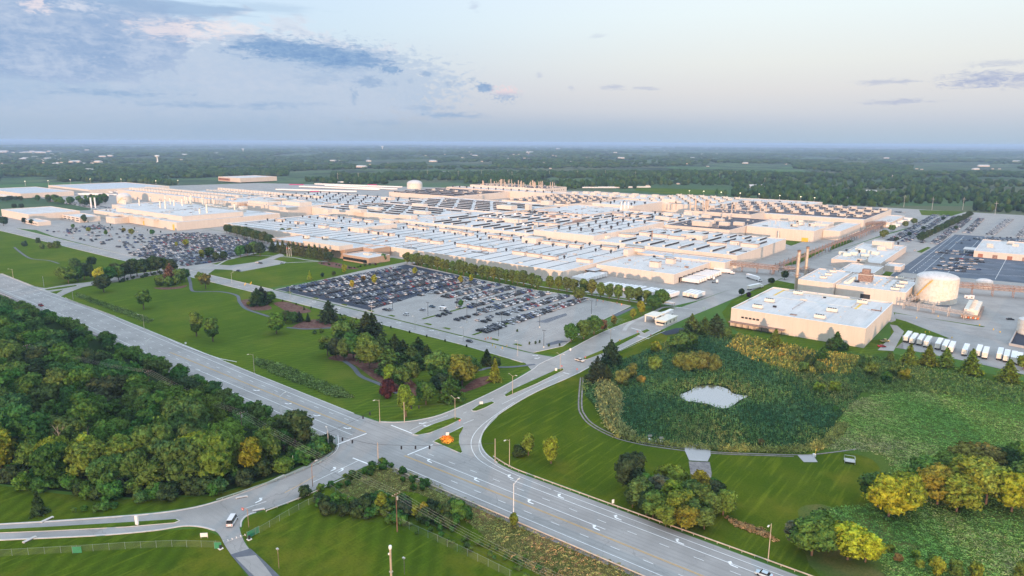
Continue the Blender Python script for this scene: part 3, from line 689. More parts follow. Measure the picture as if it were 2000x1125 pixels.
for u, v in [(652, 917), (667, 919), (507, 978)]: arrow(*W(u, v), math.pi / 2, 'L')
for u, v in [(826, 827), (835, 832), (1050, 700)]: arrow(*W(u, v), -math.pi / 2, 'R')
for u, v in [(660, 603), (613, 590), (778, 631), (842, 646), (900, 658), (1045, 695)]: arrow(*W(u, v), 0, 'L')
dash(-850, -185, 90, -189, w_=.2)
# stall lines in the lots
ROWS1 = [-157 + 17.4 * k for k in range(16)]
for a_ in ROWS1:
    zz = .15
    for b_ in np.arange(-168, -48, 2.75):
        if a_ > 55 and b_ > -60 - (a_ - 55) * .4: continue
        if a_ + 5.4 > 96 and b_ < -140: continue
        mk.ribbon([(a_ - 5.4, b_), (a_ + 5.4, b_)], .13, None, zz, 'mark_w')
for a_ in np.arange(30, 100, 4.5):
    mk.ribbon([(a_, 6), (a_, 22)], .15, None, .06, 'mark_w')
for b_ in (262, 300, 345): mk.ribbon([(236, b_), (330, b_ + 40)], .25, None, .14, 'mark_w')
for a_ in (231, 243, 262, 300): mk.ribbon([(a_, 262), (a_ + 3, 600)], .3, None, .14, 'mark_w')
for a_ in (236,): dash(a_, 250, a_ + 4, 600, 5, 12, .4)
for a_ in range(270, 420, 7): mk.ribbon([(a_, 560), (a_, 600)], .25, None, .14, 'mark_w')
kind(mk.build('road_markings'), 'structure')
# ------------------------------------------------------------------ buildings
ARC = {}
def shared(key, fn):
    if key not in ARC: ARC[key] = fn()
    return ARC[key]
def hall(name, label, a0, a1, b0, b1, z, roof='roof', wall='wall', cat='factory building', group=None, par=.7, z0=0.0, rz=0.0):
    cx_, cy_ = (a0 + a1) / 2, (b0 + b1) / 2; hx, hy = (a1 - a0) / 2, (b1 - b0) / 2
    r = thing(name, label, cat, (cx_, cy_, 0), rz, group); r['hx'] = hx; r['hy'] = hy; r['zr'] = z
    wl = MB(); t_ = .35
    wl.box(-hx, hx, -hy, -hy + t_, z0, z + par, wall).box(-hx, hx, hy - t_, hy, z0, z + par, wall)
    wl.box(-hx, -hx + t_, -hy + t_, hy - t_, z0, z + par, wall).box(hx - t_, hx, -hy + t_, hy - t_, z0, z + par, wall)
    wl.build('wall', r)
    MB().box(-hx + t_, hx - t_, -hy + t_, hy - t_, z - .3, z, roof).build('roof', r)
    cp = MB(); q = .12                                                  # metal coping on the parapet
    cp.box(-hx - q, hx + q, -hy - q, -hy + t_ + q, z + par, z + par + .12, 'white').box(-hx - q, hx + q, hy - t_ - q, hy + q, z + par, z + par + .12, 'white')
    cp.box(-hx - q, -hx + t_ + q, -hy + t_ + q, hy - t_ - q, z + par, z + par + .12, 'white').box(hx - t_ - q, hx + q, -hy + t_ + q, hy - t_ - q, z + par, z + par + .12, 'white')
    cp.build('coping', r)
    return r
def on(r, me, name, x, y, z=None, rz=0, s=None):
    """a part at world x, y on the roof of the thing r"""
    c0 = r.location
    return link(name, me, r, (x - c0.x, y - c0.y, r['zr'] if z is None else z), rz, scale=s)
def u_box(L, Wd, H, rim=True, m='wall'):
    def f():
        b = MB(); b.box(-L / 2, L / 2, -Wd / 2, Wd / 2, .0, H, m)
        if rim:
            b.box(-L / 2 - .1, L / 2 + .1, -Wd / 2 - .1, Wd / 2 + .1, H, H + .55, 'rust')
            b.box(-L / 2 + .5, L / 2 - .5, -Wd / 2 + .5, Wd / 2 - .5, H + .55, H + .62, 'roof')
        return b.mesh('penthouse')
    return shared(('pent', L, Wd, H, rim, m), f)
def u_vent():
    def f():
        b = MB(); b.lathe([(.8, 0), (.8, 1.3), (1.25, 1.6), (1.3, 2.5), (.9, 3.0), (.3, 3.3), (0, 3.3)], 'dark', 8); return b.mesh('roof_vent')
    return shared('vent', f)
def u_hood():
    def f():
        b = MB(); b.box(-1.1, 1.1, -1.1, 1.1, 0, .5, 'unit'); b.box(-.8, .8, -.8, .8, .5, 1.2, 'unit'); b.box(-1, 1, -1, 1, 1.2, 1.35, 'steel'); return b.mesh('roof_hood')
    return shared('hood', f)
def u_ahu(m='unit'):
    def f():
        b = MB(); b.box(-4, 4, -2, 2, .5, 3.6, m); b.box(-3.8, 3.8, -1.8, 1.8, 0, .5, 'dark'); b.box(4, 6, -1.2, 1.2, .8, 2.6, m)
        b.box(4.2, 5.6, -1, 1, 2.6, 4.4, m); b.box(4.0, 5.8, -1.2, 1.2, 4.4, 4.6, 'steel'); b.box(-3.4, -1.0, -2.06, -2, 1, 3, 'dark')
        b.tube((-2.5, 0, 3.6), (-2.5, 0, 4.1), .8, 'steel', 10); b.tube((-.4, 0, 3.6), (-.4, 0, 4.1), .8, 'steel', 10)
        return b.mesh('rooftop_unit')
    return shared(('ahu', m), f)
def u_chiller():
    def f():
        b = MB(); b.box(-3.2, 3.2, -1.4, 1.4, .6, 2.4, 'cream'); b.box(-3, 3, -1.2, 1.2, 0, .6, 'steel'); b.box(-4.3, 4.0, -2.2, 2.2, 0, .12, 'steel')
        for x in (-2.2, -.8, .6, 2.0): b.tube((x, 0, 2.4), (x, 0, 2.8), .55, 'dark', 10)
        b.box(-3.25, -3.2, -1, 1, .8, 2.2, 'dark'); return b.mesh('chiller')
    return shared('chiller', f)
def u_stack(r_, h, m='stack'):
    def f():
        b = MB(); b.tube((0, 0, 0), (0, 0, h), r_, m, 14); b.tube((0, 0, h), (0, 0, h + .4), r_ * 1.12, 'rust', 14); b.tube((0, 0, h * .55), (0, 0, h * .55 + .2), r_ * 1.1, 'steel', 14)
        b.tube((0, 0, 0), (0, 0, 1.4), r_ * 1.5, 'unit', 14); return b.mesh('exhaust_stack')
    return shared(('stk', r_, h, m), f)
def u_mon(L, Wd, H, along='y'):
    """roof monitor: pale top, dark glazed long side"""
    def f():
        b = MB()
        if along == 'y':
            b.box(-Wd / 2, Wd / 2, -L / 2, L / 2, 0, H, 'dark'); b.box(-Wd / 2 - .2, Wd / 2 + .3, -L / 2 - .2, L / 2 + .2, H, H + .25, 'roof')
            b.box(-Wd / 2 - .05, Wd / 2 + .05, -L / 2 - .1, -L / 2, 0, H, 'unit')
        else:
            b.box(-L / 2, L / 2, -Wd / 2, Wd / 2, 0, H, 'dark'); b.box(-L / 2 - .2, L / 2 + .2, -Wd / 2 - .3, Wd / 2 + .2, H, H + .25, 'roof')
        return b.mesh('roof_monitor')
    return shared(('mon', L, Wd, H, along), f)
def u_gutter(L):
    def f():
        b = MB(); b.box(-.3, .3, -L / 2, L / 2, 0, .28, 'dark'); b.box(-.9, -.3, -L / 2, L / 2, 0, .12, 'roof_grey'); return b.mesh('roof_gutter')
    return shared(('gut', L), f)
def door(r, side, t0, t1, z1, m='orange'):
    """loading door or opening on a wall; side 'S' (b0), 'E' (a1)"""
    hx, hy = r['hx'], r['hy']; c0 = r.location
    if side == 'S': MB().box(t0 - c0.x, t1 - c0.x, -hy - .08, -hy, 0, z1, m).build('loading_door', r)
    else: MB().box(hx, hx + .08, t0 - c0.y, t1 - c0.y, 0, z1, m).build('loading_door', r)

# --- the long front hall
H1 = hall('factory_hall', 'longest beige hall with gutters and black vents on its white roof behind the trees', -561, 0, 4, 165, 8.6, par=.5)
for a_ in np.arange(-549, -4, 18.2):
    for b_, L in ((35, 52), (95, 50), (146, 34)): on(H1, u_gutter(L), 'roof_gutter', a_, b_)
for a_ in np.arange(-549, -4, 18.2):
    for b_ in (63, 122): on(H1, u_vent(), 'roof_vent', a_ + 1.2, b_)
for k, a_ in enumerate(np.arange(-540, -4, 18.2)):
    on(H1, u_vent(), 'roof_vent', a_ + 1.2, 154 if k % 3 else 148)
for u, v in [(585, 437), (547, 432), (632, 424), (650, 427), (697, 431), (720, 434), (632, 445), (655, 449), (718, 454), (738, 457), (760, 460), (806, 445), (827, 448),
             (805, 468), (828, 472), (853, 476), (870, 452), (893, 455), (914, 459), (905, 482), (930, 486), (956, 490), (965, 464), (988, 467), (1015, 497), (1044, 501), (1075, 506),
             (1068, 476), (1096, 479), (1126, 483), (1190, 488), (1142, 512)]:
    on(H1, u_box(15.5, 5.5, 3.0), 'penthouse', *W(u, v, 8.6))
on(H1, u_box(64, 9, 5.5, False), 'raised_block', *W(735, 449, 8.6), rz=math.pi / 2)
on(H1, u_box(30, 9, 5.0, False), 'raised_block', *W(700, 452, 8.6))
on(H1, u_box(24, 14, 4.5, False), 'raised_block', *W(760, 435, 8.6)); on(H1, u_box(20, 14, 5.5, False), 'raised_block', *W(1040, 473, 8.6))
on(H1, u_box(5, 26, 6.5, False), 'raised_block', *W(1234, 497, 8.6))
for k in range(60): on(H1, u_hood(), 'roof_hood', random.uniform(-550, -5), random.choice([20, 50, 85, 110, 140]) + random.uniform(-4, 4), s=.45)
# --- front east hall with docks
H2 = hall('factory_hall', 'lower beige hall with truck docks on its right end and tree shadows on its front', 4, 82, 54, 134, 8.4, par=.5)
on(H2, u_box(9, 6, 5), 'penthouse', *W(1280, 521, 8.6)); on(H2, u_box(8, 6, 4.6), 'penthouse', *W(1310, 514, 8.6))
for k in range(22): on(H2, u_hood(), 'roof_hood', random.uniform(10, 78), random.uniform(60, 130), s=.5)
for b_ in np.arange(64, 120, 4.6): door(H2, 'E', b_, b_ + 3, 4, 'dark')
for b_ in np.arange(64, 120, 9.2): on(H2, shared('canopy', lambda: MB().box(0, 2.2, -1.8, 1.8, 4.2, 4.6, 'dark').mesh('dock_shelter')), 'dock_shelter', 82.05, b_ + 1.5, 0)
MB().box(-5.5, 5.5, -17, 17, 5.2, 5.6, 'roof_grey').box(-5.5, 5.5, -17, -16.6, 4.2, 5.2, 'dark').build('dock_canopy', H2, (-37, -56 + 17 + 2, 0))
H3 = hall('factory_hall', 'low flat roofed link between the dock hall and the band of halls behind it', 4, 96, 134.5, 156, 9.6, 'roof_grey', par=.3)
for k in range(18): on(H3, u_hood(), 'roof_hood', random.uniform(10, 90), random.uniform(137, 153), s=.6)
# --- the band behind
def monitors_y(r, a0, a1, b_, L, step, n=None, skip=()):
    for k, a_ in enumerate(np.arange(a0, a1, step)):
        if k not in skip: on(r, u_mon(L, 2.6, 1.9, 'y'), 'roof_monitor', a_, b_)
H4 = hall('factory_hall', 'beige hall with slanting dark roof monitors left of the pipe bridge', -68, 96, 165.5, 322, 12.0)
monitors_y(H4, -40, 90, 195, 36, 17.5); monitors_y(H4, -55, 92, 262, 44, 17.5, skip=(2,)); monitors_y(H4, -30, 92, 302, 24, 17.5)
for u, v in [(1225, 463), (1265, 460), (1290, 463), (1322, 467), (1400, 480), (1445, 478), (1240, 490)]: on(H4, u_box(20, 6, 3.4), 'penthouse', *W(u, v, 12))
on(H4, u_box(26, 16, 5, False), 'raised_block', *W(1356, 466, 12)); on(H4, u_box(18, 8, 3.5), 'penthouse', *W(1465, 482, 12))
on(H4, u_stack(.7, 11, 'rust'), 'exhaust_stack', *W(1273, 470, 12))
H5 = hall('factory_hall', 'beige hall with many short dark roof monitors behind the long front hall', -386, -152.3, 165.5, 330, 12.0)
monitors_y(H5, -330, -165, 196, 36, 17.5, skip=(3,)); monitors_y(H5, -350, -160, 250, 40, 17.5, skip=(2, 6)); monitors_y(H5, -340, -160, 300, 34, 17.5)
for u, v in [(947, 430), (985, 432), (1055, 440), (1078, 441), (965, 432)]: on(H5, u_box(22, 6, 3.6), 'penthouse', *W(u, v, 12))
on(H5, u_box(34, 14, 5, False), 'raised_block', *W(1006, 434, 12))
for k, (u, v) in enumerate([(1040, 450), (1045, 446), (971, 424), (1009, 418), (1006, 441), (1083, 441)]): on(H5, u_stack(.9, 6 + k % 3, 'unit'), 'exhaust_stack', *W(u, v, 12))
for u, v in [(957, 424), (945, 425), (978, 426), (985, 426), (1006, 420), (1035, 440), (1022, 440)]: on(H5, shared('dome', lambda: MB().lathe([(2, 0), (2, 1.4), (1.4, 2.4), (.4, 2.9), (0, 2.9)], 'white', 12).mesh('roof_cowl')), 'roof_cowl', *W(u, v, 12))
def u_duct(L):
    def f():
        b = MB(); n = 8; pr = [(2.6 * math.cos(math.pi * i / n), 1.6 + 2.0 * math.sin(math.pi * i / n)) for i in range(n + 1)] + [(-2.6, 0), (2.6, 0)]
        vs = [(x, -L / 2, z) for x, z in pr] + [(x, L / 2, z) for x, z in pr]; k = len(pr)
        b.add(vs, [(i, (i + 1) % k, k + (i + 1) % k, k + i)[::-1] for i in range(k)] + [tuple(range(k))[::-1][::-1], tuple(range(k, 2 * k))[::-1]], 'rust'); return b.mesh('barrel_vent')
    return shared(('duct', L), f)
for u, v in [(1113, 440), (1130, 434), (1085, 424)]: on(H5, u_duct(26), 'barrel_vent', *W(u, v, 12), rz=0)
# --- tall hall with a row of small windows in its end
H6 = hall('factory_hall', 'tall beige hall with small windows along its end wall and black vents on its roof', -152, -68.3, 167, 345, 17.0)
for j, b_ in enumerate((200, 240, 280, 320)):
    for a_ in (-138, -122, -106, -90): on(H6, u_vent(), 'roof_vent', a_ + j * 2, b_, s=1.3)
for a_ in (-146, -130, -114, -98, -82): on(H6, u_gutter(150), 'roof_gutter', a_, 256)
for k, b_ in enumerate(np.arange(196, 336, 7)):
    if k % 4 != 3: MB().box(0, .06, -.7, .7, 0, 3.0, 'glass' if k in (3, 4) else 'wall_grey').build('window', H6, (41.9, b_ - 256, 12.0))
MB().box(0, 4, -5, 5, 0, 5, 'unit').box(.5, 3.5, -4, 4, 5, 7, 'cream').build('wall_plant_room', H6, (41.95, -62, 8))
# --- west middle: rows of monitors along the hall
H7 = hall('factory_hall', 'wide hall with staggered rows of long dark roof monitors in the middle of the plant', -640, -386.4, 205, 330, 12.0)
H7b = hall('factory_hall', 'wide hall of roof monitors on the far side of the middle hall', -600, -333, 330.5, 500, 13.0)
for r_, bs in ((H7, (222, 246, 270, 294, 316)), (H7b, (345, 369, 393, 417, 441, 465))):
    for j, b_ in enumerate(bs):
        a_ = -600 + 21 * (j % 2) + (14 if r_ is H7b else -20)
        while a_ < (-400 if r_ is H7 else -348): on(r_, u_mon(30, 3.2, 2.0, 'x'), 'roof_monitor', a_, b_); a_ += 40
for u, v in [(733, 409), (820, 402), (825, 417), (700, 413), (758, 390), (797, 425)]: on(H7 if v > 400 else H7b, u_box(26, 12, 5, False), 'raised_block', *W(u, v, 13))
H8 = hall('factory_hall', 'white roofed hall with black vents at the left of the middle halls', -760, -641, 160, 260, 14.0)
H9 = hall('factory_hall', 'white roofed hall with rows of black vents near the truck park', -900, -602, 270, 420, 13.0)
for b_ in (285, 315, 345, 375, 405):
    for a_ in np.arange(-885, -610, 30): on(H9, u_vent(), 'roof_vent', a_, b_, s=1.35); on(H9, u_gutter(26), 'roof_gutter', a_ + 14, b_)
H9b = hall('factory_hall', 'low hall under roof tanks at the far middle', -640, -601.5, 425, 600, 11)
on(H8, u_box(60, 26, 5, False), 'raised_block', *W(517, 398, 14)); on(H8, u_box(50, 24, 6, False), 'raised_block', *W(580, 400, 14))
for u, v in [(455, 392), (545, 410), (690, 407), (640, 415)]: on(H8, u_box(12, 8, 5, False), 'penthouse', *W(u, v, 14))
on(H8, u_stack(1.1, 19, 'cream'), 'exhaust_stack', *W(525, 412, 2), z=0)
# --- dark roofed halls
H10 = hall('factory_hall', 'black roofed hall crowded with beige rooftop units in the middle of the plant', -470, -323, 500.5, 700, 15, 'roof_dark')
H11 = hall('factory_hall', 'small black roofed hall with long dark monitors beside the white storage tank', -800, -610, 520, 700, 13, 'roof_dark')
H12 = hall('factory_hall', 'beige block with a white roof standing against the black roofed hall', -322.5, -214, 395, 530, 13)
for j in range(5):
    for i in range(7):
        on(H10, u_ahu(), 'rooftop_unit', -460 + i * 21 + (j % 2) * 8, 515 + j * 36, rz=0 if j % 2 else .0)
        if (i + j) % 2: on(H10, u_hood(), 'roof_hood', -450 + i * 21, 530 + j * 36, s=(1, 1, 2.4))
for j in range(5):
    for i in range(5): on(H11, u_mon(28, 2.5, 2, 'x'), 'roof_monitor', -785 + i * 37, 535 + j * 32)
for i in range(8): on(H11, u_ahu(), 'rooftop_unit', -790 + i * 23, 600 + (i % 3) * 22)
on(H10, u_box(30, 16, 6, False), 'raised_block', *W(990, 408, 15)); on(H10, u_box(18, 12, 7, False), 'raised_block', *W(1068, 400, 15)); on(H10, u_box(8, 8, 9, False, 'wall'), 'raised_block', *W(1032, 416, 10))
H13 = hall('factory_hall', 'white roofed beige hall with three pale chimneys at its right end', -294, -213.6, 531, 640, 17)
for k in range(8): on(H13, u_vent(), 'roof_vent', -285 + 10 * k, 545 + (k % 2) * 30, s=1.4)
for u in (1213, 1220, 1227): on(H13, u_stack(1.2, 15, 'white'), 'exhaust_stack', *W(u, 408, 15), z=12)
on(H13, u_box(12, 8, 6, False, 'unit'), 'rooftop_unit', *W(1221, 409, 14), z=10)
for r_, lb, g4 in ((0, 'white roofed strip of plant with dark monitors and penthouses before the three pale chimneys', (-213, -67.9, 346, 505)), (1, 'low white roofed bay with black vents beside the black roofed halls', (-322, -213.4, 331, 394.5))):
    h_ = hall('factory_hall', lb, *g4, 12)
    for a_ in np.arange(g4[0] + 12, g4[1] - 6, 17):
        for b_ in np.arange(g4[2] + 14, g4[3] - 12, 34): on(h_, u_mon(22, 2.4, 1.8, 'y'), 'roof_monitor', a_, b_)
    for k in range(9): on(h_, u_box(16, 5, 3.2), 'penthouse', random.uniform(g4[0] + 12, g4[1] - 12), random.uniform(g4[2] + 8, g4[3] - 8)); on(h_, u_vent(), 'roof_vent', random.uniform(g4[0] + 6, g4[1] - 6), random.uniform(g4[2] + 8, g4[3] - 8), s=1.4)
H14 = hall('factory_hall', 'black roofed plant block with a square beige tower in front of the pale chimney stacks', -67.5, 20, 345.5, 505, 13.5, 'roof_dark')
on(H14, u_box(16, 12, 8, False), 'tower_block', *W(1326, 438, 13.5), z=4)
for u, v in [(1305, 421), (1360, 436), (1387, 436), (1405, 433), (1443, 440), (1415, 440), (1290, 428), (1300, 430), (1345, 420), (1380, 425), (1420, 424)]: on(H14, u_box(13, 7, 4.5, False), 'penthouse', *W(u, v, 13.5))
on(H14, u_box(24, 10, 6, False), 'penthouse', *W(1371, 441, 13.5))
for u, v in [(1333, 424), (1362, 428), (1375, 420), (1425, 428), (1410, 430)]: on(H14, u_hood(), 'roof_hood', *W(u, v, 13.5), s=(1.2, 1.2, 3))
H15 = hall('factory_hall', 'beige hall with a black roof carrying tall slim pale chimneys', -115, -12, 512, 575, 17.5, 'roof_dark')
for u, v, h in [(1348, 412, 12), (1358, 411, 17), (1373, 410, 13), (1378, 411, 15), (1382, 410, 15), (1429, 414, 12), (1436, 413, 13), (1312, 411, 10), (1320, 412, 11), (1465, 412, 8), (1485, 414, 9), (1496, 413, 10)]:
    on(H15, u_stack(.9 if h < 14 else 1.5, h), 'exhaust_stack', *W(u, v, 17.5))
for k in range(14): on(H15, u_hood(), 'roof_hood', random.uniform(-110, -16), random.uniform(516, 570), s=1.3)
H16 = hall('factory_hall', 'bright white roofed hall with an orange door and a clutter of pipes on its roof', 21, 105, 404, 500, 13.6)
on(H16, u_box(22, 30, 3.2, False), 'raised_block', 94, 486); door(H16, 'S', 91, 99, 5, 'yellow')
MB().tube((0, 0, 0), (0, 0, 11), 1.6, 'steel', 14).build('silo', H16, (0, -49.8, 0))
for k in range(22): on(H16, u_stack(.22, random.uniform(4, 8), 'unit'), 'exhaust_stack', random.uniform(30, 100), random.uniform(430, 496))
for k in range(5): on(H16, u_ahu(), 'rooftop_unit', *W(*[(1550, 443), (1562, 440), (1585, 442), (1596, 440), (1560, 435)][k], 13.6), rz=.1 * k)
H16b = hall('factory_hall', 'narrow lower bay on the right of the white roofed hall with the orange door', 105.5, 126, 446, 560, 11)
H17 = hall('factory_hall', 'widest black roofed hall with pale strips and rows of beige units at the right rear', -124, 126, 580, 790, 14, 'roof_dark')
on(H17, shared('wstrip', lambda: MB().box(-124, 124, -7, 7, 0, .35, 'roof').mesh('roof_strip')), 'roof_strip', 1, 588)
for k, a_ in enumerate((-110, -76, -42)): on(H17, shared('wstrip2', lambda: MB().box(-1.6, 1.6, -94, 94, 0, .3, 'roof').mesh('roof_strip')), 'roof_strip', a_, 694)
for j in range(4):
    for i in range(11): on(H17, u_ahu(), 'rooftop_unit', -116 + i * 22.5 + j * 3, 620 + j * 46, s=1.15)
for j in range(3):
    for i in range(10): on(H17, shared('sky', lambda: MB().box(-1.2, 1.2, -.6, .6, 0, .3, 'roof_grey').mesh('rooflight')), 'rooflight', -100 + i * 22, 640 + j * 44)
H18 = hall('factory_hall', 'huge low hall with a plain white roof and few beige units at the rear', -280, -124.5, 645, 860, 14)
H18b = hall('factory_hall', 'long plain white roofed rear hall before the wooded hills', -124, 0, 795, 862, 14)
for j in range(5):
    for i in range(6): on(H18, u_ahu(), 'rooftop_unit', -268 + i * 24, 665 + j * 40, s=1.15)
on(H18, u_box(26, 14, 7, False), 'raised_block', *W(1308, 396, 14))
H19 = hall('factory_hall', 'tall beige hall whose black roof bristles with dozens of short chimneys', -765, -545, 745, 830, 20, 'roof_dark')
for k in range(46): on(H19, u_stack(random.choice([.8, 1.1, 1.5]), random.uniform(6, 15)), 'exhaust_stack', random.uniform(-735, -555), random.uniform(750, 822))
for k in range(40): on(H19, u_hood(), 'roof_hood', random.uniform(-740, -550), random.uniform(750, 822), s=(1.6, 1.6, 2.4))
for k, b_ in enumerate(np.arange(755, 825, 9)): MB().box(0, .06, -1.2, 1.2, 0, 2, 'glass').build('window', H19, (109.95, b_ - 787.5, 14))
H20 = hall('factory_hall', 'long white roofed hall in front of the hall with dozens of chimneys', -800, -471, 700.5, 744, 15)
H21 = hall('factory_hall', 'pale rear hall behind the white roofed one with three chimneys', -470, -281, 701, 800, 14)
for i in range(12): on(H21, u_box(12, 8, 5, False), 'penthouse', -460 + i * 15, 735 + (i % 3) * 20)
for i in range(14): on(H20, u_vent(), 'roof_vent', -790 + i * 22, 712, s=1.4)
# --- left: the big bright hall with chimneys
X1 = hall('factory_hall', 'bright hall with a blank end wall and roof chimneys by the west car park', -870, -600, -42, 118, 10.5)
X2 = thing('factory_hall', 'raised upper hall on top of the bright hall by the west car park', 'factory building', (-720, 20, 0)); X2['zr'] = 17
X2['hx'] = 105; X2['hy'] = 46
bb = MB(); bb.box(-105, 105, -46, 46, 10.5, 17, 'wall'); bb.build('wall', X2); MB().box(-105.2, 105.2, -46.2, 46.2, 17, 17.3, 'roof').build('roof', X2)
for u, v, h in [(273, 405, 16), (295, 402, 18), (314, 413, 20), (324, 414, 22), (324, 400, 20), (334, 405, 19), (341, 408, 18), (357, 408, 20), (363, 402, 20), (372, 400, 17), (375, 404, 24), (405, 423, 22), (391, 424, 14), (399, 402, 16), (417, 402, 14), (459, 416, 17), (242, 399, 9), (245, 399, 9), (396, 399, 14), (366, 399, 15)]:
    on(X1, u_stack(1.15, h * .8 + 2, 'cream'), 'exhaust_stack', *W(u, v, 12), z=11)
for u, v in [(410, 412), (425, 408), (440, 412), (472, 414), (475, 409), (395, 420), (455, 408), (410, 405), (432, 402)]: on(X1, u_box(14, 8, 5, False, 'unit'), 'rooftop_unit', *W(u, v, 10.5))
for u, v in [(232, 420), (250, 423), (270, 426), (300, 430), (385, 421)]: on(X1, u_box(16, 8, 2.5, False, 'unit'), 'rooftop_unit', *W(u, v, 10.5))
door(X1, 'S', -612, -607, 8, 'yellow'); door(X1, 'S', -700, -696, 6, 'yellow')
X3 = hall('factory_hall', 'low annex sticking out in front of the bright hall by the west car park', -775, -745, -62, -42.4, 8)
X4 = hall('factory_hall', 'lower white roofed wing at the left of the bright hall with chimneys', -930, -870.4, 10, 110, 12)
XS = thing('twin_stack', 'pair of tall cream steel stacks behind the small west office', 'chimney', (-962, -4, 0))
for k in (0, 1): q_ = W(179.5 + 8 * k, 412); MB().tube((q_[0] + 962, q_[1] + 4, 0), (q_[0] + 962, q_[1] + 4, 23), 1.25, 'white', 16).build('stack', XS)
MB().box(-8, 8, -3, 3, 0, 3.6, 'unit').box(-7, 7, -4, 4, 5, 5.4, 'steel').build('base_house', XS)
S1 = hall('warehouse', 'small bright warehouse with a white roof at the far left behind the road', -989, -868, -132, -62, 10.5, cat='warehouse')
for i in range(9):
    for j in range(4): on(S1, shared('sky2', lambda: MB().box(-2.5, 2.5, -.8, .8, 0, .3, 'roof_grey').mesh('rooflight')), 'rooflight', -980 + i * 13, -122 + j * 17)
S2 = hall('office_building', 'low beige office with dark window strips beside the far left warehouse', -866, -800, -88, -60, 7, wall='wall', cat='office')
for k in range(4):
    for z_ in (2, 4.8): MB().box(-5, 5, -.06, 0, 0, 1.3, 'glass').build('window', S2, (-24 + k * 16, -14.0, z_))
S3 = hall('office_building', 'one storey office with a row of dark windows before the far left warehouse', -862, -800, -142, -126, 5, cat='office')
for k in range(9): MB().box(-2.2, 2.2, -.06, 0, 0, 1.4, 'glass').build('window', S3, (-27 + k * 6.6, -8.0, 1.8))
# --- back left
B1 = hall('factory_hall', 'long peach lit hall with boxy units in rows on its roof, behind the left chimneys', -1245, -860, 150, 230, 16, 'roof_grey')
B2 = hall('factory_hall', 'peach lit hall end before the long row of rooftop boxes, left rear', -859, -776, 150, 250, 16, 'roof')
for j in range(2):
    for i in range(30): on(B1, u_box(9, 9, 4.5, False), 'rooftop_unit', -1235 + i * 12.6, 176 + j * 34)
B3 = hall('factory_hall', 'long hall topped by a straight row of peach boxes at the left rear', -1150, -775, 262, 350, 12, 'roof_grey')
for i in range(34): on(B3, u_box(8, 8, 5, False), 'rooftop_unit', -1142 + i * 11, 325)
for i in range(16): on(B3, u_box(6, 7, 4, False, 'unit'), 'rooftop_unit', -1120 + i * 17, 285)
B4 = hall('factory_hall', 'white low hall in the gap left of the middle halls', -774, -690, 261, 268, 9)
TT = hall('factory_hall', 'brick coloured frame building between the left rear halls', -775, -762, 155, 210, 14, 'roof_grey', 'wall_brown')
# --- warehouses far left
W1 = hall('warehouse', 'grey roofed distribution warehouse with a dock wall at the far left edge', -1600, -1370, 10, 110, 9, 'roof_grey', cat='warehouse')
W2 = hall('warehouse', 'largest grey roofed distribution warehouse with white trailers along it, far left', -1640, -1390, 150, 330, 9, 'roof_grey', cat='warehouse')
W3 = hall('office_building', 'distant two storey building with an orange brick window band on the left', -1685, -1562, 622, 745, 12, 'roof', 'wall_pink', 'office')
MB().box(-60, 5, -.3, 0, 2, 9.5, 'brick').build('brick_front', W3, (0, -61.5, 0))
for k in range(8): MB().box(-2.4, 2.4, -.1, 0, 0, 2.2, 'glass').build('window', W3, (-54 + k * 7, -61.8, 5.6))
# --- right side
G1 = hall('factory_building', 'nearest peach building with a clean white roof and yellow walkways above the marsh', 171, 253, -49, 38, 11.5, cat='factory building')
on(G1, shared('walk1', lambda: MB().box(-.8, .8, -12, 12, .02, .06, 'yellow').mesh('roof_walkway')), 'roof_walkway', 180, 24)
on(G1, shared('walk1', lambda: None), 'roof_walkway', 236, 16)
on(G1, shared('walk2', lambda: MB().box(-30, 30, -.5, .5, .02, .06, 'yellow').mesh('roof_walkway')), 'roof_walkway', 210, 34)
on(G1, shared('walk3', lambda: MB().box(-40, 40, -.5, .5, .02, .09, 'cream').mesh('roof_curb')), 'roof_curb', 212, 8)
on(G1, shared('walk4', lambda: MB().box(-.8, .8, -16, 16, .02, .06, 'roof_grey').mesh('roof_walkway')), 'roof_walkway', 228, -26)
for u, v in [(1503, 590), (1480, 602), (1559, 575), (1684, 593), (1625, 609), (1601, 622)]:
    on(G1, u_chiller(), 'chiller', *W(u, v, 11.5), rz=0)
for k in range(9): on(G1, u_hood(), 'roof_hood', random.uniform(175, 250), random.uniform(-44, 34), s=.35)
for k in range(5): MB().box(-.9, .9, -.08, 0, 0, 1.1, 'glass').build('window', G1, (-33 + k * 2.5, -43.5, 6.4))
MB().box(-41, -5, -48, -43.6, 3.2, 3.6, 'rust').build('canopy', G1)
for k in range(9): MB().box(-40 + k * 4.2, -39.7 + k * 4.2, -47.8, -47.5, 0, 3.2, 'dark').build('canopy_post', G1)
MB().box(-3, 41.1, -43.62, -43.5, 0, 1.6, 'wall_pink').build('base_band', G1)
MB().box(41, 41.08, -1.2, 1.2, 0, 2.6, 'wall_pink').build('loading_door', G1, (0, -20, 0))
G2 = hall('factory_building', 'two storey peach block with rooftop vents behind the nearest white roofed building', 176, 203, 86, 150, 11, cat='factory building')
G3 = hall('factory_building', 'lower block with a brown cooling tower on its roof beside the giant tank', 203.5, 253, 92, 156, 9.4, cat='factory building')
for u, v in [(1608, 544), (1618, 538), (1627, 532), (1645, 527), (1590, 540), (1600, 534), (1630, 526)]: on(G2, u_chiller() if u in (1608, 1618, 1627) else u_hood(), 'rooftop_unit', *W(u, v, 11), s=.8)
for k in range(7): on(G2, u_hood(), 'roof_hood', random.uniform(180, 200), random.uniform(92, 145), s=.5)
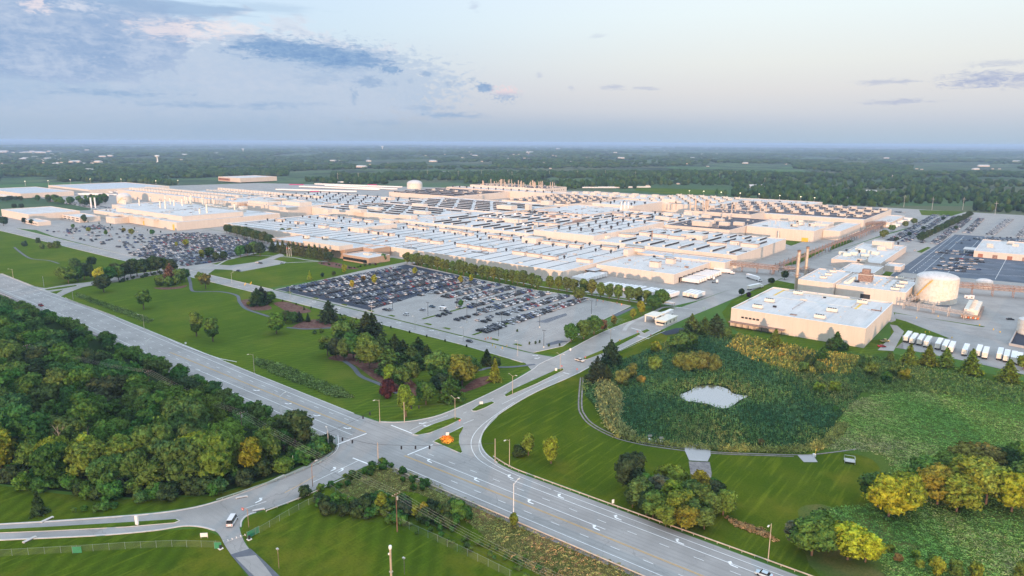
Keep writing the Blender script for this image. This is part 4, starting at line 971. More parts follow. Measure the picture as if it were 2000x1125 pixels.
ct = on(G3, shared('ctw', lambda: MB().box(-5, 5, -4, 4, .8, 7, 'rust').box(-5.4, 5.4, -4.4, 4.4, 6, 6.4, 'unit').box(-2.8, 2.8, -2.8, 2.8, 7, 10.5, 'rust').box(-5.2, 5.2, -4.2, 4.2, 0, .8, 'steel').mesh('cooling_tower')), 'cooling_tower', *W(1690, 550, 9.4))
for i in range(7): on(G3, shared('rc', lambda: MB().box(-2.2, 2.2, -.6, .6, 0, 1.6, 'cream').tube((1.4, 0, 1.6), (1.4, 0, 2.6), .5, 'cream', 8).mesh('condenser')), 'condenser', 209, 104 + i * 4)
for i in range(16): on(G3, u_hood(), 'roof_hood', 222 + (i % 4) * 6, 112 + (i // 4) * 9, s=.8)
for u, v in [(1748, 567), (1758, 561), (1765, 554), (1757, 545)]: on(G3, u_chiller(), 'chiller', *W(u, v, 9.4), s=.9)
door(G3, 'S', 222, 229, 5, 'dark')
G4 = hall('factory_building', 'long white roofed block with a tall penthouse right of the long pipe bridge road', 165, 209, 240, 388, 6.8, wall='wall_pink', cat='factory building')
on(G4, u_box(20, 13, 7, False, 'wall'), 'penthouse', *W(1724, 483, 6.8)); on(G4, u_box(8, 6, 4, False, 'wall'), 'penthouse', *W(1722, 488, 6.8))
for u, v in [(1646, 497), (1678, 490), (1684, 492), (1668, 498), (1703, 495), (1710, 497), (1655, 500), (1690, 502)]: on(G4, u_box(7, 5, 3, False, 'cream'), 'rooftop_unit', *W(u, v, 6.8))
for u, v in [(1653, 492), (1678, 494), (1735, 483), (1754, 478)]: on(G4, u_vent(), 'roof_vent', *W(u, v, 6.8))
G5 = hall('factory_building', 'small white roofed block with an orange lit chiller before the long white roofed block', 186, 214, 178, 230, 6.2, wall='wall_pink', cat='factory building')
on(G5, u_ahu(), 'rooftop_unit', *W(1682, 513, 6.2))
G6 = hall('utility_building', 'low pale annex at the corner of the long white roofed block', 212, 226, 246, 268, 4.5, wall='wall_pink', cat='utility building')
G7 = hall('vehicle_workshop', 'wide low building with roller doors and a drive through canopy inside the new car lot', 272, 400, 402, 520, 6.0, cat='workshop')
for a_ in range(276, 390, 13): door(G7, 'S', a_, a_ + 4.5, 4, 'rust' if a_ % 2 else 'brick')
MB().box(-76, -64.2, -36, -14, 4.2, 4.8, 'roof').box(-75, -74, -35, -34, 0, 4.2, 'cream').box(-75, -74, -16, -15, 0, 4.2, 'cream').build('canopy', G7)
for k in range(10): on(G7, u_box(6, 4, 2.5, False, 'unit'), 'rooftop_unit', random.uniform(280, 380), random.uniform(420, 510))
for k, (u, v) in enumerate([(1650, 398), (1600, 396)]): pass
D1 = hall('loading_dock', 'white dock shed with trailers backed against it at the right rear hall', 127, 150, 640, 760, 7, cat='loading dock')
# --- offices in front (brown)
O1 = hall('office_building', 'brown stone office with a dark window strip in front of the long hall', -372, -240, -44, -3, 9.5, wall='wall_brown', cat='office')
MB().box(-66.06, 20, -20.56, -20.5, 5.2, 6.8, 'glass').build('window', O1); MB().box(-40, 10, -20.6, -20.5, 1.2, 3.2, 'glass').build('window', O1)
MB().box(66, 66.06, -18, 18, 5.2, 6.8, 'glass').build('window', O1)
on(O1, u_box(62, 18, 4.6, False), 'penthouse', *W(640, 482, 9.5)); on(O1, u_ahu(), 'rooftop_unit', *W(598, 466, 9.5)); on(O1, u_ahu(), 'rooftop_unit', *W(635, 468, 9.5))
O2 = hall('office_building', 'small brown pavilion with a black glass band at the corner of the car park', -236, -196, -50, -22, 6.0, wall='wall_brown', cat='office')
MB().box(-19.9, 17, -14.08, -14.0, 1.4, 4.2, 'glass').build('window', O2); on(O2, u_box(8, 5, 1.8, False, 'unit'), 'rooftop_unit', -216, -34)
O3 = hall('office_building', 'brown stepped wing linking the pavilion to the long hall', -238, -222, -21.5, 2, 9.5, wall='wall_brown', cat='office')
O4 = thing('entrance_canopy', 'grey round entrance canopy on columns before the brown office', 'canopy', (*W(548, 486), 0))
MB().lathe([(0, 6.6), (10, 6.4), (10.4, 5.2), (0, 5.2)], 'roof_grey', 20).build('canopy_roof', O4)
for k in range(4): MB().tube((8 * math.cos(k * 1.57 + .7), 8 * math.sin(k * 1.57 + .7), 0), (8 * math.cos(k * 1.57 + .7), 8 * math.sin(k * 1.57 + .7), 5.2), .5, 'wall_brown', 8).build('column', O4)
# --- gatehouse
GH = thing('gatehouse', 'cream gatehouse with a drive through canopy in the middle of the gate road', 'gatehouse', (134, -70, 0))
MB().box(-3, 4, -9, 9, 0, 3.4, 'cream').build('wall', GH)
MB().box(-3.6, 4.6, -9.8, 9.8, 3.4, 3.9, 'cream').build('roof', GH)
MB().box(-12.5, -3.7, -7, 6, 4.6, 5.2, 'cream').build('canopy', GH)
for x, y in ((-12, -6.4), (-12, 5.4), (-4.4, -6.4), (-4.4, 5.4)): MB().box(x - .35, x + .35, y - .35, y + .35, 0, 4.6, 'cream').build('column', GH)
MB().box(-2.4, 3.4, -9.06, -9, 1.3, 2.4, 'glass').build('window', GH)
for y in (-7.5, -2, 4): MB().box(4, 4.06, y, y + 1.2, 1.0, 2.4, 'glass').build('window', GH)
# --- tanks and stacks
def tank(label, c, r_, h, dome, n=40, stair=True):
    t_ = thing('storage_tank', label, 'storage tank', (*c, 0))
    MB().lathe([(r_, 0), (r_, h), (r_ * 1.008, h + .02), (r_ * 1.008, h + .3)], 'tankmat', n).build('shell', t_)
    MB().lathe([(r_, h + .3)] + [(r_ * math.cos(a), h + .3 + dome * math.sin(a)) for a in [i * math.pi / 16 for i in range(1, 9)]], 'roof', n).build('roof', t_)
    MB().lathe([(r_ * 1.03, 0), (r_ * 1.03, .6), (r_, .6)], 'conc', n).build('foundation', t_)
    if stair:
        s = MB(); a0 = math.atan2(-490 - c[1], 329 - c[0])
        pts = [(1.03 * r_ * math.cos(a0 - 1.15 + i * .095), 1.03 * r_ * math.sin(a0 - 1.15 + i * .095), 1 + (h - 1) * i / 10) for i in range(11)]
        for p, q in zip(pts, pts[1:]):
            s.tube(p, q, .35, 'yellow', 4); s.tube((p[0], p[1], p[2] + 1.1), (q[0], q[1], q[2] + 1.1), .09, 'yellow', 4); s.tube(p, (p[0], p[1], p[2] + 1.1), .06, 'yellow', 4)
        s.build('stair', t_)
    return t_
tank('giant cream storage tank with a yellow spiral stair at the right', (269, 124), 14.6, 18.8, 4.0)
tank('cream storage tank standing behind the far middle halls', (-985, 775), 20, 13, 9, stair=False)
tank('small domed cream tank beside the twin left chimneys', (-1092, 98), 13, 11.5, 8.5)
tank('low white domed tank just right of the giant tank', W(1921, 563), 6.5, 5.5, 2.6, 24, False)
tank('white tank in the concrete pit at the right edge', W(2012, 652), 7.5, 9, 1.0, 28, False)
pit = thing('tank_pit', 'concrete walled pit with a dark floor round the tank at the right edge', 'retaining pit', (*W(2040, 660), 0))
c0 = Vector(W(2040, 660)); a_, b_ = W(1973, 676), W(1992, 628)
q0 = Vector(W(1971, 675)) - c0; q1 = Vector(W(1993, 632)) - c0; q2 = q1 + Vector((30, -2)); q3 = q0 + Vector((34, -8))
MB().ribbon([q3, q0, q1, q2], .6, 0, 1.6, 'conc').build('pit_wall', pit); MB().flat([q0, q3, q2, q1], .12, 'lot_dark').build('pit_floor', pit)
for u, v, vt, lb in ((1554, 567, 488, 'nearer of the two tall thin stacks beside the pipe bridge'), (1572, 546, 482, 'farther of the two tall thin stacks beside the pipe bridge')):
    p = W(u, v); h = 34 if u == 1554 else 30
    s = thing('chimney_stack', lb, 'chimney', (*p, 0))
    MB().tube((0, 0, 0), (0, 0, h), 1.35, 'stack', 18, 1.25).build('flue', s)
    MB().tube((0, 0, h - 1.6), (0, 0, h), 1.5, 'rust', 18).build('cap', s)
    pf = MB(); pf.lathe([(1.4, h * .38), (2.9, h * .38), (2.9, h * .38 + .2), (1.4, h * .38 + .2)], 'rust', 14)
    for k in range(10): a = k * .628; pf.tube((2.8 * math.cos(a), 2.8 * math.sin(a), h * .38), (2.8 * math.cos(a), 2.8 * math.sin(a), h * .38 + 1.2), .06, 'rust', 4)
    pf.build('platform', s)
# --- pipe bridges
def rack(label, p, q, h, wd, step, mats=('pipe', 'rust', 'pipe'), levels=2, m='rust'):
    p, q = Vector(p), Vector(q); L = (q - p).length; rz = math.atan2(q.y - p.y, q.x - p.x)
    r = thing('pipe_bridge', label, 'pipe bridge', (p.x, p.y, 0), rz)
    for lv in range(levels):
        b = MB(); z = h + lv * 1.9
        for k in range(4): b.tube((0, -wd / 2 + .5 + k * (wd - 1) / 3, z + .45), (L, -wd / 2 + .5 + k * (wd - 1) / 3, z + .45), .22 + .12 * ((k + lv) % 3), mats[(k + lv) % 3], 6)
        b.build('pipes', r)
    tr = MB()
    for s in (-1, 1):
        for lv in range(levels + 1): tr.tube((0, s * wd / 2, h + lv * 1.9), (L, s * wd / 2, h + lv * 1.9), .2, m, 4)
        x = 0
        while x < L:
            tr.tube((x, s * wd / 2, h), (x, s * wd / 2, h + levels * 1.9), .14, m, 4)
            tr.tube((x, s * wd / 2, h), (min(L, x + step / 4), s * wd / 2, h + levels * 1.9), .10, m, 4); x += step / 4
    tr.build('truss', r)
    x = 0
    pm = shared(('rk', h, wd, m), lambda: MB().box(-.22, .22, -wd / 2 - .2, -wd / 2 + .2, 0, h + 3.8, m).box(-.22, .22, wd / 2 - .2, wd / 2 + .2, 0, h + 3.8, m).box(-.2, .2, -wd / 2, wd / 2, h - .5, h - .1, m).mesh('bent'))
    while x <= L + .1: link('bent', pm, r, (x, 0, 0)); x += step
    return r
rack('pipe bridge crossing the gate road from the dock hall to the twin thin stacks', (93, 150), (262, 164), 5.4, 4.5, 14)
rack('pipe bridge running on to the right behind the giant tank', (262, 166), (420, 205), 5.4, 4.5, 14)
rack('longest brown pipe bridge running away beside the road to the rear', (133, 158), (144, 690), 5.2, 3.6, 13, ('rust', 'rust', 'pipe'), 1)
rack('short pipe bridge from the orange lit dock to the rear right', (118, 574), (142, 640), 6, 4, 12)
rack('low pipe rack along the foot of the giant tank', (254, 82), (298, 72), 3.2, 3, 10, levels=1, m='pipe')
rack('short pipe rack between the lower block and the giant tank', (254, 92), (258, 118), 3.2, 3, 8, levels=1, m='pipe')
CT = thing('cooling_tower_row', 'row of cream cooling tower cells right of the giant tank', 'cooling tower', (296, 96, 0))
MB().box(-5.5, 5.5, -19, 19, 0, 2.2, 'wall_brown').box(-5.8, 5.8, -19.3, 19.3, 2.2, 2.6, 'rust').build('basin', CT)
for k in range(6):
    c_ = MB().box(-4.2, 4.2, -2.5, 2.5, 2.6, 6.2, 'cream').build('cell', CT, (0, -15.5 + k * 6.2, 0))
    MB().lathe([(1.7, 6.2), (1.5, 7.2), (1.35, 7.2), (1.5, 6.3)], 'unit', 14).build('fan_ring', c_)
for k in range(8): MB().tube((-5 + k * 1.4, -19.4, .9), (-5 + k * 1.4, -20.6, .9), .55, 'orange' if k % 2 else 'cream', 8).build('pipe_end', CT)
EQ = [(W(1888, 583), 'white electrical cabinet with a black square nearest the cooling cells'), (W(1898, 583), 'white electrical cabinet left of the concrete pit road')]
for p, lb in EQ:
    e = thing('electrical_cabinet', lb, 'cabinet', (*p, 0)); MB().box(-1.6, 1.6, -1, 1, 0, 2.6, 'white').build('housing', e); MB().box(-.5, .5, -1.05, -1, .8, 1.6, 'dark').build('vent', e)
for k, (u, v, lb) in enumerate([(1700, 583, 'grey ribbed transformer behind the nearest white roofed building'), (1810, 592, 'low orange lit heat exchanger at the foot of the giant tank')]):
    e = thing('transformer' if k == 0 else 'heat_exchanger', lb, 'plant equipment', (*W(u, v), 0))
    MB().box(-4.5, 4.5, -2, 2, 0, 3.0, 'steel' if k == 0 else 'cream').build('tank_body', e)
    f = MB()
    for i in range(8): f.box(-4.2 + i * 1.1, -3.9 + i * 1.1, -2.6, -2.0, .4, 2.8, 'steel')
    f.build('fins', e); MB().tube((-4, 0, 3), (4, 0, 5), .3, 'dark', 6).build('bushing', e)

# pipework, conduits and ducts lying over the roofs
rr = random.Random(21)
for h_ in [o for o in C.objects if o.get('category') in ('factory building',) and o.get('zr') and o.get('hx')]:
    hx, hy, z = h_['hx'], h_['hy'], h_['zr']
    if hx < 15 or hy < 15: continue
    n = int(min(46, hx * hy / 260)); b = MB()
    if h_ is G1: n = 4
    for k in range(n):
        x, y = rr.uniform(-hx + 6, hx - 6), rr.uniform(-hy + 6, hy - 6); L = rr.uniform(5, 30); q = rr.random(); r_ = rr.choice([.12, .2, .35]); m_ = rr.choice(['rust', 'pipe', 'steel', 'unit', 'dark'])
        x2, y2 = (min(hx - 2, x + L), y) if q < .5 else (x, min(hy - 2, y + L))
        b.tube((x, y, z + .6), (x2, y2, z + .6), r_, m_, 5)
        for f in (0, .5, 1): b.box(x + (x2 - x) * f - .15, x + (x2 - x) * f + .15, y + (y2 - y) * f - .15, y + (y2 - y) * f + .15, z, z + .5, 'dark')
        if q < .3: b.tube((x2, y2, z), (x2, y2, z + rr.uniform(1.5, 4)), .3, m_, 6)
    b.build('roof_pipework', h_)
    b = MB()
    for k in range(int(n * 1.2)):
        x, y = rr.uniform(-hx + 5, hx - 5), rr.uniform(-hy + 5, hy - 5); a, c_ = rr.uniform(.5, 2.2), rr.uniform(.4, 1.6); b.box(x - a, x + a, y - c_, y + c_, z, z + rr.uniform(.3, 1.5), rr.choice(['unit', 'dark', 'roof_grey', 'rust', 'steel']))
    kind(b.build('roof_curbs', h_), 'stuff')
# ------------------------------------------------------------------ vegetation
def leaves(cent, nrm, size, r_):
    """quads at cent, facing nrm with scatter"""
    n = len(cent); nn = nrm + r_.normal(0, .55, (n, 3)); nn /= np.linalg.norm(nn, axis=1)[:, None] + 1e-9
    up = r_.normal(0, 1, (n, 3)); a = np.cross(nn, up); a /= np.linalg.norm(a, axis=1)[:, None] + 1e-9; b = np.cross(nn, a)
    s = (size * r_.uniform(.6, 1.3, n))[:, None]
    q = np.stack([cent - a * s, cent - b * s * .8 + nn * s * .2, cent + a * s, cent + b * s * .8 - nn * s * .1], 1)
    return q.reshape(-1, 3)
def lumpy(V, F, c, r_, rg, amp=.18):
    d = V * (1 + rg.normal(0, amp, len(V)))[:, None]
    return d * np.array(r_) + np.array(c), F
def crown_mesh(name, seed, kind_='broad', H=10.0, Rr=4.2, nleaf=1500, ls=.42):
    rg = np.random.default_rng(seed); vs = []; fs = []; o = 0; lob = []
    if kind_ in ('broad', 'oval', 'open', 'shrub', 'willow'):
        nl = {'broad': 15, 'oval': 12, 'open': 11, 'shrub': 7, 'willow': 16}[kind_]
        z0 = {'broad': .22, 'oval': .16, 'open': .3, 'shrub': .02, 'willow': .15}[kind_] * H
        for i in range(nl):
            t_ = (i + .5) / nl; z = z0 + (H - z0) * (.12 + .76 * t_)
            prof = math.sin(math.pi * (.12 + .78 * t_)) ** .7
            if kind_ == 'oval': prof = math.sin(math.pi * (.1 + .82 * t_)) ** .8 * .85
            a = i * 2.4 + rg.uniform(-.5, .5); rr = Rr * prof * (.60 if kind_ != 'open' else .75) * rg.uniform(.55, 1.0)
            s = Rr * rg.uniform(.30, .50) * (.75 + .3 * prof)
            if kind_ == 'open': s *= .8
            lob.append((rr * math.cos(a), rr * math.sin(a), z, s, s * rg.uniform(.7, .95)))
        lob.append((0, 0, z0 + (H - z0) * .5, Rr * .55, (H - z0) * .36))
        wts = np.array([l[3] ** 2 for l in lob]); wts /= wts.sum(); pick = rg.choice(len(lob), nleaf, p=wts)
        L = np.array(lob)[pick]
        d = rg.normal(0, 1, (nleaf, 3)); d[:, 2] += .25; d /= np.linalg.norm(d, axis=1)[:, None]
        k = rg.uniform(.82, 1.14, nleaf)[:, None]
        cen = L[:, :3] + d * np.stack([L[:, 3], L[:, 3], L[:, 4]], 1) * k
        cen[:, 2] = np.maximum(cen[:, 2], .25)
        q = leaves(cen, d, ls, rg)
        for l in lob:
            V, F = lumpy(ICO1[0] if kind_ == 'open' else ICO2[0], ICO1[1] if kind_ == 'open' else ICO2[1], l[:3], (l[3] * .84, l[3] * .84, l[4] * .84), rg, .12)
            vs.append(V); fs += [tuple(i + o for i in f) for f in F]; o += len(V)
    else:                                                       # conifer: whorls of drooping boughs
        lay = {'pine': 13, 'fir': 16, 'cone': 14}[kind_]; cen = []; nr = []
        for i in range(lay):
            t_ = i / (lay - 1); z = H * (.08 + .88 * t_); R0 = Rr * ((1 - t_ ** 1.9) ** .9 if kind_ == 'pine' else (1 - t_) ** .95) + .25
            if kind_ == 'pine': R0 *= rg.uniform(.75, 1.1)
            nb = int(9 - 4 * t_)
            for j in range(nb):
                a = j * 6.283 / nb + i * .7 + rg.uniform(-.25, .25); rb = R0 * rg.uniform(.75, 1.12)
                m_ = int(4 + rb * 4.2)
                for k in range(m_):
                    f = (k + 1) / m_
                    for _ in range(2 if kind_ != 'cone' else 3):
                        w_ = .30 * rb * (1 - f * .4)
                        cen.append((rb * f * math.cos(a) + rg.normal(0, w_ * .5), rb * f * math.sin(a) + rg.normal(0, w_ * .5), z - .18 * rb * f + rg.normal(0, .16) + (.25 * f * f if kind_ == 'pine' else 0)))
                        nr.append((.35 * math.cos(a), .35 * math.sin(a), 1))
        q = leaves(np.array(cen), np.array(nr), ls, rg)
        V, F = lumpy(ICO2[0], ICO2[1], (0, 0, H * .42), (Rr * .42, Rr * .42, H * .40), rg, .12)
        zz = (V[:, 2] - H * .02) / (H * .8); V[:, :2] *= np.clip(1.25 - zz, .1, 1.3)[:, None]
        vs.append(V); fs += F; o += len(V)
    nq = len(q) // 4; vs.append(q); fs += [(o + 4 * i, o + 4 * i + 1, o + 4 * i + 2, o + 4 * i + 3) for i in range(nq)]
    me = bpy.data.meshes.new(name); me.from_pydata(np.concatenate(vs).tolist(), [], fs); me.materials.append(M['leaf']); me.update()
    return me
def trunk_mesh(H, r_, limbs=5, m='bark', top=.75):
    b = MB(); b.tube((0, 0, -.2), (0, 0, H * .3), r_ * 1.25, m, 7, r_); b.tube((0, 0, H * .3), (.1, 0, H * top), r_, m, 7, r_ * .35)
    for i in range(limbs):
        a = i * 2.4; z = H * (.28 + .06 * i); e = H * .28
        b.tube((0, 0, z), (e * math.cos(a), e * math.sin(a), z + e * .8), r_ * .45, m, 5, r_ * .15)
    return b.mesh('trunk')
CR = {'broad': [crown_mesh('crown', 10 + i, 'broad', 10, 4.6) for i in range(5)], 'oval': [crown_mesh('crown', 30 + i, 'oval', 10, 3.7) for i in range(4)],
      'open': [crown_mesh('crown', 50 + i, 'open', 10, 4.4, 1200) for i in range(3)], 'pine': [crown_mesh('crown', 70 + i, 'pine', 10, 3.9, ls=.42) for i in range(3)],
      'fir': [crown_mesh('crown', 80 + i, 'fir', 10, 3.3, ls=.36) for i in range(2)], 'cone': [crown_mesh('crown', 90 + i, 'cone', 10, 3.0, ls=.30) for i in range(2)],
      'shrub': [crown_mesh('crown', 100 + i, 'shrub', 10, 7.5, 700, .8) for i in range(4)], 'willow': [crown_mesh('crown', 120 + i, 'willow', 10, 6.5, 1800, .45) for i in range(2)]}
TK = trunk_mesh(10, .24); TKP = trunk_mesh(10, .2, 0, top=.95)
GREEN = [(.040, .100, .020), (.036, .095, .022), (.055, .115, .022), (.068, .130, .024), (.045, .105, .030)]
DARK = [(.032, .058, .020), (.038, .062, .022), (.028, .052, .024)]
GOLD = [(.12, .165, .022), (.145, .175, .020), (.10, .150, .024)]
OLIVE = [(.072, .125, .028), (.082, .130, .028), (.062, .112, .028)]
YEL = [(.25, .27, .02), (.21, .25, .03)]
PURP = [(.045, .018, .024)]
KNAME = {'broad': 'broadleaf_tree', 'oval': 'oval_tree', 'open': 'open_crowned_tree', 'pine': 'pine_tree', 'fir': 'fir_tree', 'cone': 'conifer_tree', 'shrub': 'shrub', 'willow': 'spreading_tree'}
def tree(x, y, h, kd, cols, label, group=None, name=None, wide=1.0, cat=None, parts=True, r_=random):
    o = thing(name or KNAME[kd], label, cat or ('shrub' if kd == 'shrub' else 'tree'), (x, y, .05), r_.uniform(0, 6.28), group)
    col = r_.choice(cols) if isinstance(cols, list) else cols
    col = tuple(c * r_.uniform(.88, 1.12) for c in col)
    s = h / 10
    ws = s * wide * r_.uniform(.9, 1.1)
    if kd == 'shrub': link('foliage', r_.choice(CR[kd]), o, None, color=col, scale=(ws, ws, s * 1.0)); link('stem', TK, o, None, scale=(s, s, s * .5))
    else:
        link('crown', r_.choice(CR[kd]), o, None, color=col, scale=(ws, ws, s))
        link('trunk', TKP if kd in ('pine', 'fir', 'cone') else TK, o, None, scale=(s * 1.0, s * 1.0, s))
    return o
def TP(u, v, h, kd, cols, label, **k): return tree(*W(u, v), h, kd, cols, label, **k)
def tuft(n, spread, size, seed, flat_=.4):
    rg = np.random.default_rng(seed); c_ = np.stack([rg.normal(0, spread, n), rg.normal(0, spread, n), np.abs(rg.normal(.5, .25, n))], 1)
    q = leaves(c_, np.tile([0, -.2, flat_], (n, 1)), size, rg); q[:, 2] = np.maximum(q[:, 2], 0)
    return q, [(4 * i, 4 * i + 1, 4 * i + 2, 4 * i + 3) for i in range(n)]
def cover(name, poly, n, hs, cols, seed, tpl=(9, .45, .26), skip=None, gain=1.7):
    rg = np.random.default_rng(seed); x0, x1 = min(p[0] for p in poly), max(p[0] for p in poly); y0, y1 = min(p[1] for p in poly), max(p[1] for p in poly)
    xf = []; cc = []
    while len(xf) < n:
        x, y = rg.uniform(x0, x1), rg.uniform(y0, y1)
        if inside(x, y, poly) and not (skip and inside(x, y, skip)):
            k = .5 + .5 * math.sin(x * .07 + 1.3 * math.sin(y * .05)) * math.cos(y * .06 + x * .02); k = min(1, max(0, k + rg.normal(0, .18)))
            a = np.array(cols[int(k * (len(cols) - 1))]); h = rg.uniform(*hs); s = rg.uniform(.8, 1.5)
            xf.append((x, y, .05, rg.uniform(0, 6.28), s, s, h)); cc.append(a * rg.uniform(.7, 1.3) * gain)
    tv, tf = tuft(*tpl, seed)
    return kind(link(name, mass(name, tv, tf, None, ['leaf_mass'], xf, cc)), 'stuff')
SM = lambda pts_: spline(pts_, 4, True)
# roadside wood on the left, each tree its own
FOR = P((-70, 585), (0, 622), (90, 662), (180, 705), (250, 742), (330, 785), (395, 826), (440, 858), (465, 882), (500, 893), (530, 905), (550, 917), (500, 932), (420, 958), (320, 966), (190, 962), (80, 945), (-70, 925))
pts = []
rf = random.Random(3)
st = 10.6
ax0, ax1 = min(p[0] for p in FOR), max(p[0] for p in FOR); ay0, ay1 = min(p[1] for p in FOR), max(p[1] for p in FOR)
yy = ay0; row = 0
while yy < ay1:
    xx = ax0 + (row % 2) * st / 2
    while xx < ax1:
        p = (xx + rf.uniform(-2.6, 2.6), yy + rf.uniform(-2.6, 2.6))
        if inside(*p, FOR): pts.append(p)
        xx += st
    yy += st * .87; row += 1
cxy = lambda p: (p[0] - CAM[0], p[1] - CAM[1])
def screen(x, y, z=0):
    X, Y = cxy((x, y)); c, s = math.cos(-YAW), math.sin(-YAW); X, Y = X * c - Y * s, X * s + Y * c
    f = Y * math.cos(PITCH) + (CAM[2] - z) * math.sin(PITCH); d = -Y * math.sin(PITCH) + (CAM[2] - z) * math.cos(PITCH)
    return 1000 + F_ * X / f, 562.5 + F_ * d / f
pts.sort(key=lambda p: math.hypot(*cxy(p)))
vis = [p for p in pts if -60 < screen(*p)[0] < 2060]
first, rest = vis[:290], vis[290:] + [p for p in pts if p not in vis]
ranks = ['front', 'second', 'third', 'fourth', 'fifth', 'sixth', 'seventh', 'eighth', 'ninth', 'tenth', 'eleventh', 'twelfth']
byr = {}
for p in first:
    k = int((screen(*p)[1] - 580) // 36); byr.setdefault(k, []).append(p)
keys = sorted(byr, reverse=True)
for ri, k in enumerate(keys):
    for i, p in enumerate(sorted(byr[k], key=lambda q: screen(*q)[0])):
        u, v = screen(*p); front = v > 900
        rr_ = rf.random()
        if front: cols = GOLD + OLIVE if rr_ < .7 else GREEN
        elif v > 820: cols = OLIVE + GREEN if rr_ < .5 else GREEN
        else: cols = GREEN if rr_ < .72 else (DARK if rr_ < .86 else OLIVE)
        if front and (abs(u - 395) < 14 or abs(u - 480) < 8): cols = YEL
        h = rf.choice([rf.uniform(9, 13), rf.uniform(13, 19), rf.uniform(14, 18)])
        kd = rf.choice(['broad', 'broad', 'oval', 'open', 'willow'] if front else ['broad', 'broad', 'oval', 'willow'])
        cn = 'yellow' if cols is YEL else ('golden' if cols[0] in GOLD else 'olive' if cols[0] in OLIVE else 'dark green' if cols is DARK else 'green')
        cols = [tuple(q * .88 for q in c_) for c_ in cols]
        tree(*p, h, kd, cols, f"{cn} tree, {ordn(i + 1)} from the left in the {ranks[min(ri, 11)]} rank of the roadside wood", group='trees of the roadside wood', name='woodland_tree', wide=rf.uniform(1.0, 1.25) if kd != 'willow' else .8, r_=rf)
# understorey along the front edge of the wood and on its far verge
def edge_shrubs(line, n, hs, cols, label, group, name='shrub', jit=3.0, wide=1.0):
    ln = spline(line, 8); 
    for i in range(n):
        t_ = (i + .5) / n * (len(ln) - 1); j = int(t_); f = t_ - j; a = ln[j]; b = ln[min(j + 1, len(ln) - 1)]
        x = a[0] + (b[0] - a[0]) * f + rf.uniform(-jit, jit); y = a[1] + (b[1] - a[1]) * f + rf.uniform(-jit, jit)
        tree(x, y, rf.uniform(*hs), 'shrub', cols, label.format(ordn(i + 1)), group=group, name=name, wide=wide, r_=rf)
edge_shrubs(P((-10, 938), (100, 952), (200, 966), (300, 970), (420, 958), (500, 934), (560, 910), (610, 890), (640, 876)), 72, (3.0, 6.2), GREEN + DARK, '{} bush from the left along the lower edge of the roadside wood', 'bushes edging the roadside wood', name='woodland_bush')
edge_shrubs(P((0, 590), (120, 636), (250, 694), (330, 732), (400, 765), (470, 800), (540, 838)), 90, (2.5, 6.5), GREEN + OLIVE, '{} bush from the top left between wood and main road', 'bushes between the wood and the main road', name='verge_bush')
edge_shrubs(P((470, 830), (520, 860), (560, 880), (610, 895)), 14, (1.8, 3.5), GREEN, '{} low bush in the power line gap right of the wood', 'bushes in the power line gap', name='verge_bush')
TP(372, 782, 11, 'broad', DARK, 'big dark round tree against the main road guard rail', wide=1.3)
TP(346, 776, 9, 'broad', DARK, 'dark tree left of the big round one by the guard rail')
TP(392, 790, 9, 'oval', OLIVE, 'olive tree just right of the big dark round tree by the guard rail')
TP(577, 868, 14, 'broad', DARK, 'largest round dark tree at the left of the junction', wide=1.15)
TP(555, 880, 9, 'broad', GREEN, 'smaller tree at the left foot of the largest round dark tree')
TP(600, 872, 8, 'oval', DARK, 'narrow dark tree at the right foot of the largest round tree')
TP(598, 908, 2.5, 'shrub', GREEN, 'pale bush beside the teal guard rail near the junction')
TP(77, 1004, 8.2, 'cone', DARK, 'lone cone shaped evergreen on the grass below the wood', wide=1.1)
for i, (u, v, h) in enumerate([(145, 1000, 1.6), (165, 998, 1.8), (188, 998, 2.6), (205, 996, 2.8), (222, 992, 2.0)]):
    TP(u, v, h, 'shrub', GREEN, f'{ordn(i + 1)} low bush from the left in the clump on the grass below the wood', group='clump of low bushes below the wood')
# dead trees in the wood
for i, (u, v, h) in enumerate([(122, 905, 15), (178, 900, 13), (412, 925, 16), (425, 930, 17), (405, 915, 13)]):
    o = thing('dead_tree', ['bare pale dead tree at the far left of the wood', 'bare dead tree second from the left in the wood', 'bare grey snag left of the tallest dead tree', 'tallest bare tan dead tree in the wood behind the yellow tree', 'short leaning bare snag beside the tallest dead tree'][i], 'tree', (*W(u, v), 0))
    b = MB(); b.tube((0, 0, 0), (.3, 0, h), .3, 'deadwood', 6, .06)
    for k in range(9):
        a = k * 2.3; z = h * (.5 + .045 * k); e = h * .16; b.tube((0, 0, z), (e * math.cos(a), e * math.sin(a), z + e * 1.3), .11, 'deadwood', 4, .02); b.tube((e * .6 * math.cos(a), e * .6 * math.sin(a), z + e * .8), (e * .9 * math.cos(a + .5), e * .9 * math.sin(a + .5), z + e * 1.6), .05, 'deadwood', 4, .01)
    b.build('branches', o)
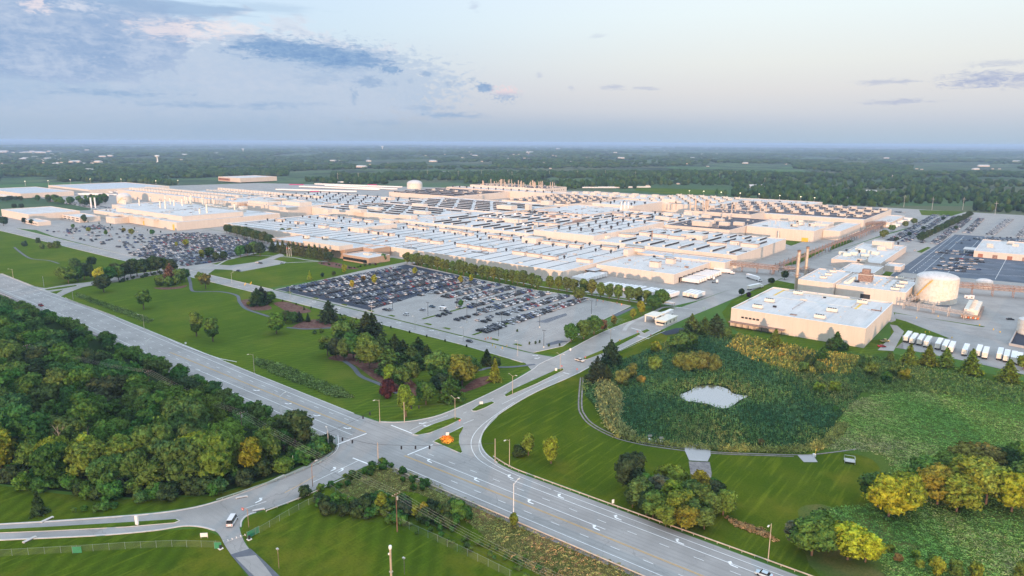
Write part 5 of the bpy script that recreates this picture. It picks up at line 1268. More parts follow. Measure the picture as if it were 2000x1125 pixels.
# park trees: (u, v of the foot, height, kind, colours, label)
PK = [
 (134, 553, 14, 'broad', OLIVE, 'brownish broad tree at the left of the clump above the west junction'), (152, 550, 13, 'broad', GREEN, 'second tree of the clump above the west junction'),
 (165, 545, 14, 'broad', DARK, 'third tree of the clump above the west junction'), (120, 545, 11, 'broad', OLIVE, 'low tree at the left edge of the clump above the west junction'),
 (178, 546, 13, 'oval', DARK, 'dark tree at the right of the clump above the west junction'), (148, 530, 12, 'broad', GREEN, 'rear tree of the clump above the west junction'),
 (180, 522, 10, 'broad', DARK, 'small dark tree behind the clump above the west junction'), (203, 571, 14, 'broad', DARK, 'large dark tree standing before the tree belt with a bare foot'),
 (196, 556, 15, 'oval', YEL, 'bright yellow topped tree behind the large dark one'),
 (215, 551, 13, 'broad', GREEN, 'first tree of the belt right of the yellow one'), (232, 548, 13, 'broad', GREEN, 'second tree of the belt right of the yellow one'), (243, 545, 14, 'oval', DARK, 'third tree of the belt right of the yellow one'),
 (256, 542, 15, 'broad', DARK, 'fourth tree of the belt right of the yellow one'), (268, 540, 15, 'broad', DARK, 'tallest dark tree in the middle of the belt'), (282, 537, 15, 'oval', DARK, 'sixth tree of the belt right of the yellow one'),
 (295, 535, 14, 'broad', DARK, 'seventh tree of the belt right of the yellow one'), (308, 533, 14, 'broad', DARK, 'eighth tree of the belt right of the yellow one'), (322, 531, 13, 'oval', GREEN, 'ninth tree of the belt right of the yellow one'), (336, 532, 12, 'broad', DARK, 'last tree at the right end of the belt'),
 (225, 540, 12, 'broad', DARK, 'rear tree at the left end of the belt'), (262, 530, 12, 'broad', GREEN, 'rear tree in the middle of the belt'), (300, 524, 12, 'broad', DARK, 'rear tree at the right end of the belt'),
 (312, 558, 8, 'shrub', OLIVE, 'olive spreading bush in the red mulch bed by the belt'), (330, 559, 8, 'shrub', OLIVE, 'second olive bush in the red mulch bed by the belt'), (343, 557, 8, 'shrub', OLIVE, 'third olive bush in the red mulch bed by the belt'),
 (333, 546, 14, 'pine', [(.14, .085, .05)], 'rusty brown pine at the right end of the belt'), (352, 552, 12, 'broad', OLIVE, 'brownish tree right of the rusty pine'), (361, 549, 11, 'broad', GREEN, 'last brownish tree before the garden path'),
 (281, 604, 14, 'open', GREEN, 'ragged open oak alone on the upper lawn'), (384, 657, 16, 'oval', OLIVE, 'left tree of the pair on the lawn'), (416, 667, 15, 'oval', OLIVE, 'right tree of the pair on the lawn'),
 (402, 564, 13, 'open', [(.13, .11, .03)], 'leaning two headed tree beside the garden path'), (393, 556, 11, 'open', OLIVE, 'left head of the two headed tree beside the path'),
 (503, 596, 13, 'pine', DARK, 'left dark pine in the round mulch bed'), (512, 593, 13, 'pine', DARK, 'right dark pine in the round mulch bed'), (528, 592, 9, 'broad', OLIVE, 'orange tinged tree right of the two dark pines'), (486, 597, 3, 'shrub', GOLD, 'golden bush in the round mulch bed'),
 (540, 652, 13, 'broad', GREEN, 'round oak with a pale bare trunk at the middle of the lawn'), (558, 630, 8, 'broad', DARK, 'dark tree behind the round oak'), (572, 632, 8, 'broad', OLIVE, 'olive tree right of the round oak'), (585, 628, 7, 'pine', DARK, 'short dark pine right of the round oak'), (602, 628, 6, 'cone', DARK, 'small dark cone tree beside the mulch bed'),
 (643, 629, 15, 'pine', DARK, 'large dark pine alone beside the mulch bed and car park road'), (628, 650, 2.8, 'shrub', GOLD, 'golden bush left of the lower mulch bed'), (615, 652, 2.5, 'shrub', OLIVE, 'olive bush left of the golden one'), (594, 605, 3, 'cone', DARK, 'tiny dark cone tree by the white kerb'), (673, 624, 3.5, 'shrub', OLIVE, 'small brown bush right of the large dark pine'),
 # big clump
 (640, 695, 12, 'open', OLIVE, 'leftmost olive tree of the big clump with a bare trunk'), (656, 700, 12, 'broad', DARK, 'second tree of the big clump'), (672, 705, 13, 'oval', OLIVE, 'third tree of the big clump'), (690, 700, 14, 'broad', GREEN, 'fourth tree in the front of the big clump'),
 (668, 672, 14, 'broad', OLIVE, 'pale olive tree at the upper left of the big clump'), (690, 668, 15, 'pine', OLIVE, 'broad pale pine at the top of the big clump'), (716, 665, 18, 'pine', DARK, 'tallest dark pine at the top of the big clump'), (728, 660, 16, 'pine', DARK, 'second tall dark pine at the top right of the big clump'),
 (712, 700, 14, 'broad', OLIVE, 'dense olive tree in the middle of the big clump'), (722, 720, 15, 'broad', OLIVE, 'dark olive tree in the lower middle of the big clump'), (745, 700, 14, 'pine', OLIVE, 'pale pine in the middle of the big clump'), (762, 730, 15, 'pine', OLIVE, 'broad pale pine in the front middle of the big clump'),
 (772, 700, 14, 'pine', DARK, 'dark pine behind the pale pine of the clump'), (788, 712, 14, 'pine', DARK, 'dark pine right of the middle of the clump'), (805, 722, 14, 'pine', OLIVE, 'pale pine on the right slope of the clump'), (818, 702, 13, 'pine', DARK, 'dark pine at the rear right of the clump'), (835, 715, 12, 'pine', DARK, 'small dark pine at the far right rear of the clump'),
 (762, 754, 11, 'oval', GOLD, 'golden brown tree low in the front of the clump'), (785, 758, 11, 'broad', OLIVE, 'brownish tree low in the front middle of the clump'), (802, 750, 11, 'broad', OLIVE, 'brown olive tree in the front right of the clump'),
 (758, 776, 9, 'shrub', PURP, 'dark purple leaved tree at the foot of the clump'), (793, 814, 15, 'oval', [(.11, .16, .022)], 'bright green fluffy tree standing lowest in the clump'), (832, 790, 11, 'broad', GREEN, 'green tree right of the fluffy bright one'),
 (858, 746, 15, 'broad', OLIVE, 'pale olive tree at the right half of the clump'), (880, 752, 15, 'pine', OLIVE, 'brownish pine at the right end of the clump'), (903, 755, 16, 'broad', [(.12, .12, .024)], 'tree with yellow patches at the right end of the clump'), (880, 782, 12, 'pine', GREEN, 'green pine lowest at the right of the clump'), (862, 768, 10, 'broad', DARK, 'dark tree between the two right hand pines'), (918, 740, 12, 'broad', OLIVE, 'rear tree at the right end of the clump'),
 (967, 744, 12, 'cone', GOLD, 'golden green cone tree beside the brown mulch bed'), (951, 712, 9, 'fir', DARK, 'narrow dark fir behind the golden cone tree'), (968, 722, 7, 'broad', DARK, 'small dark tree behind the golden cone tree'), 
 # pines by the gate road
 (1193, 712, 14, 'pine', DARK, 'tall dark pine beside the gate road'), (1166, 744, 13, 'pine', DARK, 'wide dark pine nearest the road at the gravel track', ), (1184, 742, 8, 'pine', DARK, 'low pine right of the wide dark pine'),
 (1350, 652, 13, 'pine', OLIVE, 'pale pine left of the dark one beside the gatehouse'), (1375, 655, 12, 'pine', OLIVE, 'second pale pine beside the gatehouse'), (1398, 655, 14, 'pine', DARK, 'dark pine before the canopy of the nearest white roofed building'),
 (1330, 690, 12, 'broad', OLIVE, 'olive tree above the spreading willow clump'), (1348, 682, 10, 'broad', GREEN, 'small green tree right of the olive one above the willows'), (1420, 660, 7, 'broad', GREEN, 'round light green tree below the canopy'), (1280, 688, 6, 'shrub', GOLD, 'yellow green bush left of the olive tree'), (1310, 680, 7, 'broad', OLIVE, 'brown bush behind the yellow green one'),
 (1276, 722, 8, 'shrub', [(.10, .15, .03)], 'round light green willow bush left of the pond'), (1215, 752, 8, 'shrub', [(.10, .13, .035)], 'tall pale willow bush at the left of the marsh'), (1232, 740, 8, 'shrub', [(.10, .13, .035)], 'second pale willow bush at the left of the marsh'), (1253, 748, 4, 'shrub', [(.20, .15, .03)], 'orange brown bush at the left of the marsh'),
 (1325, 718, 8, 'shrub', [(.10, .13, .035)], 'left willow of the wide clump above the pond'), (1345, 722, 10, 'shrub', [(.11, .13, .035)], 'second willow of the wide clump above the pond'), (1372, 722, 10, 'shrub', [(.11, .13, .035)], 'third willow of the wide clump above the pond'), (1396, 724, 9, 'shrub', [(.10, .12, .035)], 'right willow of the wide clump above the pond'),
 (1513, 680, 12, 'fir', GOLD, 'pointed fir in front of the nearest white roofed building'), (1633, 682, 11, 'fir', GREEN, 'pointed fir left of the building corner'), (1622, 682, 6, 'broad', DARK, 'dark bush left of the fir by the building corner'), (1650, 683, 4, 'shrub', OLIVE, 'brown bush right of the fir by the building corner'),
 (1605, 705, 8, 'pine', GREEN, 'low pine below the bush at the building corner'), (1570, 728, 6, 'shrub', OLIVE, 'olive bush in the golden grass below the building'), (1600, 728, 6, 'shrub', OLIVE, 'second olive bush in the golden grass'), (1580, 718, 7, 'shrub', DARK, 'dark bush in the golden grass'),
 (1700, 735, 8, 'shrub', OLIVE, 'olive bush at the left of the thicket below the trailers'), (1690, 718, 7, 'shrub', OLIVE, 'upper olive bush of the thicket below the trailers'), (1730, 748, 6, 'shrub', GREEN, 'green bush in the middle of the thicket below the trailers'), (1765, 742, 6, 'shrub', GOLD, 'golden bush at the right of the thicket'), (1745, 735, 7, 'shrub', OLIVE, 'rear olive bush of the thicket'), (1600, 766, 5, 'shrub', GOLD, 'golden low bush alone in the marsh right of the pond'), (1630, 764, 5, 'shrub', GOLD, 'second golden low bush in the marsh right of the pond'),
 (1738, 706, 6, 'pine', OLIVE, 'low pine left of the row of firs before the trailers'), (1775, 712, 12, 'fir', GOLD, 'first fir from the left before the white trailers'), (1812, 712, 11.5, 'fir', GOLD, 'second fir from the left before the white trailers'), (1846, 716, 11, 'fir', GOLD, 'third fir from the left before the white trailers'), (1895, 730, 14, 'fir', GOLD, 'largest fir before the white trailers'), (1968, 745, 12, 'fir', GOLD, 'rightmost fir before the white trailers'), (1998, 722, 8, 'broad', GOLD, 'golden tree at the right edge beside the trailers'),
 (1032, 889, 9, 'oval', GOLD, 'left tree of the pair beside the curving mown slope', ), (1076, 905, 11, 'oval', GOLD, 'right tree of the pair beside the curving mown slope'),
 (1230, 957, 13.5, 'broad', DARK, 'dark round tree at the upper left of the roadside thicket'), (1015, 890, 4, 'shrub', DARK, 'dark bush left of the pair of trees'),
 (1180, 560, 1, 'shrub', GREEN, 'x'),
]
for r_ in PK:
    if r_[5] == 'x': continue
    u, v, h, kd, cols, lb = r_[:6]; wd_ = {'pine': 1.2, 'fir': 1.45, 'broad': 1.1}.get(kd, 1.0)
    if kd == 'shrub' and h > 5: wd_ = .75
    if 'pair' in lb and v > 850: wd_ = 1.15
    TP(u, v, h, kd, cols, lb, wide=wd_)
def rowtrees(pts_, hs, kd, cols, label, group, name=None, wide=1.0):
    for i, p in enumerate(pts_): tree(p[0] + rf.uniform(-.8, .8), p[1] + rf.uniform(-.8, .8), rf.uniform(*hs), kd, cols, label.format(ordn(i + 1)), group=group, name=name, wide=wide, r_=rf)
TRC = [(.080, .115, .028), (.070, .108, .028), (.095, .125, .028)]
rowtrees([(-170 + 7.5 * k, -22 - .7 * k) for k in range(11)], (11, 13.5), 'oval', TRC, '{} tree from the left in the first group along the long hall', 'street trees before the long hall', 'street_tree', 1.15)
rowtrees([(-86 + 7.2 * k, -30 - .4 * k) for k in range(13)], (11.5, 14), 'oval', TRC, '{} tree from the left in the middle group along the long hall', 'street trees before the long hall', 'street_tree', 1.15)
rowtrees([(10 + 8.2 * k, -30 - .1 * k) for k in range(12)], (11, 13.5), 'oval', TRC, '{} tree from the left in the last group before the truck yard', 'street trees before the truck yard', 'street_tree', 1.15)
rowtrees([(-526 + 8.5 * k, -12 - 1.45 * k) for k in range(17)], (11, 13.5), 'broad', DARK + [(.06, .08, .025)], '{} tree from the left in the dark row at the long hall', 'dark row before the long hall', 'street_tree', 1.05)
rowtrees([(-342 + 9 * k, -62 + .3 * k) for k in range(11)], (12, 15), 'fir', [(.085, .105, .035), (.07, .095, .03)], '{} tall conifer from the left before the brown office', 'conifers before the brown office', 'office_conifer', 1.15)
PK2 = [(483, 500, 12, 'broad', DARK, 'left tree of the dark group beside the west car park'), (495, 498, 14, 'broad', GREEN, 'second tree of the dark group beside the west car park'), (508, 500, 14, 'broad', DARK, 'third tree of the dark group beside the west car park'), (470, 502, 12, 'broad', GREEN, 'olive edged tree at the left of the dark group'), (395, 506, 10, 'oval', [(.13, .15, .02)], 'yellow topped tree at the corner of the west car park'), (410, 504, 11, 'broad', DARK, 'dark tree right of the yellow topped one'), (423, 510, 9, 'broad', DARK, 'third tree by the west car park corner'), (438, 508, 9, 'broad', DARK, 'fourth tree by the west car park corner'),
 (552, 461, 10, 'broad', OLIVE, 'brown tree at the left corner of the brown office'), (565, 461, 10, 'broad', [(.14, .14, .02)], 'yellow green tree at the left corner of the brown office'), (642, 511, 10, 'broad', DARK, 'dark tree at the stone wing of the brown office'), (750, 511, 8, 'broad', GREEN, 'tree right of the small brown pavilion'),
 (605, 546, 8, 'cone', YEL, 'bright yellow tree at the left edge of the full car park'), (673, 534, 9, 'oval', [(.15, .18, .02)], 'bright green tree at the top left of the full car park'), (688, 563, 7, 'oval', [(.24, .22, .02)], 'round yellow tree inside the full car park'), (731, 555, 8, 'oval', [(.20, .21, .02)], 'second yellow tree inside the full car park'), (810, 537, 7, 'oval', [(.20, .22, .02)], 'yellow green tree at the top of the full car park'), (900, 554, 7, 'oval', [(.17, .19, .02)], 'left of two yellow green trees at the right top of the car park'), (920, 551, 7, 'oval', [(.18, .2, .02)], 'right of two yellow green trees at the top of the car park'),
 (900, 601, 6, 'oval', GREEN, 'lone green tree on the grass strip of the half empty car park'), (710, 552, 6, 'open', [(.18, .10, .03)], 'small rusty tree between the two yellow ones'), (630, 541, 4, 'shrub', DARK, 'dark bush on the left edge road of the car park'), (652, 538, 4, 'shrub', DARK, 'second dark bush on the left edge road of the car park'),
 (1130, 589, 11, 'broad', TRC, 'large tree at the corner of the empty car park bay'), (1115, 668, 11, 'broad', GREEN, 'left tree of the group beside the gate road verge'), (1140, 662, 12, 'broad', OLIVE, 'second tree of the group beside the gate road verge'), (1160, 653, 11.5, 'broad', GREEN, 'third tree of the group beside the gate road verge'), (1178, 648, 8, 'oval', [(.13, .08, .04)], 'brown narrow tree at the right of the gate road group'), (1199, 636, 7, 'oval', [(.18, .17, .03)], 'small yellow tree right of the gate road group'),
 (1236, 624, 8, 'oval', [(.14, .16, .02)], 'yellow green tree before the gatehouse walkway'), (1252, 614, 10, 'oval', [(.14, .17, .02)], 'second yellow green tree by the gatehouse walkway'), (1275, 606, 11, 'broad', GREEN, 'green tree right of the yellow green pair'), (1290, 600, 13, 'broad', GREEN, 'largest green tree before the white trailers of the yard'),
 (1448, 578, 6, 'broad', DARK, 'small dark tree left of the nearest white roofed building'), (1462, 580, 4, 'shrub', PURP, 'dark bush right of the small dark tree'), (1532, 546, 8, 'broad', DARK, 'dark tree at the foot of the twin stacks'), (1506, 556, 6, 'broad', DARK, 'small dark tree left of the twin stacks'),
 (257, 459, 8, 'broad', [(.12, .14, .02)], 'yellow green tree in the sparse part of the west car park'), (173, 454, 7, 'broad', [(.12, .14, .02)], 'second yellow green tree in the west car park'), (143, 446, 6, 'broad', GREEN, 'tree before the small west office'), (242, 454, 6, 'broad', [(.13, .13, .02)], 'small yellow tree at the chimney hall fence'), (298, 459, 7, 'broad', GREEN, 'round dark tree before the bright hall corner'), (345, 482, 6, 'oval', [(.15, .16, .02)], 'yellow green tree among the packed cars'), (364, 481, 8, 'broad', [(.15, .16, .02)], 'brightest yellow tree among the packed cars'), (207, 460, 7, 'oval', GREEN, 'green tree left of the yellow one in the west car park'),
 (7, 441, 13, 'broad', DARK, 'dark tree at the left frame edge below the warehouse'), (48, 436, 8, 'broad', DARK, 'dark tree before the corner of the far left warehouse'), (62, 439, 8, 'broad', DARK, 'second dark tree before the far left warehouse'), (165, 435, 12, 'oval', DARK, 'tall dark tree before the small west office'),
 (28, 408, 9, 'broad', DARK, 'left dark tree on the green behind the far left warehouse'), (42, 408, 9, 'broad', DARK, 'right dark tree on the green behind the far left warehouse'),
 (82, 486, 6, 'shrub', OLIVE, 'left bush of the brown thicket on the upper left green'), (98, 485, 7, 'shrub', OLIVE, 'middle bush of the brown thicket on the upper left green'), (112, 484, 8, 'shrub', OLIVE, 'tallest bush of the brown thicket on the upper left green'), (75, 474, 6, 'shrub', DARK, 'upper bush of the brown thicket on the upper left green'), (48, 481, 6, 'shrub', DARK, 'round bush beside the thin path on the upper left green')]
for u, v, h, kd, cols, lb in PK2: TP(u, v, h, kd, cols, lb, wide=.75 if kd == 'shrub' else 1.12)
# belts behind the far left warehouse and round the right parking
def belt(poly_px, n, hs, cols, label, group, seed, kd=('broad', 'oval'), name='belt_tree'):
    r2 = random.Random(seed); poly = P(*poly_px); x0, x1 = min(p[0] for p in poly), max(p[0] for p in poly); y0, y1 = min(p[1] for p in poly), max(p[1] for p in poly); out_ = []
    while len(out_) < n:
        p = (r2.uniform(x0, x1), r2.uniform(y0, y1))
        if inside(*p, poly): out_.append(p)
    out_.sort(key=lambda q: screen(*q)[0])
    for i, p in enumerate(out_): tree(*p, r2.uniform(*hs), r2.choice(kd), cols, label.format(ordn(i + 1)), group=group, name=name, wide=1.25, r_=r2)
belt([(60, 391), (130, 392), (200, 388), (218, 392), (185, 408), (150, 404), (100, 398)], 44, (9, 14), DARK + GREEN, '{} tree from the left in the belt behind the far left warehouse', 'belt behind the far left warehouse', 11)
belt([(0, 391), (60, 390), (62, 393), (0, 394)], 12, (7, 10), DARK, '{} tree from the left in the thin belt at the far left edge', 'thin belt at the far left edge', 12)
rowtrees([(208 + k * .8, 500 + k * 17) for k in range(25)], (8, 11), 'broad', DARK, '{} tree from the near end of the row in the right car park', 'tree row in the right car park', 'street_tree', 1.2)
for i, (u, v) in enumerate([(1723, 465), (1727, 462), (1742, 452), (1768, 444), (1785, 438), (1776, 462), (1803, 450), (1750, 472), (1867, 449), (1842, 430)]):
    TP(u, v, 9 if i < 5 else 6, 'broad', TRC if i < 5 else DARK, f'{ordn(i + 1)} small tree from the left scattered round the right car park rows', group='trees round the right car park', wide=1.25)
# thicket by the road and the big golden trees at the right
TH = [(1250, 985, 10, OLIVE), (1258, 962, 8, GREEN), (1275, 1005, 9, OLIVE), (1285, 970, 9, [(.075, .08, .05)]), (1262, 1000, 8, DARK), (1300, 945, 8, GOLD), (1320, 955, 9, GOLD), (1335, 960, 9, GOLD), (1310, 985, 10, [(.12, .15, .02)]), (1325, 1010, 10, [(.11, .14, .022)]),
      (1345, 990, 10, OLIVE), (1352, 1020, 9, OLIVE), (1340, 1030, 8, [(.13, .13, .02)]), (1368, 1000, 10, OLIVE), (1375, 980, 9, [(.13, .125, .02)]), (1392, 1005, 9, OLIVE), (1400, 985, 9, DARK), (1412, 1000, 9, OLIVE), (1365, 960, 8, [(.2, .17, .02)]), (1390, 965, 7, GREEN), (1300, 1022, 7, [(.10, .14, .02)]), (1375, 1028, 7, OLIVE), (1235, 985, 7, DARK), (1295, 1000, 5, [(.15, .13, .02)])]
for i, (u, v, h, cols) in enumerate(sorted(TH)): TP(u, v + 6, h, 'broad' if i % 3 else 'oval', cols, f'{ordn(i + 1)} tree from the left in the thicket above the road bend guard rail', group='thicket beside the road', wide=1.2)
GT = [(1715, 990, 12, OLIVE, 'left olive tree of the golden group at the right'), (1735, 1010, 13, [(.23, .24, .02)], 'brightest golden tree at the left of the right hand group'), (1765, 1000, 13, [(.155, .18, .02)], 'amber tree second in the right hand group'), (1805, 965, 13, OLIVE, 'brown tree at the rear left of the right hand group'), (1830, 985, 13, [(.15, .17, .02)], 'amber tree in the middle of the right hand group'), (1868, 1000, 12, [(.14, .16, .025)], 'front amber tree with a bare trunk in the right hand group'),
      (1895, 975, 15, [(.17, .22, .025)], 'broad yellow green tree of the right hand group'), (1925, 985, 14, [(.17, .20, .03)], 'green yellow tree right of the broad one'), (1975, 1000, 14, [(.21, .23, .02)], 'bright golden tree cut by the right frame edge'), (2005, 980, 15, OLIVE, 'olive tree at the right frame edge'), (1850, 940, 11, OLIVE, 'rear olive tree of the right hand group'), (1880, 935, 13, [(.13, .125, .03)], 'orange brown rear tree of the right hand group'), (1915, 935, 13, [(.12, .12, .03)], 'second orange brown rear tree of the right hand group'), (1955, 930, 11, DARK, 'dark rear tree between two golden ones'), (1978, 925, 12, OLIVE, 'rear olive tree near the right frame edge'),
      (1585, 1085, 12, OLIVE, 'broad dull olive tree left of the lower golden one'), (1610, 1070, 11, OLIVE, 'olive tree behind the lower golden one'), (1560, 1070, 9, [(.07, .09, .05)], 'grey green tree at the left of the lower pair'), (1655, 1093, 11, [(.24, .25, .02)], 'lower golden tree beside the road verge lamp'), (1690, 1098, 9, [(.25, .26, .02)], 'smaller golden tree right of the lower golden one'), (1830, 1120, 5, GOLD, 'golden bush low at the bottom right'), (1865, 1122, 5, OLIVE, 'olive bush low at the bottom right'), (1905, 1128, 4.5, GOLD, 'rightmost golden bush at the bottom edge'), (1995, 1128, 5, GOLD, 'golden bush in the bottom right corner')]
for u, v, h, cols, lb in GT: TP(u, v, h, 'broad' if h > 5 else 'shrub', cols, lb, wide=1.25 if h > 5 else .7)
for i, (u, v, c_) in enumerate([(1738, 1078, GOLD), (1754, 1096, [(.13, .12, .04)]), (1788, 1090, GOLD), (1795, 1106, GOLD), (1820, 1098, GOLD), (1486, 868, [(.16, .13, .05)]), (1632, 803, GREEN)]):
    TP(u, v, 2.4, 'shrub', c_, f'{ordn(i + 1)} small bush scattered over the rough meadow and marsh edge', group='small bushes of the rough meadow', wide=.9)
# thickets round the power line triangle
edge_shrubs(P((648, 955), (690, 934), (728, 918), (758, 915), (800, 940), (826, 955)), 34, (1.2, 2.4), GREEN, '{} bush from the left along the guard rail of the dry triangle', 'bushes along the dry triangle')
edge_shrubs(P((625, 965), (640, 988), (690, 1000), (740, 1008), (790, 1020)), 32, (2.2, 4.2), GREEN + DARK, '{} bush from the left along the chain fence of the lower lawn', 'bushes along the chain fence', jit=4, name='fence_bush')
edge_shrubs(P((715, 985), (760, 998), (820, 1012), (890, 1020), (905, 1010)), 24, (2.5, 5.0), DARK + GREEN, '{} bush from the left in the hollow below the power line', 'bushes in the hollow below the power line', jit=4, name='fence_bush')
edge_shrubs(P((820, 1030), (880, 1050), (940, 1075), (1000, 1100), (1060, 1125)), 34, (.8, 1.7), OLIVE + GREEN, '{} weed bush from the left outside the chain fence', 'weed bushes outside the chain fence', jit=4, name='weed_bush')
for u, v, h, kd, cols, lb in [(896, 1022, 8, 'broad', GREEN, 'largest round tree in the hollow below the power line'), (890, 1030, 5, 'oval', GREEN, 'small tree at the foot of the largest one in the hollow'), (876, 1016, 6, 'broad', DARK, 'dark tree left of the largest one in the hollow'), (745, 1000, 7, 'oval', [(.12, .16, .02)], 'slim bright green tree above the chain fence'), (828, 1008, 5, 'oval', [(.18, .18, .02)], 'slim yellow tree under the wires'), (811, 1010, 4.5, 'oval', [(.13, .16, .02)], 'first slim yellow green tree under the wires'), (868, 1016, 4.5, 'oval', [(.16, .18, .02)], 'third slim yellow tree under the wires'),
                              (1003, 1030, 5, 'oval', [(.10, .13, .02)], 'small round tree at the white lamp beside the guard rail'), (830, 950, 3, 'shrub', GREEN, 'last bush of the dry triangle against the guard rail'), (715, 1000, 6, 'broad', DARK, 'dark tree at the left of the chain fence thicket')]:
    TP(u, v, h, kd, cols, lb)
# tall weeds in the ditch on the upper lawn and golden reeds
cover('ditch_weeds', P((500, 700), (560, 716), (620, 742), (672, 762), (690, 778), (650, 775), (590, 752), (530, 728), (500, 712)), 1000, (.6, 1.5), [(.05, .08, .02), (.07, .10, .03), (.09, .10, .035)], 22, (9, .5, .3))
cover('ditch_weeds', P((150, 572), (190, 586), (250, 606), (300, 626), (290, 632), (240, 614), (180, 592), (150, 580)), 700, (.6, 1.4), [(.05, .08, .02), (.07, .10, .03), (.09, .10, .035)], 23, (9, .5, .3))
edge_shrubs(P((230, 552), (260, 545), (300, 538), (320, 534)), 14, (1.5, 3), DARK, '{} hedge bush below the tree belt road', 'hedge below the tree belt', name='hedge_bush')
edge_shrubs(P((1530, 700), (1560, 705), (1600, 712), (1640, 712)), 10, (2, 3.4), [(.20, .16, .03)], '{} golden reed clump below the white roofed building', 'golden reed clumps')
edge_shrubs(P((625, 515), (650, 518), (680, 524), (700, 522), (735, 517)), 16, (1.2, 2.4), PURP + DARK, '{} dark shrub in the mulch bed before the brown pavilion', 'shrubs before the brown pavilion', jit=1.5)
for i in range(6): TP(*[(1010, 648), (1034, 673), (1046, 672), (1054, 670), (1072, 677), (1093, 676)][i], 1.8, 'shrub', DARK, f'{ordn(i + 1)} little bush on the lower end islands of the empty car park', group='little bushes on the car park islands', wide=.6)
for i in range(12): tree(-120 + i * 17 + rf.uniform(-2, 2), -197.5, 1.6, 'shrub', DARK, f'{ordn(i + 1)} small round bush from the left along the lower side of the car park road', group='small bushes along the car park road', wide=.55, r_=rf)
for i in range(14): tree(-790 + i * 33, -61 + i * 2.2 - 20, 3, 'oval', DARK, f'{ordn(i + 1)} clipped tree from the left before the bright hall', group='clipped trees before the bright hall', r_=rf)
# ------------------------------------------------------------------ stuff: ground cover and far woods
cover('marsh_reeds', SM(MARSH), 11000, (.9, 2.0), [(.020, .055, .026), (.028, .065, .028), (.045, .085, .024), (.065, .085, .026), (.09, .095, .03)], 1, (12, .55, .21), POND, 2.1)
cover('golden_reeds', P((1440, 655), (1500, 668), (1600, 690), (1680, 700), (1660, 735), (1560, 730), (1470, 705), (1420, 680)), 1500, (1.4, 2.4), [(.22, .17, .035), (.16, .15, .03), (.10, .11, .03)], 2, (9, .5, .30))
cover('pale_reeds', SM(P((1165, 760), (1180, 745), (1215, 775), (1210, 825), (1240, 850), (1220, 856), (1180, 830))), 900, (1.6, 2.8), [(.12, .13, .05), (.09, .11, .04)], 3)
cover('reed_fringe', SM(P((1215, 850), (1300, 866), (1400, 872), (1500, 876), (1590, 868), (1640, 830), (1655, 836), (1600, 880), (1480, 884), (1330, 876), (1210, 858))), 1100, (1.2, 2.2), [(.10, .12, .035), (.14, .14, .04), (.06, .09, .03)], 4)
cover('meadow_herbs', SM(P((1660, 790), (1720, 770), (1800, 765), (1900, 770), (2060, 780), (2060, 1150), (1760, 1150), (1720, 1090), (1600, 1015), (1620, 995), (1700, 985), (1740, 950), (1735, 900), (1680, 880), (1610, 875), (1640, 830))), 14000, (.14, .45), [(.045, .095, .020), (.060, .110, .024), (.085, .12, .03), (.115, .12, .045), (.09, .09, .045)], 5, (8, .6, .26), None, 2.15)
cover('meadow_herbs', P((2055, 785), (2500, 850), (2500, 1200), (2055, 1150)), 3500, (.4, 1.0), [(.045, .095, .020), (.060, .110, .024), (.115, .12, .045)], 51, (8, .6, .26))
cover('meadow_herbs', P((1660, 690), (1740, 705), (1900, 740), (2060, 770), (2060, 800), (1800, 765), (1700, 770), (1600, 745)), 2600, (.6, 1.6), [(.05, .09, .024), (.07, .10, .028), (.11, .12, .03)], 6, (8, .6, .3))
cover('meadow_herbs', P((1300, 672), (1330, 665), (1345, 700), (1300, 760), (1250, 790), (1190, 780), (1195, 745), (1235, 712)), 1600, (.7, 1.6), [(.05, .09, .024), (.07, .10, .028), (.12, .12, .03)], 7, (8, .6, .3))
cover('verge_weeds', SM(DRY), 3200, (.25, .7), [(.10, .12, .035), (.14, .13, .04), (.24, .14, .06)], 8, (7, .5, .2))
cover('verge_weeds', P((500, 812), (545, 835), (560, 800), (620, 850), (650, 868), (640, 885), (600, 900), (560, 880), (520, 860), (470, 830), (440, 790)), 1800, (.4, 1.2), [(.05, .10, .025), (.07, .11, .03), (.11, .12, .035)], 9, (7, .5, .26))
cover('dry_weeds', P((1412, 1008), (1440, 1020), (1490, 1035), (1520, 1060), (1500, 1050), (1440, 1030)), 260, (.6, 1.2), [(.15, .105, .05), (.11, .11, .04)], 10)
cover('flower_bed', SM(P((862, 856), (875, 852), (883, 856), (884, 864), (876, 868), (864, 865))), 130, (.5, .9), [(.65, .17, .02), (.5, .22, .03), (.10, .12, .03)], 21, (8, .3, .2))
if rest:
    tv, tf = lumpy(ICO2[0], ICO2[1], (0, 0, .62), (.5, .5, .42), np.random.default_rng(5), .12)
    xf = [(p[0], p[1], 0, rf.uniform(0, 6), 11, 11, rf.uniform(11, 16)) for p in rest]
    kind(link('distant_wood_edge', mass('distant_wood_edge', tv, tf, None, ['leaf_mass'], xf, [random.choice(GREEN) for _ in xf])), 'stuff')
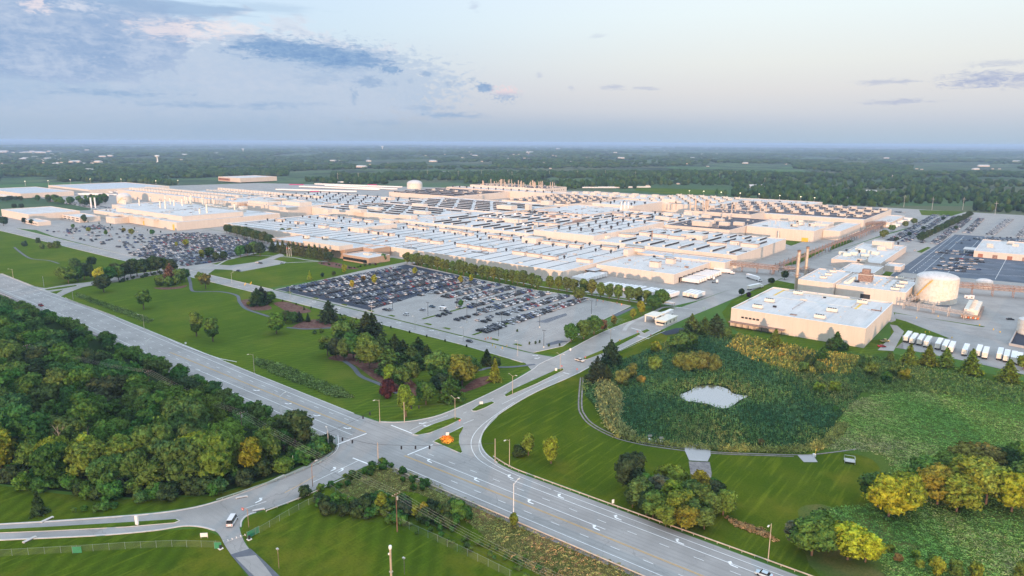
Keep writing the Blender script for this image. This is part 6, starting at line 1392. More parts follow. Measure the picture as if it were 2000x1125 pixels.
# far country: woods with fields left open
EDGE = [(-80, 352), (0, 352), (60, 351), (95, 353), (150, 352), (300, 357), (345, 361), (352, 348), (420, 343), (560, 342), (585, 352), (640, 358), (800, 361), (940, 358), (1000, 364), (1100, 372), (1140, 366), (1240, 370), (1330, 376), (1420, 383), (1500, 390), (1600, 400), (1700, 406), (1760, 400), (1850, 410), (2000, 419), (2080, 422)]
OPEN = [(0, 342, 115, 353), (325, 346, 520, 358), (560, 334, 648, 352), (672, 333, 752, 343), (755, 352, 905, 362), (695, 316, 745, 326), (830, 317, 965, 328), (1055, 349, 1160, 357), (1240, 362, 1430, 381), (1085, 335, 1120, 340), (1380, 322, 1480, 335), (1465, 322, 1545, 331), (1645, 314, 1700, 322), (1780, 316, 1935, 338), (1905, 346, 2000, 356), (1810, 343, 1860, 351), (430, 322, 530, 329), (1215, 322, 1290, 326), (160, 340, 200, 346), (0, 328, 60, 332), (1690, 370, 1770, 380), (1760, 398, 1900, 412), (1940, 366, 2000, 370), (1150, 300, 1330, 303), (280, 340, 330, 344), (330, 338, 400, 343), (1560, 306, 1640, 310), (1930, 320, 2000, 328), (610, 318, 640, 322), (205, 284, 330, 287), (0, 296, 230, 300), (1630, 362, 1680, 366)]
rg = np.random.default_rng(77)
def far_mass(name, n, v_lo, v_hi, smin, k, seed, tpl_amp, vw=1.0):
    rg = np.random.default_rng(seed); xf = []; cc = []; tries = 0
    while len(xf) < n and tries < n * 30:
        tries += 1; u = rg.uniform(-90, 2090)
        e = np.interp(u, [p[0] for p in EDGE], [p[1] for p in EDGE]); hi = min(v_hi, e)
        if hi <= v_lo: continue
        v = v_lo + (hi - v_lo) * rg.uniform() ** vw
        if any(a < u < c_ and b < v < d for a, b, c_, d in OPEN): continue
        vv = v + (u - 1000) * math.tan(ROLL) * 0
        x, y = W(u, vv); d = math.hypot(x - CAM[0], y - CAM[1])
        if d > 42000: continue
        fld = math.sin(x / 310 + 2 * math.sin(y / 520)) + math.sin(y / 270 + 2 * math.sin(x / 430))
        if fld > .75 and d > 2200: continue
        s = max(smin, d * k) * rg.uniform(.7, 1.35); h = rg.uniform(8.5, 15.5) * (1 + min(.5, d / 20000))
        xf.append((x, y, gz(x, y) - .5, rg.uniform(0, 6.28), s, s * rg.uniform(.8, 1.3), h))
        c_ = np.array(GREEN[rg.integers(5)]) * rg.uniform(.28, .72) if rg.uniform() < .88 else np.array(OLIVE[rg.integers(3)]) * .6
        cc.append(c_)
    r3 = np.random.default_rng(seed + 1)
    src = ICO2 if tpl_amp > .1 else ICO1
    tv, tf = lumpy(src[0], src[1], (0, 0, .5), (.5, .5, .5), r3, tpl_amp)
    return kind(link(name, mass(name, tv, tf, None, ['leaf_mass'], xf, cc)), 'stuff')
far_mass('near_hill_woods', 3800, 335, 423, 9.5, .0055, 31, .15)
far_mass('middle_distance_woods', 7500, 303, 345, 14, .0062, 32, .14, .8)
far_mass('far_woods', 9500, 279.2, 306, 40, .0085, 33, .1, .7)
# ranks of single trees on the near edge of the far woods (closest part of the mass)
# ------------------------------------------------------------------ vehicles
def car_geo(kind_, body):
    """front towards +x; one low, detailed shell: body, glass house, roof, wheels, lamps"""
    b = MB()
    L, Wd, H, prof, cab = {
        'sedan': (4.7, 1.8, 1.45, [(-2.35, .35), (-2.35, .85), (-2.2, .98), (-1.45, 1.02), (1.0, .95), (2.15, .78), (2.35, .6), (2.35, .35)], (-1.65, -.95, .55, 1.2)),
        'hatchback': (4.2, 1.75, 1.5, [(-2.1, .35), (-2.1, .95), (1.0, .98), (1.95, .8), (2.1, .6), (2.1, .35)], (-2.05, -1.75, .5, 1.15)),
        'suv': (4.8, 1.9, 1.75, [(-2.4, .4), (-2.4, 1.1), (1.0, 1.12), (2.2, 1.0), (2.4, .75), (2.4, .4)], (-2.35, -2.05, .6, 1.15)),
        'pickup': (5.6, 1.95, 1.8, [(-2.8, .5), (-2.8, 1.1), (1.3, 1.12), (2.6, 1.05), (2.8, .8), (2.8, .5)], (-.75, -.6, 1.0, 1.5)),
        'van': (5.6, 2.0, 2.5, [(-2.8, .4), (-2.8, 1.25), (1.9, 1.25), (2.6, 1.1), (2.8, .8), (2.8, .4)], (-2.78, -2.65, 1.4, 2.1)),
    }[kind_]
    w2 = Wd / 2; z1 = max(p[1] for p in prof)
    n = len(prof)
    vs = [(x, -w2, z) for x, z in prof] + [(x, w2, z) for x, z in prof]
    b.add(vs, [(i, (i + 1) % n, n + (i + 1) % n, n + i)[::-1] for i in range(n)] + [tuple(range(n)), tuple(range(n, 2 * n))[::-1]], body)
    xb0, xt0, xt1, xb1 = cab; g = w2 * .96; gt = w2 * .78
    zb = z1 - .03
    q = [(xb0, -g, zb), (xb1, -g, zb), (xb1, g, zb), (xb0, g, zb), (xt0, -gt, H - .05), (xt1, -gt, H - .05), (xt1, gt, H - .05), (xt0, gt, H - .05)]
    b.add(q, [(0, 1, 5, 4), (1, 2, 6, 5), (2, 3, 7, 6), (3, 0, 4, 7)], 'glass')
    b.add([(x, y, z) for x, y in ((xt0 - .04, -gt - .02), (xt1 + .04, -gt - .02), (xt1 + .04, gt + .02), (xt0 - .04, gt + .02)) for z in (H - .05, H)],
          [(1, 3, 5, 7), (0, 2, 3, 1), (2, 4, 5, 3), (4, 6, 7, 5), (6, 0, 1, 7)], body)
    if kind_ == 'pickup': b.box(-2.65, -.9, -w2 + .15, w2 - .15, z1 + .004, z1 + .01, 'dark')
    wx = L * .31
    for x in (-wx, wx):
        for s in (-1, 1): b.tube((x, s * (w2 - .2), .33), (x, s * (w2 + .02), .33), .34, 'tyre', 8)
    return b
CARS = {k: car_geo(k, 'paint').mesh('car') for k in ('sedan', 'hatchback', 'suv', 'pickup')}
PAL = [((.62, .63, .64), 'white', 22), ((.012, .013, .018), 'black', 26), ((.045, .052, .07), 'dark grey', 22), ((.42, .43, .46), 'silver', 18), ((.26, .012, .015), 'red', 4), ((.015, .045, .16), 'blue', 10), ((.16, .13, .10), 'tan', 2), ((.10, .16, .22), 'pale blue', 4)]
def pick_col(r_): return r_.choices(PAL, [p[2] for p in PAL])[0]
stalls = []                       # x, y, rz, lot, row key
r4 = random.Random(4)
for ri, a_ in enumerate(ROWS1):
    for side in (-1, 1):
        for bi, b_ in enumerate(np.arange(-166.6, -44, 2.75)):
            x = a_ + side * 2.75
            if x > 55: continue
            if x > 45 and side > 0: pass
            dark = x < -52 + (-(b_ + 175) * .13)
            if dark: p_ = .95
            elif x < 0: p_ = .05 if b_ < -118 else (.35 if b_ < -105 else .93)
            elif x < 40: p_ = .05 if b_ < -152 else (.22 if b_ < -128 else .9)
            else: p_ = .93 if b_ < -70 or True else .5
            if r4.random() < p_: stalls.append((x + r4.uniform(-.3, .3), b_ + r4.uniform(-.12, .12), (0 if r4.random() < .5 else math.pi) + r4.uniform(-.03, .03), 1, (ri, side)))
stalls += [(W(u, v)[0], W(u, v)[1], math.pi, 1, ('x', 0)) for u, v in [(752, 606), (793, 616), (825, 607)]]
def park(a0, a1, b0, b1, p_, step=17, lot=2, fn=None, two=True, along='y'):
    for a_ in np.arange(a0, a1, step):
        for side in ((-1, 1) if two else (1,)):
            for b_ in np.arange(b0, b1, 2.75):
                x, y = a_ + side * 2.75, b_
                if fn and not fn(x, y): continue
                if r4.random() < p_: stalls.append((x + r4.uniform(-.3, .3), y, 0 if r4.random() < .5 else math.pi, lot, None))
L2 = P((250, 497), (290, 478), (300, 462), (350, 456), (430, 456), (470, 462), (528, 486), (400, 518), (365, 522))
park(-620, -330, -172, -30, .96, 17, 2, lambda x, y: inside(x, y, L2))
L2b = P((75, 452), (185, 440), (300, 458), (290, 478), (248, 494))
park(-760, -470, -160, -60, .16, 17, 2, lambda x, y: inside(x, y, L2b))
park(-735, -690, -110, -84, .8, 17, 2)
park(178, 225, 488, 900, .75, 15.5, 3, lambda x, y: abs(x - 208 - (y - 500) * .047) > 3.5)
park(228, 262, 640, 880, .7, 17, 3); 
for a0 in (268, 300, 330, 362, 395): 
    for q in range(4): 
        for b_ in np.arange(642, 900, 5.3):
            if r4.random() < .92: stalls.append((a0 + q * 2.9 + (b_ - 640) * .04, b_, math.pi / 2, 4, None))
for b_ in np.arange(566, 590, 5.5):
    for a_ in np.arange(262, 420, 2.8):
        if r4.random() < .42: stalls.append((a_, b_, math.pi / 2, 5, None))
for u0, v0, u1, v1, du, p_ in ((1830, 494, 2000, 508, 5.2, .95), (1850, 491, 1872, 492, 7, 1), (1840, 505, 1920, 509, 9.5, .9), (1858, 509, 1918, 514, 10, .95), (1832, 512, 1842, 513, 9, .8), (1856, 515, 1915, 517, 12, .9), (1835, 520, 1905, 523, 10, .95), (1848, 524, 1912, 528, 9, .95), (1826, 526, 1890, 532, 11, .9), (1868, 475, 1880, 476, 10, 1), (1878, 470, 1895, 470, 8, .9), (1903, 467, 1985, 471, 7, .5), (1890, 463, 1990, 466, 7, .4)):
    n = int((u1 - u0) / du) + 1
    for k in range(n):
        if r4.random() < p_: x, y = W(u0 + du * k, v0 + (v1 - v0) * k / n); stalls.append((x, y, R_(38 + 180 * (k % 2)) if v0 > 480 else 1.4, 5, None))
for i in range(9):
    for j in range(9): stalls.append((322 + i * 3.1, 318 + j * 5.4 - i * .4, 1.57, 5, None))
for i in range(5): stalls.append((W(1640 + i * 6, 606)[0], W(1640, 604 - i * 3)[1], 0, 6, None)) if False else None
for i in range(14): stalls.append((161 + (i % 2) * 5.5, -4 + (i // 2) * 3, 0 if i % 2 else 3.14, 6, None))
for a_ in np.arange(-40, 130, 3): 
    if r4.random() < .7: stalls.append((a_, 905, 1.57, 7, None)); stalls.append((a_, 912, 1.57, 7, None))
for a_ in range(-1560, -1300, 5):
    if r4.random() < .6: stalls.append((a_, -20 + r4.uniform(-30, 12), 0, 7, None))
for a_ in range(-1240, -1000, 4): 
    for b_ in (20, 36):
        if r4.random() < .6: stalls.append((a_, b_, 0, 7, None))
dist = lambda s: math.hypot(s[0] - CAM[0], s[1] - CAM[1])
stalls.sort(key=dist)
one = [s for s in stalls if s[3] in (1, 6)][:292]; ids = set(id(s) for s in one); many = [s for s in stalls if id(s) not in ids]
rowname = {}
rk = sorted({s[4] for s in one if s[4] and s[4][0] != 'x'}, reverse=True)
for i, k in enumerate(rk): rowname[k] = ordn(i + 1)
cnt = {}
for s in sorted(one, key=lambda s: s[1]):
    c_, cn, _ = pick_col(r4); kd = r4.choices(['sedan', 'suv', 'pickup', 'hatchback'], [40, 34, 14, 12])[0]
    key = s[4]; cnt[key] = cnt.get(key, 0) + 1
    if s[3] == 6: lb = f'{cn} {kd}, {ordn(cnt[key])} from the front beside the nearest white roofed building'; g_ = 'cars beside the nearest building'
    elif key[0] == 'x': lb = f'{cn} {kd}, {ordn(cnt[key])} of three parked alone on the empty bays'; g_ = 'cars on the big car park'
    else: lb = f'{cn} {kd}, {ordn(cnt[key])} from the road in the {rowname[key]} line from the right'; g_ = 'cars on the big car park'
    tag(link('parked_car', CARS[kd], None, (s[0], s[1], .16), s[2], c_), lb, 'car', g_)
for kd, fr in (('sedan', .5), ('suv', .5)):
    sub = [s for i, s in enumerate(many) if (i * 7 % 10 < 5) == (kd == 'sedan')]
    cg = car_geo(kd, 'paint_mass')
    cols = [((.62, .63, .64) if s[3] in (4,) and r4.random() < .75 else pick_col(r4)[0]) for s in sub]
    kind(link('distant_parked_cars', mass('distant_parked_cars', cg.v, cg.f, cg.m, cg.mats, [(s[0], s[1], .16, s[2], 1, 1, 1) for s in sub], cols)), 'stuff')
# vehicles on the roads, with their parts
def road_car(name, kd, p, rz, c_, label, cat='car', s=1.0):
    o = thing(name, label, cat, (p[0], p[1], .15), rz)
    link('body', shared(('body', kd), lambda: car_geo(kd, 'paint').mesh('body')), o, None, color=c_)
    for x in (2.36 if kd != 'pickup' else 2.8,):
        for y in (-.65, .65): link('headlight', shared('hl', lambda: MB().box(-.02, .05, -.2, .2, -.1, .1, 'lens').mesh('headlight')), o, (x if kd != 'van' else 2.82, y, .7))
    for y in (-.75, .75): link('tail_light', shared('tl', lambda: MB().box(-.06, .02, -.12, .12, -.16, .16, 'red').mesh('tail_light')), o, ({'van': -2.8, 'pickup': -2.8, 'suv': -2.4}.get(kd, -2.36), y, .85))
    for y in (-1.12, 1.12): link('mirror', shared('mr', lambda: MB().box(-.1, .1, -.14, .14, 0, .2, 'dark').mesh('mirror')), o, (.9 if kd != 'van' else 1.9, y, 1.1))
    return o
v_ = road_car('minivan', 'van', W(454, 1022), math.radians(132), (.68, .68, .69), 'white van with black rear window driving up from the gated driveway', 'van')
MB().box(-2.84, -2.78, -.72, .72, 1.45, 2.15, 'glass').build('rear_window', v_)
road_car('pickup_truck', 'pickup', W(80, 598), math.pi, (.32, .015, .02), 'dark red pickup on the main road at the far left', 'pickup')
road_car('suv', 'suv', W(208, 652), math.pi, (.05, .06, .08), 'dark SUV alone on the main road beside the wood')
road_car('sedan', 'sedan', W(917, 668), 0, (.06, .07, .09), 'dark car driving on the car park road below the empty bays')
road_car('pickup_truck', 'pickup', W(1132, 706), -.1, (.62, .58, .52), 'beige pickup crossing the gate road at the car park junction', 'pickup')
road_car('sedan', 'sedan', W(1492, 1126), math.pi, (.45, .55, .6), 'pale blue car cut by the bottom edge of the photo')
road_car('sedan', 'sedan', W(504, 470 + 44), .4, (.6, .6, .6), 'white car at the top of the visitor parking'); road_car('sedan', 'sedan', W(552, 515), .3, (.6, .6, .6), 'white car at the right end of the visitor parking'); road_car('sedan', 'sedan', W(466, 530), .1, (.03, .05, .09), 'dark blue car at the lower end of the visitor parking'); road_car('sedan', 'sedan', W(509, 515), .2, (.02, .02, .02), 'black car between islands of the visitor parking')
road_car('sedan', 'sedan', W(1621, 491), 1.6, (.4, .4, .42), 'silver car on the road before the long white roofed block'); road_car('suv', 'suv', W(1787, 490), 1.6, (.6, .6, .6), 'white car on the lane beside the dark test lot')
road_car('sedan', 'sedan', W(1973, 625), .3, (.03, .03, .04), 'black car before the tank pit'); road_car('sedan', 'sedan', W(1722, 678), .6, (.35, .02, .02), 'red car behind the nearest white roofed building corner'); road_car('pickup_truck', 'pickup', W(1728, 668), .9, (.5, .42, .15), 'yellow and white service truck at the building corner', 'truck')
def trailer_parts():
    box = MB().box(-8, 8, -1.3, 1.3, 1.15, 4.05, 'white').box(-7.9, 7.9, -.35, .35, .9, 1.15, 'dark').mesh('cargo_box')
    doors = MB().box(-8.06, -8.0, -1.22, -.03, 1.25, 3.95, 'cream').box(-8.06, -8.0, .03, 1.22, 1.25, 3.95, 'cream').mesh('rear_doors')
    wh = MB()
    for x in (-6.6, -5.3):
        for s in (-1, 1): wh.tube((x, s * .75, .5), (x, s * 1.28, .5), .5, 'tyre', 10)
    wm = wh.mesh('wheels'); lg = MB().box(5, 5.2, -.9, -.75, 0, 1.15, 'steel').box(5, 5.2, .75, .9, 0, 1.15, 'steel').mesh('landing_gear')
    return box, doors, wm, lg
TR = trailer_parts()
def trailer(p, rz, label, group, small=False, cab=False, name='semi_trailer'):
    o = thing(name, label, 'trailer' if not cab else 'truck', (p[0], p[1], .12), rz, group)
    link('cargo_box', TR[0], o); 
    if not small: link('rear_doors', TR[1], o); link('wheels', TR[2], o); link('landing_gear', TR[3], o)
    if cab:
        c_ = MB(); c_.box(8.4, 10.9, -1.15, 1.15, .7, 3.0, 'white').box(10.9, 12.2, -1.0, 1.0, .7, 1.9, 'white').box(10.85, 10.97, -1.0, 1.0, 1.95, 2.8, 'glass').box(6.5, 10.9, -.5, .5, .5, .9, 'dark'); c_.build('cab', o)
        w_ = MB()
        for x in (7.4, 11.3):
            for s in (-1, 1): w_.tube((x, s * .8, .5), (x, s * 1.2, .5), .5, 'tyre', 10)
        w_.build('cab_wheels', o)
    return o
for i in range(8): trailer((5.5 + 4.0 * i * .0 + 6, 16 + i * 4.4), 0, f'{ordn(i + 1)} white trailer from the front in the row docked beside the long hall', 'trailers docked beside the long hall') if False else trailer((13 + 0, 12 + i * 4.6), 0, f'{ordn(i + 1)} white trailer from the front in the row docked beside the long hall', 'trailers docked beside the long hall')
yard = [W(1200, 562), W(1210, 563), W(1220, 564), W(1230, 565), W(1240, 566), W(1250, 567), W(1260, 568)]
for i in range(9): trailer((44 + i * 3.9, 3 + .4 * i), math.pi / 2 - .05, f'{ordn(i + 1)} white trailer from the left in the first yard row behind the trees', 'trailers of the first yard row')
for i in range(7): trailer((82 + i * 3.7, 6 - i * 0), math.pi / 2 - .05, f'{ordn(i + 1)} white trailer from the left in the second yard row behind the trees', 'trailers of the second yard row')
for i in range(4): trailer((110.5 + i * 3.4, 20 - i * .5), math.pi / 2, f'{ordn(i + 1)} white trailer from the left in the last short yard row', 'trailers of the last yard row')
for i in range(10): trailer((91.5, 68 + i * 5.2 + (3 if i > 3 else 0)), math.pi, f'{ordn(i + 1)} white trailer from the front docked at the right end of the dock hall', 'trailers docked at the dock hall')
trailer(W(1410, 533), -.03, 'white trailer truck with a cab standing below the pipe bridge', None, cab=True, name='semi_truck')
trailer(W(1470, 546), -.62, 'white semi truck crossing the yard toward the gate road', None, cab=True, name='semi_truck')
trailer(W(1472, 565), 1.3, 'white trailer truck turning on the gate road near the grass corner', None, cab=True, name='semi_truck')
gt = trailer((127.2, -54), -1.57, 'white semi truck stopped under the gatehouse canopy', None, cab=True, name='semi_truck')
for i, (u, v) in enumerate([(1391, 547), (1397, 553)]):
    o = thing('yard_tractor', ['white yard tractor nearer the docked trailers', 'white yard tractor alone on the open yard'][i], 'truck', (*W(u, v), .1), .5)
    MB().box(.5, 2.2, -1.1, 1.1, .7, 3.0, 'white').box(2.2, 2.3, -.9, .9, 1.9, 2.8, 'glass').box(-3, .5, -.5, .5, .5, .9, 'dark').build('cab', o)
    w_ = MB(); [w_.tube((x, s * .7, .5), (x, s * 1.15, .5), .5, 'tyre', 10) for x in (-2.2, 1.4) for s in (-1, 1)]; w_.build('wheels', o)
RT = [(1772, 672), (1784, 676), (1798, 678), (1811, 682), (1833, 686), (1846, 690), (1858, 693), (1885, 698), (1911, 700), (1924, 704), (1952, 706), (1965, 710), (1979, 713), (1990, 716), (2003, 719)]
for i, (u, v) in enumerate(RT): trailer(W(u, v - 8), math.pi / 2 + .0, f'{ordn(i + 1)} white trailer from the left behind the row of firs', 'trailers behind the row of firs')
for i in range(13): trailer((133 if i % 2 else 152, 640 + i * 11), 0 if i % 2 else 0, f'{ordn(i + 1)} distant white trailer from the front beside the right rear hall', 'trailers beside the right rear hall', small=True)
for i in range(20): trailer((-1380 + (i % 10) * 9, 120 + (i // 10) * 16 + (i % 10) * 3), .5, f'{ordn(i + 1)} tiny trailer from the left between the far left warehouses', 'trailers between the far left warehouses', small=True)
for i in range(22): trailer((-1595 + i * 9.5, -1), 1.57, f'{ordn(i + 1)} tiny trailer from the left docked at the far left warehouse', 'trailers docked at the far left warehouse', small=True)
for i in range(10): trailer((-1380, 190 + i * 12), 0, f'{ordn(i + 1)} tiny trailer docked at the largest far left warehouse', 'trailers docked at the largest warehouse', small=True)
# ranks of trailers behind the plant (white roofs in long lines)
k_ = 0
for j, (pa, pb) in enumerate([((545, 372), (690, 376)), ((590, 366), (735, 372)), ((620, 361), (780, 367)), ((640, 364), (770, 371)), ((665, 357), (775, 361)), ((560, 369), (700, 374))]):
    a = W(*pa); b = W(*pb); n = 42 if j < 4 else 26
    for i in range(n):
        if k_ >= 175: break
        f = i / (n - 1); p = (a[0] + (b[0] - a[0]) * f, a[1] + (b[1] - a[1]) * f)
        o = trailer(p, .9, f'{ordn(i + 1)} tiny trailer from the left in the {ranks[j]} line of the rear truck park', 'trailers of the rear truck park', small=True); k_ += 1
for i in range(26): 
    o = thing('semi_trailer', f'{ordn(i + 1)} magenta trailer from the left at the rear truck park', 'trailer', (*W(608 + (i % 9) * 1.6 if i < 9 else (540 + i * 3 if i < 18 else 720 + (i % 9) * 2), 375 if i < 9 else (361.5 if i < 18 else 362))  , .1), 1.1, 'magenta trailers at the rear')
    MB().box(-3, 3, -1.2, 1.2, .6, 2.6, 'pinkred').build('cargo_box', o)
for j in range(3):
    for i in range(12): trailer((-655 + i * 6 + j * 26, 1085 + i * 5 + j * 40), 1.2, f'{ordn(j * 12 + i + 1)} tiny trailer on the lot beyond the rear of the plant', 'trailers on the lot beyond the plant', small=True)
# ------------------------------------------------------------------ lamps, poles, wires
def lamp(p, h, arm, m='steel', dbl=False, label='', group='street lamps along the roads', rz=0, droop=True):
    o = thing('street_lamp', label, 'street lamp', (*p, .05), rz, group)
    MB().tube((0, 0, 0), (0, 0, h), .16, m, 8, .09).box(-.35, .35, -.35, .35, 0, .25, 'conc').build('pole', o)
    for s in ((1, -1) if dbl else (1,)):
        b = MB(); pr = (0, 0, h - .6)
        for k in range(1, 5): q = (s * arm * k / 4, 0, h - .6 + 1.1 * math.sin(k / 4 * 1.57)); b.tube(pr, q, .07, m, 5); pr = q
        b.build('arm', o); MB().box(s * arm - .25, s * arm + .45 * s + .25, -.2, .2, h + .42, h + .62, 'lens').build('lamp_head', o)
    return o
WRM = 'stack'
LMP = [(282, 645, 10.5, 0, 'lamp beside the upper ditch of the big lawn'), (497, 730, 10.8, 0, 'lamp standing on the big lawn by the road'), (26, 543, 8, 0, 'farthest left lamp beyond the main road'), (742, 825, 10.5, 0, 'lamp with a dark foot at the lawn corner of the junction'),
       (995, 911, 11, 0, 'lamp beside the bare pole below the round slope'), (1500, 1095, 12, 0, 'warm lit lamp at the bottom right verge'), (1003, 1004, 11, 1, 'white lamp leaning arm over the road at the small round tree'), (549, 809, 9, 1, 'lamp on the wood side of the main road before the junction'), (289, 700, 10.5, 1, 'lamp on the wood side of the main road in the middle'), (124, 620, 8.5, 1, 'lamp on the wood side of the main road at the left')]
for u, v, h, sd_, lb in LMP: lamp(W(u, v), h, 2.6, WRM if not sd_ else 'white', False, lb, rz=-math.pi / 2 if not sd_ else math.pi / 2)
for u, v, h, lb in [(889, 819, 10, 'twin arm lamp on the median at the junction mouth'), (1001, 770, 9.5, 'twin arm lamp on the second median of the gate road'), (1094, 724, 9, 'twin arm lamp at the tip of the median by the crossing'), (1192, 672, 9, 'twin arm lamp on the median near the gatehouse')]: lamp(W(u, v), h, 2.0, WRM, True, lb, rz=0)
for u, v, lb in [(1011, 695, 'lamp beside the car park road at the last bay'), (905, 667, 'lamp beside the lone dark car on the car park road'), (811, 644, 'lamp beside the car park road left of the lone car'), (726, 614, 'lamp at the corner of the black car park'), (567, 582, 'lamp at the left end of the black car park'), (453, 553, 'lamp at the visitor parking lawn'), (611, 952, 'brown lamp on the side road edge')]:
    lamp(W(u, v), 9, 1.8, 'steel' if 'brown' not in lb else 'rust', False, lb, rz=-math.pi / 2 if u > 700 else math.pi / 2)
for i, (u, v) in enumerate([(86, 560), (143, 585)]): 
    o = thing('traffic_pole', ['plain pole left of the west junction', 'plain pole right of the west junction'][i], 'pole', (*W(u, v), 0)); MB().tube((0, 0, 0), (0, 0, 9), .18, 'conc', 8, .12).build('shaft', o)
PL = [(767, 606), (836, 620), (892, 602), (931, 614), (912, 630), (974, 660), (919, 575), (954, 585), (1054, 640), (1062, 679), (1164, 600), (1155, 616), (1045, 543 + 18), (1090, 600), (770, 545), (1007, 583), (1035, 600), (980, 640)]
for i, (u, v) in enumerate(PL):
    o = thing('parking_lamp', f'{ordn(sorted(PL).index((u, v)) + 1)} black double headed lamp from the left in the big car park', 'street lamp', (*W(u, v), .1), 0, 'lamps in the big car park')
    MB().tube((0, 0, 0), (0, 0, 10.5), .15, 'dark', 6, .1).tube((0, 0, 0), (0, 0, .8), .35, 'cream', 8).build('pole', o); MB().box(-1.2, -.4, -.25, .25, 10.5, 10.7, 'dark').box(.4, 1.2, -.25, .25, 10.5, 10.7, 'dark').box(-.4, .4, -.06, .06, 10.5, 10.6, 'dark').build('lamp_head', o)
def bare(name, label, p, h, r_, m, cat='pole', r2=None):
    o = thing(name, label, cat, (*p, 0)); MB().tube((0, 0, -.2), (0, 0, h), r_, m, 10, r2 or r_ * .7).build('shaft', o); return o
bare('signal_pole', 'bare pole left of the lamp below the round slope', W(967, 902), 9.5, .2, WRM); sp_b = bare('signal_pole', 'bare pole in the weeds at the near corner of the junction', W(739, 905), 8.5, .2, WRM)
sp_a = bare('signal_pole', 'signal pole with a cabinet at the left corner of the junction', W(642, 880), 8.5, .2, 'steel'); sp_c = bare('signal_pole', 'warm lit pole on the lawn right of the dark footed lamp', W(790, 825), 9.5, .2, WRM)
MB().box(-.5, .5, -.3, .3, 1.0, 2.6, 'steel').build('cabinet', sp_a, (-.9, 0, 0)); MB().tube((0, 0, 8.4), (-2, 1, 9.2), .07, 'steel', 5).box(-2.5, -1.8, .8, 1.2, 9.1, 9.3, 'lens').build('lamp_arm', sp_a)
bare('marker_pole', 'thin grey pole inside the power line gap', W(573, 914), 5, .12, 'steel')
def cable(name, label, pts_, sag, r_, m, cat='cable', group=None):
    b = MB()
    for a, c_ in zip(pts_, pts_[1:]):
        a, c_ = Vector(a), Vector(c_); pr = a
        for k in range(1, 13):
            f = k / 12; q = a.lerp(c_, f); q.z -= sag * 4 * f * (1 - f); b.tube(pr, q, r_, m, 4, cap=False); pr = q
    return tag(b.build(name), label, cat, group)
A_, B_, C_, D_ = W(642, 880), W(742, 825), W(739, 905), W(967, 902)
cable('signal_wire', 'span wire from the left junction pole to the lawn corner lamp', [(*A_, 7.6), (*B_, 7.6)], .6, .05, 'dark'); cable('signal_wire', 'span wire from the near corner pole to the bare pole right of the junction', [(*C_, 7.8), (*D_, 7.8)], .8, .05, 'dark')
cable('signal_wire', 'span wire from the left junction pole to the near corner pole', [(*A_, 7.6), (*C_, 7.6)], .5, .05, 'dark'); cable('signal_wire', 'span wire from the lawn corner lamp to the far right junction pole', [(*B_, 7.6), (*W(889, 819), 7.6)], .5, .05, 'dark')
def signal(p, label, rz):
    o = thing('traffic_light', label, 'traffic light', (*p, 5.7), rz, 'traffic lights over the junction'); MB().box(-.2, .2, -.24, .24, 0, 1.25, 'dark').build('housing', o)
    for k in range(3): MB().tube((.2, 0, .25 + .38 * k), (.32, 0, .25 + .38 * k), .14, 'dark', 8).build('visor', o)
    MB().tube((0, 0, 1.25), (0, 0, 1.5), .04, 'dark', 4).build('hanger', o)
L_ = lambda p, q, f: (p[0] + (q[0] - p[0]) * f, p[1] + (q[1] - p[1]) * f)
for f, lb in ((.66, 'traffic light at the middle of the far span wire'), (.80, 'traffic light near the lawn end of the far span wire')): signal(L_(A_, B_, f), lb, math.pi)
for f, lb in ((.3, 'left traffic light of the pair at the left stop line'), (.5, 'right traffic light of the pair at the left stop line')): signal(L_(A_, C_, f), lb, math.pi)
for f, lb in ((.2, 'leftmost traffic light over the near span wire'), (.32, 'middle traffic light over the near span wire'), (.44, 'rightmost traffic light over the near span wire')): signal(L_(C_, D_, f), lb, 0)
for f, lb in ((.42, 'left traffic light of the gate road pair'), (.52, 'right traffic light of the gate road pair')): signal(L_(B_, W(889, 819), f), lb, -1.57)
# power line
PP = [W(60, 730), W(129, 748), W(296, 792), W(475, 868), W(776, 1039), W(1140, 1245)]
pn = ['utility pole hidden in the left of the wood', 'utility pole with a crossarm at the left in the wood', 'utility pole with a crossarm in the middle of the wood', 'utility pole with white insulators in the power line gap', 'brown utility pole beside the chain fence in the triangle', 'utility pole below the bottom edge']
PH_ = [16, 16, 17, 14, 13.5, 13.5]
for i, p in enumerate(PP):
    d = Vector(PP[min(i + 1, 5)]) - Vector(PP[max(0, i - 1)]); rz = math.atan2(d.y, d.x)
    o = thing('utility_pole', pn[i], 'utility pole', (*p, 0), rz, 'utility poles of the power line')
    h = PH_[i]; MB().tube((0, 0, -.3), (0, 0, h), .2, 'wood', 8, .14).build('pole', o); MB().box(-.08, .08, -1.7, 1.7, h - .7, h - .5, 'wood').build('crossarm', o)
    for y in (-1.5, -.5, .5, 1.5): MB().tube((0, y, h - .5), (0, y, h - .2), .07, 'cream', 6).build('insulator', o)
    if i in (3, 4): MB().tube((.3, .2, h - 2.4), (.3, .2, h - 1.3), .28, 'steel', 8).build('transformer', o)
for k, y in enumerate((-1.5, -.5, .5, 1.5)):
    pts_ = []
    for i, p in enumerate(PP):
        d = (Vector(PP[min(i + 1, 5)]) - Vector(PP[max(0, i - 1)])).normalized(); pts_.append((p[0] - d.y * y, p[1] + d.x * y, PH_[i] - .2))
    cable('power_line', f'{["lowest", "second lowest", "second highest", "highest"][k]} of the four upper power lines over the triangle', pts_, 1.3, .016, 'pipe', 'power line', 'power lines of the utility poles')
cable('power_line', 'communications cable slung below the four power lines', [(p[0], p[1], PH_[i] - 3.2) for i, p in enumerate(PP)], 1.6, .03, 'dark', 'power line')
